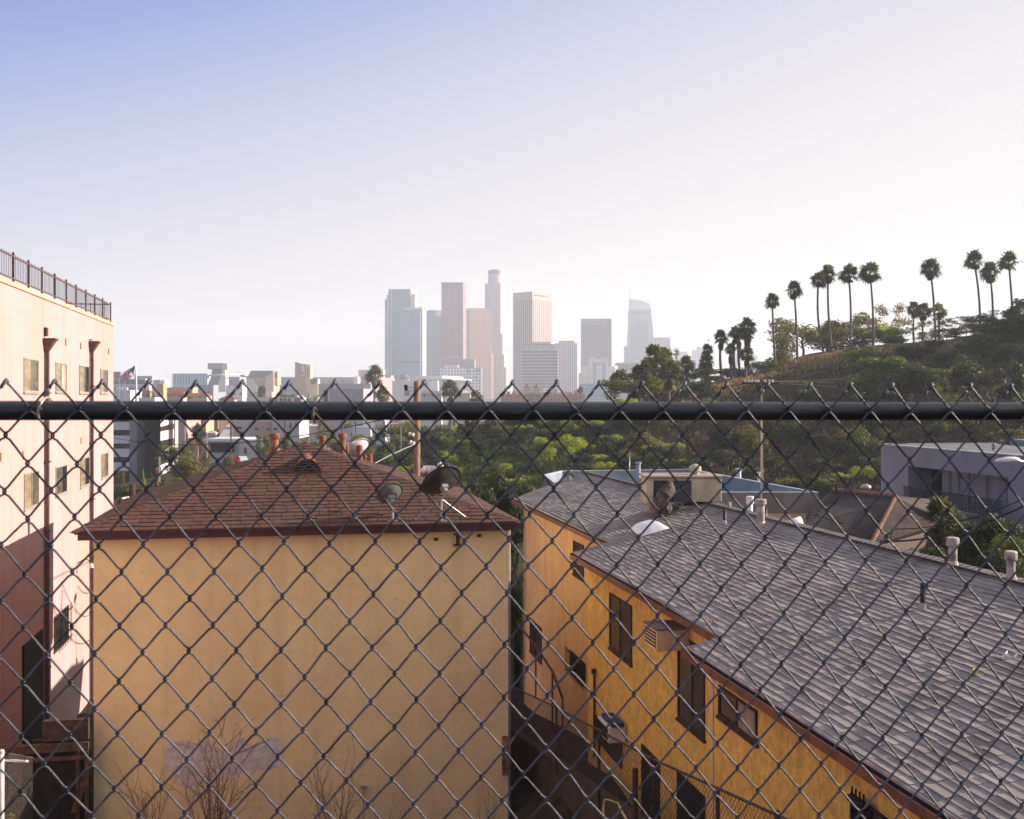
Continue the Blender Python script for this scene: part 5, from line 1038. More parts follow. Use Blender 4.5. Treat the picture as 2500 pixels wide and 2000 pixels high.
def wire(label, pts_, r=.02, sag=0, m=None, group='overhead wires'):
    A, B = pts_; q = [A.lerp(B, k / 16) - Vector((0, 0, sag * 4 * (k / 16) * (1 - k / 16))) for k in range(17)]; return solo('overhead_wire', MB().tube(q, r, 4), m or M_dwood, label, 'wire', group)
for k, (a, b_) in enumerate((((1826, 933), (1735, 934)), ((1840, 933), (1728, 949)), ((1851, 933), (1730, 950)))): wire('overhead wire fading away from the insulated crossarm towards the city', (P(*a, YY), P(*b_, YY + 60)), .02)
for k, (a, b_) in enumerate((((1878, 932), (2060, 926)), ((1886, 932), (2040, 934)), ((1868, 934), (2040, 945)))): wire('overhead wire fading from the insulated crossarm across the hillside', (P(*a, YY), P(*b_, YY + 50)), .02)
wire('faint wire crossing the shaded hillside above the rail', (P(1760, 1078, 80), P(2520, 1050, 60)), .015, .6); wire('faint wire crossing the shaded hillside above the rail', (P(1700, 968, 100), P(2520, 948, 90)), .018, .5)
wire('black cable drooping over the dark tile roof to the lilac building', (P(2010, 1300, 44), P(2520, 1225, 38)), .035, .8, M_black, 'black cables over the tile roof'); wire('black cable drooping over the dark tile roof to the lilac building', (P(1990, 1258, 46), P(2520, 1208, 40)), .02, .9, M_black, 'black cables over the tile roof')
wire('thin cable from the wooden pole bracket across the office block', (P(994, 1010, 49), P(280, 1070, 80)), .02, .9)
sl = thing('street_light', 'white cobra-head street light reaching in by the lilac building', 'street light', P(2560, 1160, 36)); c = P(2460, 1123, 34)
part('lamp_head', MB().lathe([(.02, -.42), (.13, -.3), (.17, 0), (.13, .22), (.05, .36)], tuple(c), 12, Matrix.Rotation(R(84), 3, 'Y') @ Matrix.Diagonal((.6, 1, 1))), M_white, sl, True)
part('arm', MB().tube([P(2470, 1120, 34), P(2500, 1128, 34.3), P(2580, 1150, 35)], .035, 8).tube([P(2580, 1150, 35), P(2580, 1400, 35)], .09, 8), M_galv, sl)
for (px, yt, yb, Y, lb) in ((2102, 1068, 1128, 150, 'distant street light on a pale pole at the hill foot'),):
    o = thing('street_light', lb, 'street light', P(px, yb, Y)); part('pole', MB().tube([P(px, yb + 20, Y), P(px, yt, Y), P(px + 5, yt - 1, Y)], .09, 6), M_galv, o); part('lamp_head', MB().lathe([(.1, -.1), (.45, 0), (.2, .15)], tuple(P(px + 8, yt, Y)), 8), M_ins, o)
solo('wooden_pole', MB().tube([P(2089, 1170, 140), P(2089, 1074, 140)], .14, 6), M_dwood, 'dark bare pole beside the distant street light', 'pole')
solo('aerial', MB().tube([P(2425, 1108, 60), P(2425, 1082, 60)], .03, 5).tube([P(2420, 1086, 60), P(2431, 1090, 60)], .03, 5).tube([P(2421, 1095, 60), P(2430, 1094, 60)], .03, 5), M_black, 'small aerial on the roof edge of the lilac building', 'aerial')
for (px, yt, yb, Y, r, lb) in ((505, 1058, 1107, 150, .10, 'pale street pole beside the garage'), (564, 1036, 1102, 190, .12, 'brown street pole beside the garage doors'), (451, 1040, 1120, 160, .13, 'pale post at the corner of the banded offices'), (695, 1030, 1080, 210, .12, 'dark pole before the pink apartments'), (868, 1028, 1060, 260, .14, 'thin dark pole near the white rooftop'),
                            (938, 1028, 1080, 200, .16, 'tall dark pole beside the sunlit yellowing tree'), (979, 1040, 1092, 170, .08, 'pale blue-grey lamp pole near the wooden utility pole'), (389, 1115, 1165, 110, .10, 'thin street post near the orange traffic post'), (834, 1028, 1060, 270, .12, 'slim dark pole by the grey slope')):
    o = thing('street_pole', lb, 'pole', P(px, yb, Y)); part('pole', MB().tube([P(px, yb + 12, Y), P(px, yt, Y)], r, 6), M_dwood if 'dark' in lb or 'brown' in lb else M_galv, o)
solo('wooden_post', MB().tube([P(323, 1225, 112), P(323, 1182, 112)], [.34, .30], 8), M_dwood, 'thick brown post beside the clipped hedge', 'post')
solo('marker_post', MB().tube([P(384, 1185, 112), P(384, 1160, 112)], .16, 8).lathe([(.12, 0), (.28, .2), (.28, .6), (.1, .8)], tuple(P(384, 1160, 112)), 8), M_terra, 'short orange-topped marker post near the small street trees', 'post')
solo('kerb', MB().hexa([P(286, 1222, 118), P(320, 1214, 124), P(320, 1212, 126), P(286, 1220, 120), P(286, 1219, 118), P(320, 1211, 124), P(320, 1210, 126), P(286, 1217, 120)]), M_white, 'pale kerb in front of the clipped hedge', 'kerb')
# guard fence on the hill crest
o = thing('hill_fence', 'low wire fence with thin posts along the dry hill crest', 'fence', hit(2065, 875, 120, 300))
for px in (2050, 2102, 2150, 1990): p = hit(px, interp([(1960, 900), (2200, 872)], px), 120, 300); part('post', MB().tube([p - Vector((0, 0, .4)), p + Vector((0, 0, 1.7))], .07, 5), M_dwood, o)
# parked car
def car(p, label, m, rz, sc_=1.0):
    o = thing('parked_car', label, 'car', p, None, rz); s = sc_; side = [(-2.1, .35), (-2.1, .8), (-1.9, .95), (-1.2, 1.0), (-.7, 1.42), (.7, 1.45), (1.5, 1.0), (2.05, .9), (2.15, .6), (2.1, .35)]
    bm = MB(); w2 = .85
    A = [Vector((x, -w2 * (1 if z < 1.05 else .82), z)) for x, z in side]; B = [Vector((x, w2 * (1 if z < 1.05 else .82), z)) for x, z in side]
    bm.poly(A); bm.poly(B[::-1])
    for k in range(len(side)): j = (k + 1) % len(side); bm.poly([A[j], A[k], B[k], B[j]])
    def loc(mesh, nm, mt, par=o):
        c = link(nm, mesh.mesh(nm, mt)); c.parent = par; return c
    bd = loc(bm, 'body', m)
    loc(MB().box((-.62, -.86, 1.02), (.62, .86, 1.34)), 'side_window', M_darkglass); loc(MB().hexa([Vector(v) for v in ((1.38, -.7, 1.04), (1.44, -.7, 1.04), (1.44, .7, 1.04), (1.38, .7, 1.04), (.76, -.6, 1.44), (.80, -.6, 1.46), (.80, .6, 1.46), (.76, .6, 1.44))]), 'windscreen', M_darkglass)
    for x in (-1.35, 1.35):
        for y in (-.78, .78): wmx = MB().lathe([(.2, -.1), (.33, -.09), (.33, .09), (.2, .1)], (x, y, .33), 12, Matrix.Rotation(R(90), 3, 'X')); loc(wmx, 'wheel', M_black)
    for y in (-.6, .6): loc(MB().box((2.12, y - .15, .62), (2.165, y + .15, .78)), 'headlight', M_ins)
    return o
M_carw = mat('white_car_paint', (.7, .7, .7), .2, .02, 1, spec=.7); M_card = mat('dark_car_paint', (.03, .035, .05), .2, .02, 1, spec=.7)
q = P(590, 1127, 188); q.z = H(q.x, 188); car(q, 'pale car parked beside the crimson-flowered bush', mat('pale_blue_car', (.45, .52, .55), .2, .02, 1, spec=.7), R(115), 1)

# ---------------------------------------------------------------- flag
fp_ = thing('flagpole', 'white flagpole above the mid-city roofs', 'flagpole', P(333, 975, 380)); part('pole', MB().tube([P(333, 1000, 380), P(332, 915, 380), P(330.5, 888, 380)], [.45, .3, .16], 8), M_white, fp_, True)
fg = thing('national_flag', 'red and white striped flag with a blue starred corner flying from the white pole', 'flag', P(329, 892, 380)); FY = 380
T0, T1, T2, T3 = P(328, 892, FY), P(290, 920, FY), P(326, 916, FY), P(289, 923, FY)
def fpt(s, t):       # s along fly, t down hoist
    a = T0.lerp(Vector((T1.x, T1.y, T1.z)), s); b2 = P(326.5, 917, FY).lerp(P(291, 925, FY), s) ; q = a.lerp(b2, t); q.z -= 1.0 * math.sin(s * math.pi) * t; q.x += .15 * math.sin(t * 7); q.y += .55 * math.sin(s * 9 + t * 2); return q
R_ = {0: MB(), 1: MB(), 2: MB()}; NS = 26
for st_ in range(13):
    for k in range(NS):
        s0, s1 = k / NS, (k + 1) / NS; canton = st_ < 7 and s1 <= .42
        R_[2 if canton else (st_ % 2)].poly([fpt(s0, st_ / 13), fpt(s1, st_ / 13), fpt(s1, (st_ + 1) / 13), fpt(s0, (st_ + 1) / 13)])
part('red_stripe', R_[0], mat('flag_red', (.45, .03, .05), .8, .05, 1), fg); part('white_stripe', R_[1], mat('flag_white', (.75, .72, .75), .8, .03, 1), fg)
cn = part('canton', R_[2], mat('flag_blue', (.03, .03, .16), .8, .05, 1), fg); stm = MB()
for a in range(9):
    for b2 in range(11):
        if (a + b2) % 2: continue
        s, t = (b2 + .8) / 12.2 * .41, (a + .8) / 10.2 * 7 / 13; c = fpt(s, t) - Vector((0, .04, 0)); d = .11
        stm.poly([c + Vector((d * (1 if k % 2 else .4) * math.sin(k * math.pi / 5), 0, d * (1 if k % 2 else .4) * math.cos(k * math.pi / 5))) for k in range(10)])
part('star', stm, MATS['flag_white'], cn)
for px in (291, 305): o = thing('flagpole', 'thin bare flagpole ' + ('touching the hanging end of the flag' if px == 291 else 'between the flag and the white vents'), 'flagpole', P(px, 960, 420)); part('pole', MB().tube([P(px, 975, 420), P(px, 925, 420)], .12, 6), M_galv, o)
# ---------------------------------------------------------------- the city
def foot2(pl, pc, pr, Y, th):
    """footprint of a two-faced block: left face pl..pc turned th degrees, right face pc..pr"""
    C = Vector(((pc - CX) / F * Y, Y)); k = R(th); WL, WR = (pc - pl) / F * Y, (pr - pc) / F * Y
    a, b_ = max(.5, WL / math.cos(k)), max(.5, WR / max(.05, math.sin(k)))
    L_ = C + Vector((-math.cos(k), math.sin(k))) * a; R2 = C + Vector((math.sin(k), math.cos(k))) * b_; return [tuple(C), tuple(R2), tuple(L_ + R2 - C), tuple(L_)]
def zt(py, Y): return -(py - CY) / F * Y
def block(name, label, cat, pl, pc, pr, ytop, Y, th, m, ybase=None, group=None, extra=None, dep=None, prt='wall'):
    ft = foot2(pl, pc, pr, Y, th) if dep is None else [((pl - CX) / F * Y, Y), ((pr - CX) / F * Y, Y), ((pr - CX) / F * Y, Y + dep), ((pl - CX) / F * Y, Y + dep)]
    zb = (H(ft[0][0], Y) - 3) if ybase is None else zt(ybase, Y)
    o = thing(name, label, cat, (ft[0][0], Y, zb), group); part(prt, MB().prism(ft, zb, zt(ytop, Y)), m, o); o['_'] = 0; del o['_']
    return o, ft, zb
def add_block(o, nm, pl, pc, pr, ytop, Y, th, m, ybase, dep=None, label=None):
    ft = foot2(pl, pc, pr, Y, th) if dep is None else [((pl - CX) / F * Y, Y), ((pr - CX) / F * Y, Y), ((pr - CX) / F * Y, Y + dep), ((pl - CX) / F * Y, Y + dep)]
    return part(nm, MB().prism(ft, zt(ybase, Y), zt(ytop, Y)), m, o, label=label)
def flatbox(o, nm, x0, x1, y0, y1, Y, th, m, label=None):      # a slab parallel to the picture, th metres thick, front at Y
    a, b_ = P(x0, y0, Y), P(x1, y1, Y); return part(nm, MB().box((a.x, Y, b_.z), (b_.x, Y + th, a.z)), m, o, label=label)
B = 'skyscraper'
G1 = facade('blue_glass', (.12, .20, .31), (.09, .16, .26), 3.2, 4.6, .8, .7, .2, spec=.8, wrough=.3)
G2 = facade('pale_edge_stone', (.50, .48, .46), (.38, .38, .4), 3, 3.9, .4, .5)
# twin blue glass towers
o, ft, zb = block('glass_tower', 'taller of the two blue glass towers, with stepped side and white rounded shoulder', B, 948, 1000, 1014, 707, 2060, 12, G1)
add_block(o, 'side_step', 944, 948.5, 949, 720, 2075, 10, G2, 985); add_block(o, 'lower_step', 939.5, 944, 944.5, 731, 2085, 10, G1, 985)
pr_ = [((1000 + 14 * math.sin(a / 8 * math.pi / 2) - CX) / F * 2060, 2059 + 20 * (1 - math.cos(a / 8 * math.pi / 2))) for a in range(9)]; pr_ += [(pr_[-1][0], 2100), (pr_[0][0], 2100)]
part('rounded_shoulder', MB().prism(pr_, zb, zt(706, 2060)), G2, o)  # pale facing carries the sunlight on the tower's rounded side
flatbox(o, 'dark_slot', 997.5, 1000, 722, 750, 2056, 1, M_darkglass); flatbox(o, 'crown_band', 948, 1002, 705.5, 708, 2055, 40, G2)
flatbox(o, 'corner_fin', 954.6, 956, 708, 975, 2050, 3, G2); flatbox(o, 'corner_fin', 948, 949.2, 708, 975, 2054, 3, G2)
o, ft, zb = block('glass_tower', 'lower blue glass tower in front, with a dark louvre strip near its foot', B, 975, 1025.6, 1031, 758.5, 2000, 14, G1)
crv = [((983 + (1002 - 983) * a / 8 - CX) / F * 1996, 1996 + 9 * math.cos(a / 8 * math.pi / 2)) for a in range(9)]
add_block(o, 'side_wing', 1031, 1031.5, 1039, 751, 2006, 20, G2, 985); flatbox(o, 'roof_band', 983, 1039, 751, 757, 2014, 28, G2); flatbox(o, 'louvre_strip', 973, 1022, 882, 886.6, 1994, 3, mat('louvre_grey', (.035, .04, .05), .6))
o, ft, zb = block('office_tower', 'blue-grey tower tucked between the glass twins and the red tower', B, 1039, 1052, 1080, 757, 2250, 60, facade('blue_grey_rows', (.16, .22, .31), (.05, .08, .13), 5, 5, .7, .45))
add_block(o, 'front_bay', 1052, 1054, 1080, 771, 2230, 70, facade('blue_grey_cols', (.2, .26, .34), (.06, .09, .14), 5, 5, .5, .7), 985)
G3 = facade('red_granite', (.33, .17, .19), (.10, .05, .08), 4.4, 4.6, .5, .55, .3); G4 = facade('rose_granite', (.50, .32, .28), (.16, .09, .10), 4.6, 4.6, .5, .5, .3)
o, ft, zb = block('office_tower', 'tall dark rose granite tower with one thin sunlit side', B, 1077, 1130.5, 1136.5, 690, 2050, 12, G3); flatbox(o, 'parapet', 1077, 1130.5, 689.6, 691, 2049, 2, M_darkglass)
o, ft, zb = block('office_tower', 'shorter pink granite tower catching the sun beside the dark rose one', B, 1137, 1147, 1201.6, 752, 2150, 72, G4); add_block(o, 'podium_setback', 1196, 1198, 1205, 862, 2140, 60, G4, 985)
# round-crowned tower
G5 = facade('pale_grid_stone', (.52, .47, .48), (.10, .12, .19), 5, 5, .42, .55, .3)
Y = 2230; o = thing('round_crowned_tower', 'tallest skyscraper with setbacks and a round glass crown', B, (P(1208, 0, Y).x, Y, -5)); c = P(1209.8, 0, Y)
def cyl(r_px, y0, y1, n=28, rot=0):
    r = r_px / F * Y; m_ = MB(); m_.prism([(c.x + r * math.cos(2 * math.pi * k / n + rot), Y + 25 + r * math.sin(2 * math.pi * k / n + rot)) for k in range(n)], zt(y0, Y), zt(y1, Y)); return m_
part('round_crown', cyl(18.4, 668, 657), facade('crown_glass', (.30, .28, .32), (.13, .12, .16), 4, 20, .7, .9), o); part('crown_top', cyl(12, 657.2, 655.4), G5, o); part('drum', cyl(18.8, 700, 668.05), G5, o)
for (pl_, pr2, y_, dp, cut) in ((1183.5, 1231.6, 691, 46, 8), (1185, 1234, 815, 52, 6), (1184, 1236.5, 866, 56, 5), (1183, 1240, 897, 60, 4)):
    a, b_ = (pl_ - CX) / F * Y, (pr2 - CX) / F * Y; y0 = Y + 25 - dp / 2; y1 = Y + 25 + dp / 2; q = cut
    part('shaft' if y_ == 691 else 'setback', MB().prism([(a + q, y0), (b_ - q, y0), (b_, y0 + q), (b_, y1 - q), (b_ - q, y1), (a + q, y1), (a, y1 - q), (a, y0 + q)], -6, zt(y_, Y)), G5, o)
sg = MB(); cc = Vector((c.x - 9, Y + 25 - 12.6, zt(661.5, Y))); sg.box((cc.x - 3.4, cc.y - .5, cc.z - 1.6), (cc.x + 3.4, cc.y + .2, cc.z + 1.6)); part('crown_logo', sg, mat('pink_logo', (.5, .22, .3), .6), o)
# ribbed tower with lettered band
M_rib = mat('pale_rose_stone', (.42, .30, .27), .6, .06, .02)
G6 = facade('ribbed_stone', (.42, .30, .27), (.05, .04, .07), 5.2, 900, .5, 2, .3, y0=0)
Y = 1920; o = thing('ribbed_tower', 'square tower with dark vertical ribs and a blank lettered top band', B, (P(1300, 0, Y).x, Y, -5)); ft = foot2(1252.6, 1299.8, 1348, Y, 44)
part('wall', MB().prism(ft, -6, zt(731, Y)), G6, o); tb = part('top_band', MB().prism(ft, zt(730.98, Y), zt(711.6, Y)), M_rib, o)
C2, R2 = Vector(ft[0]), Vector(ft[1]); d2 = (R2 - C2).normalized()
cu = bpy.data.curves.new('sign_letters', 'FONT'); cu.body = 'Bank of America'; cu.size = 4.9; cu.extrude = .15
tx = bpy.data.objects.new('sign_letters', cu); COL.objects.link(tx); bpy.context.view_layer.update()
me = bpy.data.meshes.new_from_object(tx.evaluated_get(bpy.context.evaluated_depsgraph_get())); bpy.data.objects.remove(tx)
nrm = Vector((d2.y, -d2.x)); q = C2 + d2 * 4 + nrm * .2
me.transform(Matrix.Translation((q.x, q.y, zt(722.5, Y))) @ Matrix.Rotation(math.atan2(d2.y, d2.x), 4, 'Z') @ Matrix.Rotation(R(90), 4, 'X') @ Matrix.Diagonal((.93, 1, 1, 1)))
me.materials.clear(); me.materials.append(mat('sign_blue', (.10, .10, .32), .6)); link('sign_letters', me, tb)
lg = MB(); q = C2 + d2 * 39.5 + nrm * .15
for k in range(3):
    a = Vector((q.x, q.y, zt(721.5, Y))) + Vector((d2.x, d2.y, 0)) * (k * 1.9); s_ = Vector((d2.x, d2.y, 0)); n_ = Vector((nrm.x, nrm.y, 0)) * .2; lg.poly([a + n_, a + s_ * 1.3 + n_, a + s_ * 2.9 + Vector((0, 0, 3.0)) + n_, a + s_ * 1.6 + Vector((0, 0, 3.0)) + n_])
part('band_logo', lg, mat('sign_red', (.55, .08, .08), .6), tb)
# slab-banded office in front of it
Y = 1650; o, ft, zb = block('banded_office', 'boxy office with bright horizontal floor slabs and a fenced roof plant', 'office building', 1275, 1361, 1364, 856, Y, 4, facade('dark_office_glass', (.05, .055, .085), (.035, .04, .065), 3, 4.8, .8, .8, .25))
C_, R_2, D_2, L_2 = [Vector(p) for p in ft]; yy = 854.8; sl_ = []
M_slab = mat('white_floor_slab', (.60, .53, .55), .6)
while yy < 960:
    z = zt(yy, Y); cc = (C_ + R_2 + D_2 + L_2) / 4; q = [tuple(cc + (p - cc) * 1.055) for p in (C_, R_2, D_2, L_2)]; part('floor_slab', MB().prism(q, z - .85, z), M_slab, o); yy += 7.75
add_block(o, 'roof_plant', 1290, 1345, 1347, 834.6, Y + 14, 4, mat('plant_screen', (.40, .40, .36), .7), 856); add_block(o, 'plant_screen', 1278.5, 1357, 1358.5, 841.5, Y + 3, 4, MATS['plant_screen'], 855)
for x in (1278, 1293, 1309, 1326.5, 1342.5, 1358): flatbox(o, 'screen_post', x - .5, x + .5, 841, 855, Y + 1.2, .4, M_darkglass)
flatbox(o, 'screen_rail', 1278, 1358.5, 840.6, 842, Y + 1.2, .4, M_darkglass)
o, ft, zb = block('office_tower', 'pale ribbed office block behind the banded office', B, 1355, 1409, 1411.5, 838, 2000, 6, facade('fine_ribs', (.42, .43, .50), (.12, .13, .19), 4, 400, .5, 2)); flatbox(o, 'roof_plant', 1365, 1402.5, 832, 838, 2008, 20, M_rib)
o, ft, zb = block('office_tower', 'plain grey-violet slab tower with a paler top strip', B, 1418.5, 1493, 1494, 778, 2150, 3, facade('violet_grey_slab', (.115, .11, .155), (.09, .09, .135), 2, 3.9, .6, .6)); flatbox(o, 'pale_top_strip', 1419.5, 1481, 779, 793, 2147, 1, mat('pale_strip', (.22, .24, .30), .6))
# arched postmodern block
M_pm = facade('cream_piers', (.55, .52, .48), (.28, .28, .32), 5, 4, .35, .6); Y = 1900
o, ft, zb = block('arched_tower', 'cream arched block with grey glass bays in front of the grey-violet slab', 'office building', 1455, 1470, 1471, 892, Y, 4, M_pm)
for (a, b_, yt, dy, m_) in ((1421, 1443, 894, 4, M_pm), (1446, 1455.5, 881, 0, G1), (1470, 1480, 881, 0, G1), (1481, 1501, 895, 4, M_pm), (1415, 1430, 911, 8, M_pm), (1441, 1447, 875, -1, M_pm), (1479, 1485, 875, -1, M_pm)): flatbox(o, 'bay', a, b_, yt, 975, Y + dy, 25, m_)
flatbox(o, 'arch_head', 1446, 1480, 876, 885, Y - .5, 20, M_pm); flatbox(o, 'arch_cap', 1441, 1453, 872.5, 878, Y - 2, 20, M_pm); flatbox(o, 'arch_cap', 1472, 1484.5, 872.5, 878, Y - 2, 20, M_pm)
block('office_building', 'thin cream slab just beside the arched block', 'office building', 1504, 1505, 1510, 900, 2050, 80, M_pm); block('office_building', 'low blue-grey block at the foot of the arched block', 'office building', 1415, 1508, 1509, 937, 1500, 3, G1); block('office_building', 'small blue-grey block next to the white civic block', 'office building', 1497, 1509, 1510, 926, 1480, 3, G1)
Y = 1300; o, ft, zb = block('civic_block', 'windowless white block with a cornice behind the near palms', 'civic building', 1511, 1574, 1576, 889, Y, 3, mat('white_block_stone', (.55, .51, .50), .8, .06, .05)); flatbox(o, 'cornice', 1508.5, 1578, 885.5, 890, Y - 2, 40, mat('pale_cornice', (.62, .6, .55), .8)); flatbox(o, 'roof_room', 1548, 1572, 879, 886, Y + 10, 10, M_white)
for k in range(11):
    if k not in (3, 8): flatbox(o, 'sign_mark', 1515 + k * 2.4, 1516.8 + k * 2.4, 916.5, 919.8, Y - .3, .2, mat('sign_grey', (.12, .15, .17), .6))
# sail-topped glass tower
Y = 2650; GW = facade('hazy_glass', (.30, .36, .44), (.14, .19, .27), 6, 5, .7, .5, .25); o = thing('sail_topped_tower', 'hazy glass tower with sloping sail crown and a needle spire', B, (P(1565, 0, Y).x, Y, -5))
def outline(o, nm, pts_, Y, th, m):
    q = [P(x, y_, Y) for x, y_ in pts_]; m_ = MB(); m_.poly(q); m_.poly([p + Vector((0, th, 0)) for p in q[::-1]])
    for k in range(len(q)):
        j = (k + 1) % len(q); L_ = (q[j] - q[k]).length; m_.poly([q[j], q[k], q[k] + Vector((0, th, 0)), q[j] + Vector((0, th, 0))])
    m_.uv = [[(v.x, v.z) for v in [Vector(m_.v[i]) for i in f]] for f in m_.f]; return part(nm, m_, m, o)
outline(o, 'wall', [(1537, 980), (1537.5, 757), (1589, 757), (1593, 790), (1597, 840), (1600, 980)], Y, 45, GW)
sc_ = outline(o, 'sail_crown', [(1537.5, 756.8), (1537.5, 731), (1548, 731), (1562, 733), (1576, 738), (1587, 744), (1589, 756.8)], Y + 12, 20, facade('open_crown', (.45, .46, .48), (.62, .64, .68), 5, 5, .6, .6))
fr_ = MB()
for k in range(7): fr_.tube([P(1537.5, 733 + k * 3.6, Y), P(1587, 738 + k * 3.2, Y)], .45, 4)
for k in range(8): fr_.tube([P(1539 + k * 6.6, 757, Y), P(1541 + k * 6.4, 731.5 + k * k * .2, Y)], .4, 4)
part('crown_frame', fr_, M_pm, o); part('spire', MB().tube([P(1537.8, 740, Y), P(1537.3, 697, Y)], [.9, .25], 6), M_galv, o)
outline(o, 'inner_shaft', [(1541, 980), (1543, 830), (1546, 808), (1554, 786), (1581, 785), (1581, 850), (1577, 900), (1577, 980)], Y - 30, 20, facade('inner_shaft', (.22, .22, .29), (.15, .16, .23), 3, 4, .6, .5))
for k in range(5): flatbox(o, 'vent_slot', 1544 + k * 8.2, 1550.5 + k * 8.2, 763, 766, Y - .5, .4, mat('slot_grey', (.12, .13, .15), .6))
o, ft, zb = block('office_tower', 'stepped hazy tower directly beside the sail-topped tower', B, 1531, 1537, 1545, 814, 2700, 30, GW); add_block(o, 'lower_step', 1524, 1531, 1536, 846, 2690, 30, GW, 985)
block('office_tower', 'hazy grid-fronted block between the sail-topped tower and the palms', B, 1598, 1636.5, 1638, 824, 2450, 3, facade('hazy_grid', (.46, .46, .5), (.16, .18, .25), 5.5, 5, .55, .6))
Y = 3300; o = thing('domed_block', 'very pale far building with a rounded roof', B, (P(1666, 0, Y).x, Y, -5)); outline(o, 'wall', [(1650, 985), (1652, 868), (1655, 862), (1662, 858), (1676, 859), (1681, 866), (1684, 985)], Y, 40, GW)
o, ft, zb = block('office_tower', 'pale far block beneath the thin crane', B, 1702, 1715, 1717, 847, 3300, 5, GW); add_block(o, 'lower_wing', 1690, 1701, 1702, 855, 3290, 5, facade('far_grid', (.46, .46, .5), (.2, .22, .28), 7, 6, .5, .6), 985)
o = thing('tower_crane', 'faint construction crane leaning over the pale far block', 'crane', P(1731, 850, 3000)); part('mast', MB().tube([P(1731, 870, 3000), P(1731, 828, 3000)], 1.2, 4), M_galv, o); part('jib', MB().tube([P(1729, 832, 3000), P(1742, 783, 3000)], [1.0, .4], 4), M_galv, o); part('counterweight', MB().box(tuple(P(1726, 834, 2999)), tuple(P(1732, 829, 3003))), M_galv, o)
block('office_tower', 'faint pale box at the skyline end under the ridge palms', B, 1835, 1849, 1850, 868, 3200, 4, GW); block('office_tower', 'faint pale box hidden behind the highest clustered palm', B, 1790, 1800, 1801, 862, 3400, 4, GW)
block('warehouse', 'long pale grey block behind the palms and olive tree', 'building', 1642, 1698, 1700, 880, 900, 4, mat('pale_grey_block', (.45, .42, .43), .8, .06, .1)); block('house', 'tiny pinkish gabled house on the low end of the ridge', 'house', 1848, 1862, 1872, 892, 235, 40, mat('pinkish_siding', (.4, .27, .24), .8), ybase=930)
# hotel grid, construction, concert hall, low blocks
Y = 1620; WGm = facade('white_grid_hotel', (.66, .64, .66), (.10, .13, .20), 4.6, 4.6, .52, .55, .3); o, ft, zb = block('grid_hotel', 'white building with a punched grid of small windows at the towers’ feet'.replace('’', ''), 'apartment building', 1071.5, 1176, 1177, 898, Y, 2, WGm); flatbox(o, 'raised_block', 1084, 1118.5, 891.5, 898, Y + 2, 20, mat('white_render', (.62, .6, .6), .7))
for (a, b_, y0, y1) in ((1137, 1147, 901, 904), (1157, 1159, 901, 908), (1163.5, 1172.5, 901, 908), (1143, 1146, 906, 912), (1162, 1172, 911, 913), (1156, 1164, 918, 920), (1163, 1166, 921, 926), (1169, 1172, 926, 933)): flatbox(o, 'dark_recess', a, b_, y0, y1, Y - .4, .3, G1)
o, ft, zb = block('construction_block', 'lilac-grey block under construction behind the white grid building', 'building', 1079, 1158, 1160, 877, 1820, 4, facade('scaffold_rows', (.28, .24, .28), (.13, .11, .15), 9, 4, .8, .35)); flatbox(o, 'roof_works', 1081, 1118, 869, 877, 1826, 8, M_rib)
Y = 1500; o = thing('concert_hall', 'low hall with a flat overhanging roof on slim white columns', 'concert hall', (P(1072, 0, Y).x, Y, -5)); ft = foot2(1004, 1092, 1138, Y, 18)
part('wall', MB().prism(foot2(1012, 1092, 1130, Y + 8, 18), -8, zt(926, Y)), facade('hall_glass', (.12, .14, .19), (.07, .09, .13), 6, 40, .7, 1), o); ro = part('roof', MB().prism(foot2(998, 1096, 1146, Y - 6, 18), zt(927.2, Y), zt(924.2, Y)), mat('white_roof_slab', (.62, .60, .58), .6), o)
part('raised_roof', MB().prism(foot2(1012, 1080, 1125, Y + 16, 18), zt(924.1, Y), zt(917, Y)), MATS['white_roof_slab'], ro)
C_ = Vector(ft[0])
for (E, n_) in ((Vector(ft[3]), 8), (Vector(ft[1]), 9)):
    for k in range(n_): p = C_.lerp(E, (k + .3) / n_); part('column', MB().box((p.x - .9, p.y - 5.5, -8), (p.x + .9, p.y - 3.5, zt(927.3, Y))), MATS['white_roof_slab'], o)
block('low_building', 'long white flat wall in front of the concert hall', 'building', 957, 1068, 1070, 929.5, 1250, 2, mat('white_long_wall', (.50, .49, .50), .8, .05, .05)); block('low_building', 'bright white cube at the end of the long white wall', 'building', 1047, 1069, 1070, 930, 1240, 3, M_white)
block('low_building', 'stepped grey block at the foot of the glass twins', 'building', 939, 954, 960, 917, 1700, 20, facade('grey_steps', (.33, .34, .38), (.2, .22, .27), 5, 5, .4, .4)); block('low_building', 'small blue-glass pavilion by the stepped grey block', 'building', 961, 972, 973, 920, 1650, 3, G1)
o = thing('domed_building', 'small building with a brown dome in front of the glass twins', 'building', P(987, 930, 1600)); part('drum', MB().lathe([(9, -18), (9, 0)], tuple(P(987, 926, 1600)), 16), G1, o); part('dome', MB().lathe([(9, 0), (7.5, 4), (4, 7.2), (.5, 8.4)], tuple(P(987, 926, 1600)), 16), mat('brown_dome', (.12, .07, .06), .6), o, True)
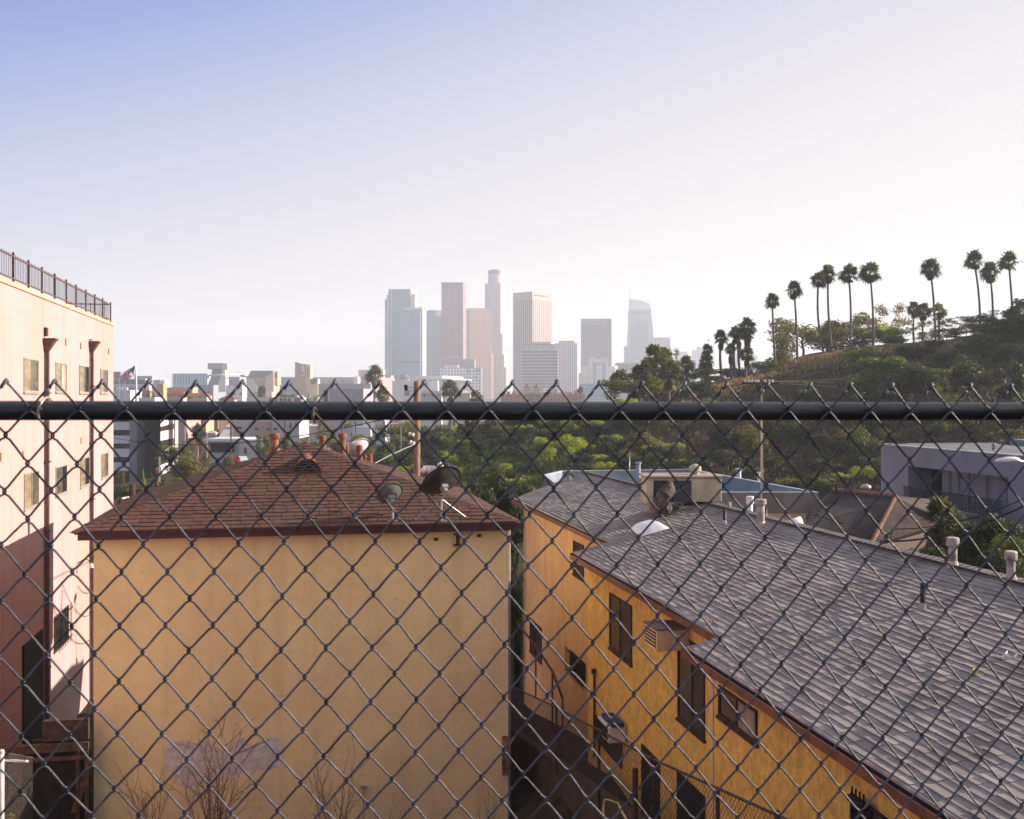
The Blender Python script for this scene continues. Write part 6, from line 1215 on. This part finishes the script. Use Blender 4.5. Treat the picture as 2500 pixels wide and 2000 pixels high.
# cathedral group
M_adobe = mat('tan_adobe', (.44, .30, .21), .85, .06, .05); M_adobel = mat('tan_adobe_lit', (.62, .46, .36), .85, .05, .05)  # paler copy paints sunlight onto the gable and bell tower side
Y = 1150; o = thing('cathedral_hall', 'angular tan cathedral hall with a sloping grey roof', 'church', P(640, 955, Y)); outline(o, 'wall', [(602, 970), (602, 922), (648, 922), (667, 906), (668, 923), (668, 970)], Y, 30, M_adobe); outline(o, 'roof', [(604, 921.8), (613, 905), (667, 905.5), (648, 921.8)], Y + .5, 22, mat('lead_roof', (.20, .18, .175), .7)); outline(o, 'gable', [(648.2, 922), (668.5, 906), (668.5, 970), (648.2, 970)], Y - 1.5, 10, M_adobel)
flatbox(o, 'window', 636, 647, 929, 941, Y - 1.6, 1, G1); flatbox(o, 'side_tower', 668, 677.5, 907, 940, Y + 2, 18, M_adobe); flatbox(o, 'window', 669.5, 676, 911.5, 921, Y + 1.5, .4, M_darkglass); outline(o, 'apse', [(601, 958), (603, 927), (612, 926), (630, 948), (626, 958)], Y - 6, 12, mat('white_apse', (.55, .52, .52), .8)); outline(o, 'side_roof', [(585, 940), (587, 915), (604, 921), (602, 945)], Y + 1, 12, mat('lead_roof_dark', (.12, .11, .13), .7))
Y = 1250; o, ft, zb = block('office_building', 'low dark blue glass office beside the bell tower', 'office building', 664, 722, 723, 922.5, Y, 3, G1); flatbox(o, 'pale_roof', 668, 722, 920.5, 922.6, Y + 3, 20, M_white)
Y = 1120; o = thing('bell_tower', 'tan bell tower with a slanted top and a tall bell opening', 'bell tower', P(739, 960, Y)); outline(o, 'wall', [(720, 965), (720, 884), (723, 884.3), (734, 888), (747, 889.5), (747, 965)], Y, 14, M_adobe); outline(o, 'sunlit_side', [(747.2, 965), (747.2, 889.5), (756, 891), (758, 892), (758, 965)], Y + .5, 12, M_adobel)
flatbox(o, 'bell_opening', 736.8, 743.5, 892, 917.5, Y - .3, .5, M_white); flatbox(o, 'bell', 738, 742, 910, 913, Y - 1, .5, M_black)
for y_ in (894, 901, 908.5): flatbox(o, 'opening_bar', 736.8, 743.5, y_, y_ + .8, Y - .8, .3, M_galv)
flatbox(o, 'tall_slot', 749.5, 751.5, 896, 923, Y + .2, .5, mat('rose_slot', (.45, .24, .2), .8))
Y = 1200; o, ft, zb = block('low_building', 'long lilac-grey flat building right of the bell tower', 'building', 758, 862, 863, 921, Y, 2, mat('lilac_grey_wall', (.42, .40, .41), .8, .05, .03)); flatbox(o, 'bright_end', 863.2, 873.5, 920, 936, Y - 4, 20, M_white); flatbox(o, 'round_sign', 834, 839, 928, 932, Y - .4, .3, mat('sign_violet', (.2, .17, .35), .6))
o = thing('church_hall', 'small tan gabled church hall by the bell tower', 'church', P(768, 945, 1080)); outline(o, 'wall', [(758, 965), (758, 926), (772, 926), (776, 925), (776, 965)], 1080, 12, M_adobel); outline(o, 'roof', [(758, 938), (758, 924.6), (775, 925), (770, 938)], 1079, 4, MATS['lead_roof_dark'])
block('low_building', 'long low grey roof behind the lilac house', 'building', 776, 905, 907, 937, 800, 2, mat('grey_low_roof', (.34, .34, .35), .8, .05, .1)); Y = 1350
o, ft, zb = block('pink_block', 'pink and white striped low block behind the shaggy palm', 'building', 874, 899, 942, 920, Y, 12, mat('pink_low', (.5, .27, .27), .8, .05, .05)); flatbox(o, 'upper_storeys', 875, 936, 903, 920, Y + 6, 20, facade('striped_rows', (.56, .50, .50), (.24, .24, .30), 6, 5, .6, .5))
# white school tower with the spiral
Y = 1000; M_steel = mat('brushed_tower_metal', (.36, .36, .38), .5, .06, .1); M_steell = mat('bright_tower_metal', (.62, .60, .58), .5, .04, .1)  # bright copy also paints the sunlit side of box and shaft
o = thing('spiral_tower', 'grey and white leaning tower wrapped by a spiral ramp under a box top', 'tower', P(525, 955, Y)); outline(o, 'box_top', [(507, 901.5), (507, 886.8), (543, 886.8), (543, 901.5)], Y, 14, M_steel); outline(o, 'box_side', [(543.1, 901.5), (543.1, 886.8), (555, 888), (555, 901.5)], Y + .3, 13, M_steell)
outline(o, 'shaft', [(507, 941), (515, 920), (518, 901.6), (542, 901.6), (540, 915), (531, 941)], Y + 1, 12, mat('shaft_metal', (.20, .235, .30), .5)); outline(o, 'lit_tone_shaft', [(531.2, 941), (540.2, 915), (542.2, 901.6), (549, 901.6), (551, 925), (551, 941)], Y + .7, 10, M_steell); outline(o, 'plinth', [(522, 957), (522, 941.2), (551, 941.2), (551, 957)], Y - 1, 14, M_steell)
sp_ = MB(); prev = None
for k in range(41):
    a = -math.pi * .9 + k / 40 * math.pi * 1.75; cx = 530 + k * .35; rx = 30 + k * .35; ry = 18; z = zt(921 - k * .32, Y); x = (cx + rx * math.sin(a * 1.0) - CX) / F * Y; yv = Y + 6 - ry * math.cos(a); cur = (Vector((x, yv, z)), Vector((x * 1.0, yv, z - 2.2 * (1 - k / 60))))
    if prev: sp_.hexa([prev[1], cur[1], cur[1] + Vector((.3, .8, 0)), prev[1] + Vector((.3, .8, 0)), prev[0], cur[0], cur[0] + Vector((.3, .8, 0)), prev[0] + Vector((.3, .8, 0))])
    prev = cur
part('spiral_ramp', sp_, M_steell, o)
block('glass_office', 'wide blue-green glass office with vertical fins left of the spiral tower', 'office building', 420, 506, 508, 912, 1200, 2, facade('fin_glass', (.42, .47, .55), (.14, .22, .34), 3.2, 14.5, .55, .94, .25)); block('school_building', 'low white school wing with square windows', 'school', 551, 592, 594, 941, 900, 3, facade('white_rows', (.58, .56, .56), (.13, .15, .2), 5, 7, .35, .3)); block('school_building', 'lilac-grey school hall behind the spiral ramp', 'school', 551, 585, 590, 920, 1050, 6, mat('lilac_hall', (.34, .33, .38), .8)); block('school_building', 'grey low block under the glass office', 'school', 480, 521, 523, 940, 880, 3, mat('grey_low_block', (.28, .30, .34), .8))
o, ft, zb = block('civic_offices', 'blue-grey office strip with ribbon windows behind the flag', 'office building', 276, 355, 357, 925, 780, 2, facade('ribbon_rows', (.40, .39, .43), (.07, .11, .16), 60, 5.4, 1, .52, .25)); add_block(o, 'stair_tower', 276, 294, 295, 907.5, 790, 3, mat('mauve_block', (.24, .21, .25), .8), 985)
o, ft, zb = block('civic_offices', 'stepped grey-violet blocks trailing right of the flagpole', 'office building', 327, 372, 374, 918, 1050, 3, facade('violet_rows', (.36, .34, .38), (.26, .25, .30), 9, 6, .7, .3)); add_block(o, 'lower_block', 374, 391, 392, 927.5, 1045, 4, mat('pale_violet', (.40, .36, .39), .8), 985); add_block(o, 'end_block', 392, 402, 404, 928, 1046, 4, M_white, 985)
block('low_building', 'white cube in front of the ribbon-windowed offices', 'building', 355, 365, 366, 931, 740, 4, M_white); block('low_building', 'plain tan box above the red tile roofs', 'building', 384, 399, 400.5, 937.5, 560, 4, mat('ochre_box', (.50, .33, .16), .85)); block('low_building', 'long tan wall behind the red tile roofs', 'building', 400, 470, 472, 946, 580, 2, mat('tan_long', (.52, .36, .22), .85, .08, .1))
Y = 430; o, ft, zb = block('white_building', 'white building with round rooftop vents beside the pink block', 'building', 262, 318, 330, 952.5, Y, 14, mat('pale_white_render', (.60, .60, .64), .8, .05, .1))
for x in (286, 292.5, 299, 306, 310.5): part('round_vent', MB().lathe([(.4, 0), (.4, 1), (.42, 1.05)], tuple(P(x, 952.6, Y + 3)), 10), M_white, o)
block('low_building', 'low white wall building right of the flagpole foot', 'building', 335, 378, 387, 970.5, 400, 14, MATS['pale_white_render'])
# houses with hipped roofs
M_redt = mat('red_tile_roof', (.30, .085, .06), .8, .2, .8); M_dred = mat('dark_red_roof', (.18, .055, .05), .8, .2, .8)
def wins(o, pts_, Y, m=M_darkglass, fm=M_alu):
    for (x0, x1, y0, y1) in pts_:
        a, b_ = P(x0, y0, Y), P(x1, y1, Y); f = part('window', MB().box((a.x, Y - .12, b_.z), (b_.x, Y - .005, a.z)), fm, o); k = .10; part('pane', MB().box((a.x + k, Y - .16, b_.z + k), (b_.x - k, Y - .122, a.z - k)), m, f)
def hiphouse(label, x0, x1, yeave, yridge, ybase, Y, wm_, rm_, ws, dep=None, hip=.28, group=None):
    a, b_ = P(x0, yeave, Y), P(x1, yeave, Y); W = b_.x - a.x; dp = dep or W * .8; zb = min(zt(ybase, Y), H(a.x, Y)) - 1
    o = thing('house', label, 'house', ((a.x + b_.x) / 2, Y, zb), group); part('wall', MB().box((a.x, Y, zb), (b_.x, Y + dp, a.z)), wm_, o); z1 = zt(yridge, Y); e = .35
    c = [Vector((a.x - e, Y - e, a.z)), Vector((b_.x + e, Y - e, a.z)), Vector((b_.x + e, Y + dp + e, a.z)), Vector((a.x - e, Y + dp + e, a.z))]; r1, r2 = Vector((a.x + W * hip, Y + dp / 2, z1)), Vector((b_.x - W * hip, Y + dp / 2, z1))
    part('roof', MB().poly([c[0], c[1], r2, r1]).poly([c[1], c[2], r2]).poly([c[2], c[3], r1, r2]).poly([c[3], c[0], r1]).poly(c[::-1]), rm_, o); wins(o, ws, Y); return o
M_off = mat('offwhite_render', (.55, .46, .38), .85, .06, .3)
hiphouse('cream house with a red tile roof and two small low windows', 409, 447, 964, 955.5, 984, 360, M_off, M_redt, ((414, 420, 976, 978), (430, 435, 976, 978), (437, 443, 964.5, 968)), hip=.08)
hiphouse('wider cream house with a long red tile roof beyond the first', 448, 505, 966.5, 959.5, 984, 370, M_off, M_redt, ((460, 467, 969, 974), (486, 492, 967, 972), (498, 501, 968, 971)), hip=.1)
hiphouse('pale house with a dark red gabled roof under the school wing', 536, 572, 975, 967, 988, 340, M_off, M_dred, ((545, 550, 977, 980),), hip=.3); hiphouse('small brown-roofed house between flagpole and tan box', 340, 366, 958, 951, 985, 520, mat('brown_render', (.35, .20, .12), .85), M_dred, ((346, 350, 961, 965), (356, 360, 961, 965)))
Y = 470; o, ft, zb = block('lilac_house', 'large lilac-grey block with a bright white end and small windows', 'building', 801, 887, 916, 949, Y, 16, mat('lilac_block', (.33, .31, .36), .85, .05, .2))
for (px, w_) in ((811, 4), (824, 4), (833, 2), (857, 4), (868, 2.5)):
    t_ = (887 - px) / 86; p = Vector(ft[0]).lerp(Vector(ft[3]), t_); d = (Vector(ft[3]) - Vector(ft[0])).normalized(); n_ = Vector((-d.y, d.x)); n_ = n_ if n_.y < 0 else -n_
    q = [p + d * w_ * .09 + n_ * .02, p - d * w_ * .09 + n_ * .02]; z0, z1 = zt(968, Y), zt(962, Y); part('window', MB().hexa([(*q[0], z0), (*q[1], z0), (*(q[1] + n_ * .1), z0), (*(q[0] + n_ * .1), z0), (*q[0], z1), (*q[1], z1), (*(q[1] + n_ * .1), z1), (*(q[0] + n_ * .1), z1)]), M_alu, o)
add_block(o, 'dark_chimney_block', 790, 800.5, 801, 952, 465, 5, mat('dark_stack', (.05, .05, .055), .8), 990)
o, ft, zb = block('low_building', 'white low building with terracotta stripes above the rail', 'building', 600, 738, 740, 970, 360, 2, mat('white_low', (.62, .58, .56), .8, .05, .3))
for x in (658, 672, 684, 693, 704, 720, 727): flatbox(o, 'terracotta_pier', x, x + 4, 971.5, 980, 359.6, .3, M_terra)
o = thing('water_tank', 'white cylindrical tank above the striped low building', 'tank', P(662, 972, 380)); part('tank', MB().lathe([(1.5, 0), (1.52, 2.1), (1.4, 2.2)], tuple(P(662, 972, 380)), 20), M_white, o); 
hiphouse('grey-blue house behind the round palm', 1027, 1078, 961, 954, 990, 400, mat('pale_blue_render', (.50, .50, .48), .85, .05, .3), mat('grey_house_roof', (.2, .19, .2), .8), ((1034, 1038, 963, 969), (1056, 1060, 962, 968), (1070, 1073, 963, 968)), hip=.15)
hiphouse('pale gabled house right of the round palm', 1112, 1148, 960, 952, 990, 420, M_off, MATS['white_roof_slab'], ((1122, 1126, 965, 970),), hip=.3)
# pinkish apartments with turrets
Y = 620; M_pinkapt = mat('salmon_render', (.48, .27, .21), .85, .08, .4); o, ft, zb = block('apartment_row', 'long salmon-pink apartment row with two pale turrets above the rail', 'apartment building', 1222, 1428, 1430, 962, Y, 2, M_pinkapt)
r4 = random.Random(4)
for k in range(16): x = 1226 + k * 12.6 + r4.uniform(-2, 2); w_ = r4.uniform(6, 11); flatbox(o, 'roof_bay', x, x + w_, 957 + r4.uniform(-3, 4), 968, Y + r4.uniform(.5, 6), 5, r4.choice([M_pinkapt, M_off, mat('salmon_pale', (.56, .36, .29), .85)]))
wins(o, [(x + r4.uniform(-1, 1), x + 3 + r4.uniform(-1, 1), y_, y_ + 4) for x in range(1228, 1424, 9) for y_ in (966, 974)], Y)
for x in (1287, 1310.5): tr2 = flatbox(o, 'turret', x - 6.5, x + 6.5, 946, 962, Y - 1, 4, M_off); q = P(x, 0, Y + 1); part('turret_roof', MB().lathe([(1.9, 0), (1.0, .8), (.5, 1.6), (.12, 2.2), (.1, 3.0)], (q.x, q.y, zt(946, Y)), 8), M_redt, tr2)
flatbox(o, 'roof_house', 1327, 1334, 949, 956, Y + 4, 3, M_white); o = thing('utility_pole', 'dark crossarmed pole standing over the salmon apartments', 'utility pole', P(1490, 975, 500)); part('pole', MB().tube([P(1490, 990, 500), P(1490, 943, 500)], .2, 5), M_black, o); part('crossarm', MB().box(tuple(P(1485.5, 946, 500)), (P(1494.5, 0, 500).x, 500.2, zt(944.5, 500))), M_black, o)
# below the rail: banded offices
Y = 230; M_band = mat('white_spandrel', (.62, .62, .66), .7, .04, .3); M_mass = mat('grey_office_mass', (.23, .225, .26), .85, .05, .2); M_recess = mat('dark_brown_recess', (.028, .020, .017), .8, .2, .2)
of = thing('banded_offices', 'office block with white spandrel bands and a dark recess behind the pink block', 'office building', P(330, 1190, Y))
flatbox(of, 'side_wall', 316, 334, 985, 1215, Y, 14, M_mass); flatbox(of, 'dark_recess', 334, 386, 985, 1180, Y + 5, 8, M_recess); flatbox(of, 'window_wall', 262, 315.9, 985, 1215, Y + 1.2, 10, M_darkglass); flatbox(of, 'brown_pier', 386.1, 392, 985, 1160, Y + 3, 8, M_dwood)
for (y0, y1) in ((993, 999), (1030.5, 1050), (1064, 1083), (1096, 1116), (1129.5, 1150)): flatbox(of, 'spandrel_band', 264, 315.8, y0, y1, Y, 1, M_band)
def slant(nm, x0, x1, yt0, yt1, yb0, yb1, m, Y0, Y1):
    a, b_, c, d = P(x0, yb0, Y0), P(x1, yb1, Y1), P(x1, yt1, Y1), P(x0, yt0, Y0); k = Vector((0, 3, 0)); return part(nm, MB().hexa([a, b_, b_ + k, a + k, d, c, c + k, d + k]), m, of)
slant('window_wall', 392.2, 421, 985, 985, 1175, 1165, M_darkglass, 228, 233)
for (a, b_, c, d) in ((1000, 1042, 1000, 1034), (1054, 1076, 1048, 1070), (1096, 1120, 1088, 1110), (1136, 1160, 1125, 1148)): slant('spandrel_band', 392, 421.5, a, c, b_, d, M_band, 227.5, 232.5)
flatbox(of, 'corner_post', 424.5, 428, 985, 1130, 231, 2, mat('pale_rose_post', (.5, .42, .38), .8))
# apartments further back
def apt(label, x0, x1, yt, yb, Y, m, ws, dep=14, extra=()):
    a, b_ = P(x0, yt, Y), P(x1, yb, Y); zb = min(b_.z, H(a.x, Y)) - 1; o = thing('apartment_house', label, 'apartment building', ((a.x + b_.x) / 2, Y, zb)); part('wall', MB().box((a.x, Y, zb), (b_.x, Y + dep, a.z)), m, o)
    part('parapet', MB().box((a.x - .1, Y - .1, a.z + .002), (b_.x + .1, Y + .25, a.z + .35)), M_white, o); wins(o, ws, Y); return o
M_sal = mat('salmon_wall', (.52, .33, .28), .85, .05, .3); M_wht = mat('greyish_white_wall', (.52, .49, .48), .85, .05, .3)
apt('pink apartment cube directly right of the banded offices', 429, 455, 1010, 1070, 300, M_sal, ((445, 449, 1040, 1044),)); apt('tan balconied apartments on the steep street', 456, 503, 1004, 1062, 330, mat('tan_apt', (.50, .34, .24), .85, .06, .3), ((464, 472, 1029, 1037), (490, 495, 1028, 1036), (478, 484, 1029, 1036), (459, 463, 1045, 1050)))
apt('tan apartment block at the top of the steep street', 503, 553, 1000, 1048, 350, M_off, ((541, 544, 1028, 1033), (546, 549, 1028, 1033), (510, 518, 1028, 1035), (524, 530, 1030, 1038)))
o = apt('pale apartment wing with garage mouths on the steep street', 570, 614, 1029, 1080, 300, M_wht, ((574, 591, 1041, 1048), (586, 598, 1060, 1067), (603, 610, 1068, 1075)))
o = apt('salmon apartment block with four small windows in view', 614.5, 664, 1029, 1090, 299, M_sal, ((622, 632, 1044, 1050), (652, 659, 1044, 1051), (622, 632, 1062, 1067), (651, 658, 1062, 1068), (640, 644, 1041, 1045))); wins(o, ((605 + 48, 605 + 54, 1075, 1079),), 299)
o = apt('white apartment end block with stacked balconies', 664.5, 731, 1027, 1085, 298, M_wht, ((668, 677, 1044, 1051), (706, 712, 1032, 1047), (720, 725, 1030, 1044), (706, 712, 1056, 1062)))
for k in range(9): q = P(628 + k * 9, 1026.5, 303); part('roof_vent', MB().lathe([(.22, 0), (.22, .5), (.3, .55), (.3, .75)], tuple(q), 8), M_white, o)
o = apt('long white flat-roofed garage with a dark opening', 500, 584, 1075, 1120, 210, M_wht, ()); flatbox(o, 'garage_opening', 514, 572, 1083, 1104, 209.8, .15, M_recess); flatbox(o, 'roof_lip', 498, 587, 1072, 1079, 209, 12, M_white)
apt('low white house with a doorway beside the flue pipe', 584.5, 664, 1077, 1130, 205, mat('warm_white_wall', (.58, .54, .50), .85, .06, .3), ((596, 603, 1092, 1108), (614, 621, 1088, 1094)), 10); o = hiphouse('small cream shed house below the tan apartments', 505, 526, 1058, 1052, 1075, 280, M_off, M_off, ()); 
o = apt('white building behind the far pipes beside the dark poles', 858, 938, 1025, 1058, 300, mat('pale_blue_wall', (.42, .48, .54), .85), ((872, 876, 1034, 1040),)); flatbox(o, 'bright_bay', 886, 914, 1020, 1042, 299.7, 1, M_white); flatbox(o, 'lower_terrace', 861, 905, 1042, 1066, 296, 3, M_white)
st_ = MB(); 
for (a, b_) in (((532, 1072, 250), (560, 1040, 330)),): st_.poly([P(528, 1075, 250), P(556, 1075, 250), P(566, 1036, 330), P(556, 1036, 330)])
struct('street', st_, mat('pale_asphalt', (.36, .33, .32), .9, .1, .4))
# generic houses, small blocks and trees over the hillside streets
def cityproto(kind):
    r = random.Random(hash(kind) % 97 if False else len(kind)); o = thing('house', '', 'house', (0, 0, 0))
    return o
HP = []
for k, (lab, wm_, rm_, flat) in enumerate((('flat-roofed pale house among the hillside streets', M_wht, M_white, 1), ('salmon flat-roofed house among the hillside streets', M_sal, M_white, 1), ('cream house with red roof among the hillside streets', M_off, M_redt, 0),
        ('white house with grey roof among the hillside streets', M_wht, MATS['grey_house_roof'], 0), ('tan box building among the hillside streets', MATS['tan_apt'], M_conc, 1), ('brown-roofed cream house among the hillside streets', M_off, M_dred, 0))):
    o = thing('house', lab, 'house', (0, 0, 0), 'houses along the hillside streets'); hgt = 6.5 if flat else 5; part('wall', MB().box((-6, -5, -4), (6, 5, hgt)), wm_, o)
    if flat: part('roof', MB().box((-6.2, -5.2, hgt + .002), (6.2, 5.2, hgt + .5)), rm_, o)
    else: part('roof', MB().poly([(-6.6, -5.6, hgt), (6.6, -5.6, hgt), (3, 0, hgt + 2.3), (-3, 0, hgt + 2.3)]).poly([(6.6, -5.6, hgt), (6.6, 5.6, hgt), (3, 0, hgt + 2.3)]).poly([(6.6, 5.6, hgt), (-6.6, 5.6, hgt), (-3, 0, hgt + 2.3), (3, 0, hgt + 2.3)]).poly([(-6.6, 5.6, hgt), (-6.6, -5.6, hgt), (-3, 0, hgt + 2.3)]), rm_, o)
    if flat: part('roof_unit', MB().box((-3, -2, hgt + .502), (-1.2, -.4, hgt + 1.6)), M_galv, o); part('stair_head', MB().box((1.5, 0, hgt + .503), (4, 2.5, hgt + 2.6)), wm_, o); part('roof_pipe', MB().tube([(3, -3, hgt + .5), (3, -3, hgt + 1.5)], .15, 5).tube([(-4, 2, hgt + .5), (-4, 2, hgt + 2.4)], .06, 5), M_galv, o)
    for x in (-4, -.6, 2.8):
        for z in (1.2, 4.2) if flat else (1.6,): part('window', MB().box((x, -5.06, z), (x + 1.5, -5.003, z + 1.3)), M_darkglass, o)
    for y_ in (-2.5, 1.5): part('window', MB().box((6.003, y_, 1.6), (6.06, y_ + 1.4, 2.9)), M_darkglass, o)
    cache_kids(o); HP.append(o)
r5 = random.Random(31); used = []; n = 0; first = set()
for tr in range(4000):
    if n >= 120: break
    Y = 300 * math.exp(r5.random() * 1.45); x = r5.uniform(-.39, .02) * Y; px = CX + F * x / Y
    if px > 770 and Y < 420: continue
    if Y < 400 and 425 < px < 735: continue
    if any((x - a) ** 2 + (Y - b_) ** 2 < (15 + Y * .008) ** 2 for a, b_ in used): continue
    used.append((x, Y)); k = r5.randrange(6); o = HP[k]
    if k in first: o = copy_tree(o)
    else: first.add(k)
    s = r5.uniform(.75, 1.25); o.location = (x, Y, H(x, Y)); o.rotation_euler = (0, 0, r5.choice([0, .2, -.25, .5, PSI, PSI + 1.57])); o.scale = (s * r5.uniform(.8, 1.3), s, min(s, 1) * r5.uniform(.7, 1.0)); n += 1
for k in range(110):
    Y = 280 * math.exp(r5.random() * 1.5); x = r5.uniform(-.38, .04) * Y; px = CX + F * x / Y
    if px > 780 and Y < 300: continue
    if Y < 420 and 429 < px < 730 and r5.random() < .8: continue
    m = r5.choice([L_dark, L_mid, L_olive]); kd = r5.choice(['round', 'spread', 'tall']); plant('tree', 'leafy street tree among the hillside houses', 'tree', (x, Y, H(x, Y)), r5.uniform(5, 9.5), r5.uniform(5, 9), kd, m, 'trees among the hillside houses', r5.randrange(3))
# ---------------------------------------------------------------- air
hz = bpy.data.materials.new('haze_air'); hz.use_nodes = True; t = hz.node_tree; t.nodes.clear(); om = t.nodes.new('ShaderNodeOutputMaterial'); pv = t.nodes.new('ShaderNodeVolumePrincipled')
pv.inputs['Color'].default_value = (.86, .94, 1.0, 1); pv.inputs['Density'].default_value = HAZE; pv.inputs['Anisotropy'].default_value = .15; t.links.new(pv.outputs[0], om.inputs['Volume'])
hb = part('haze', MB().box((-4600, -500, -60), (4600, 4400, 300)), hz); tag(hb, 'thin pale haze over the whole city', 'haze', kind='stuff')
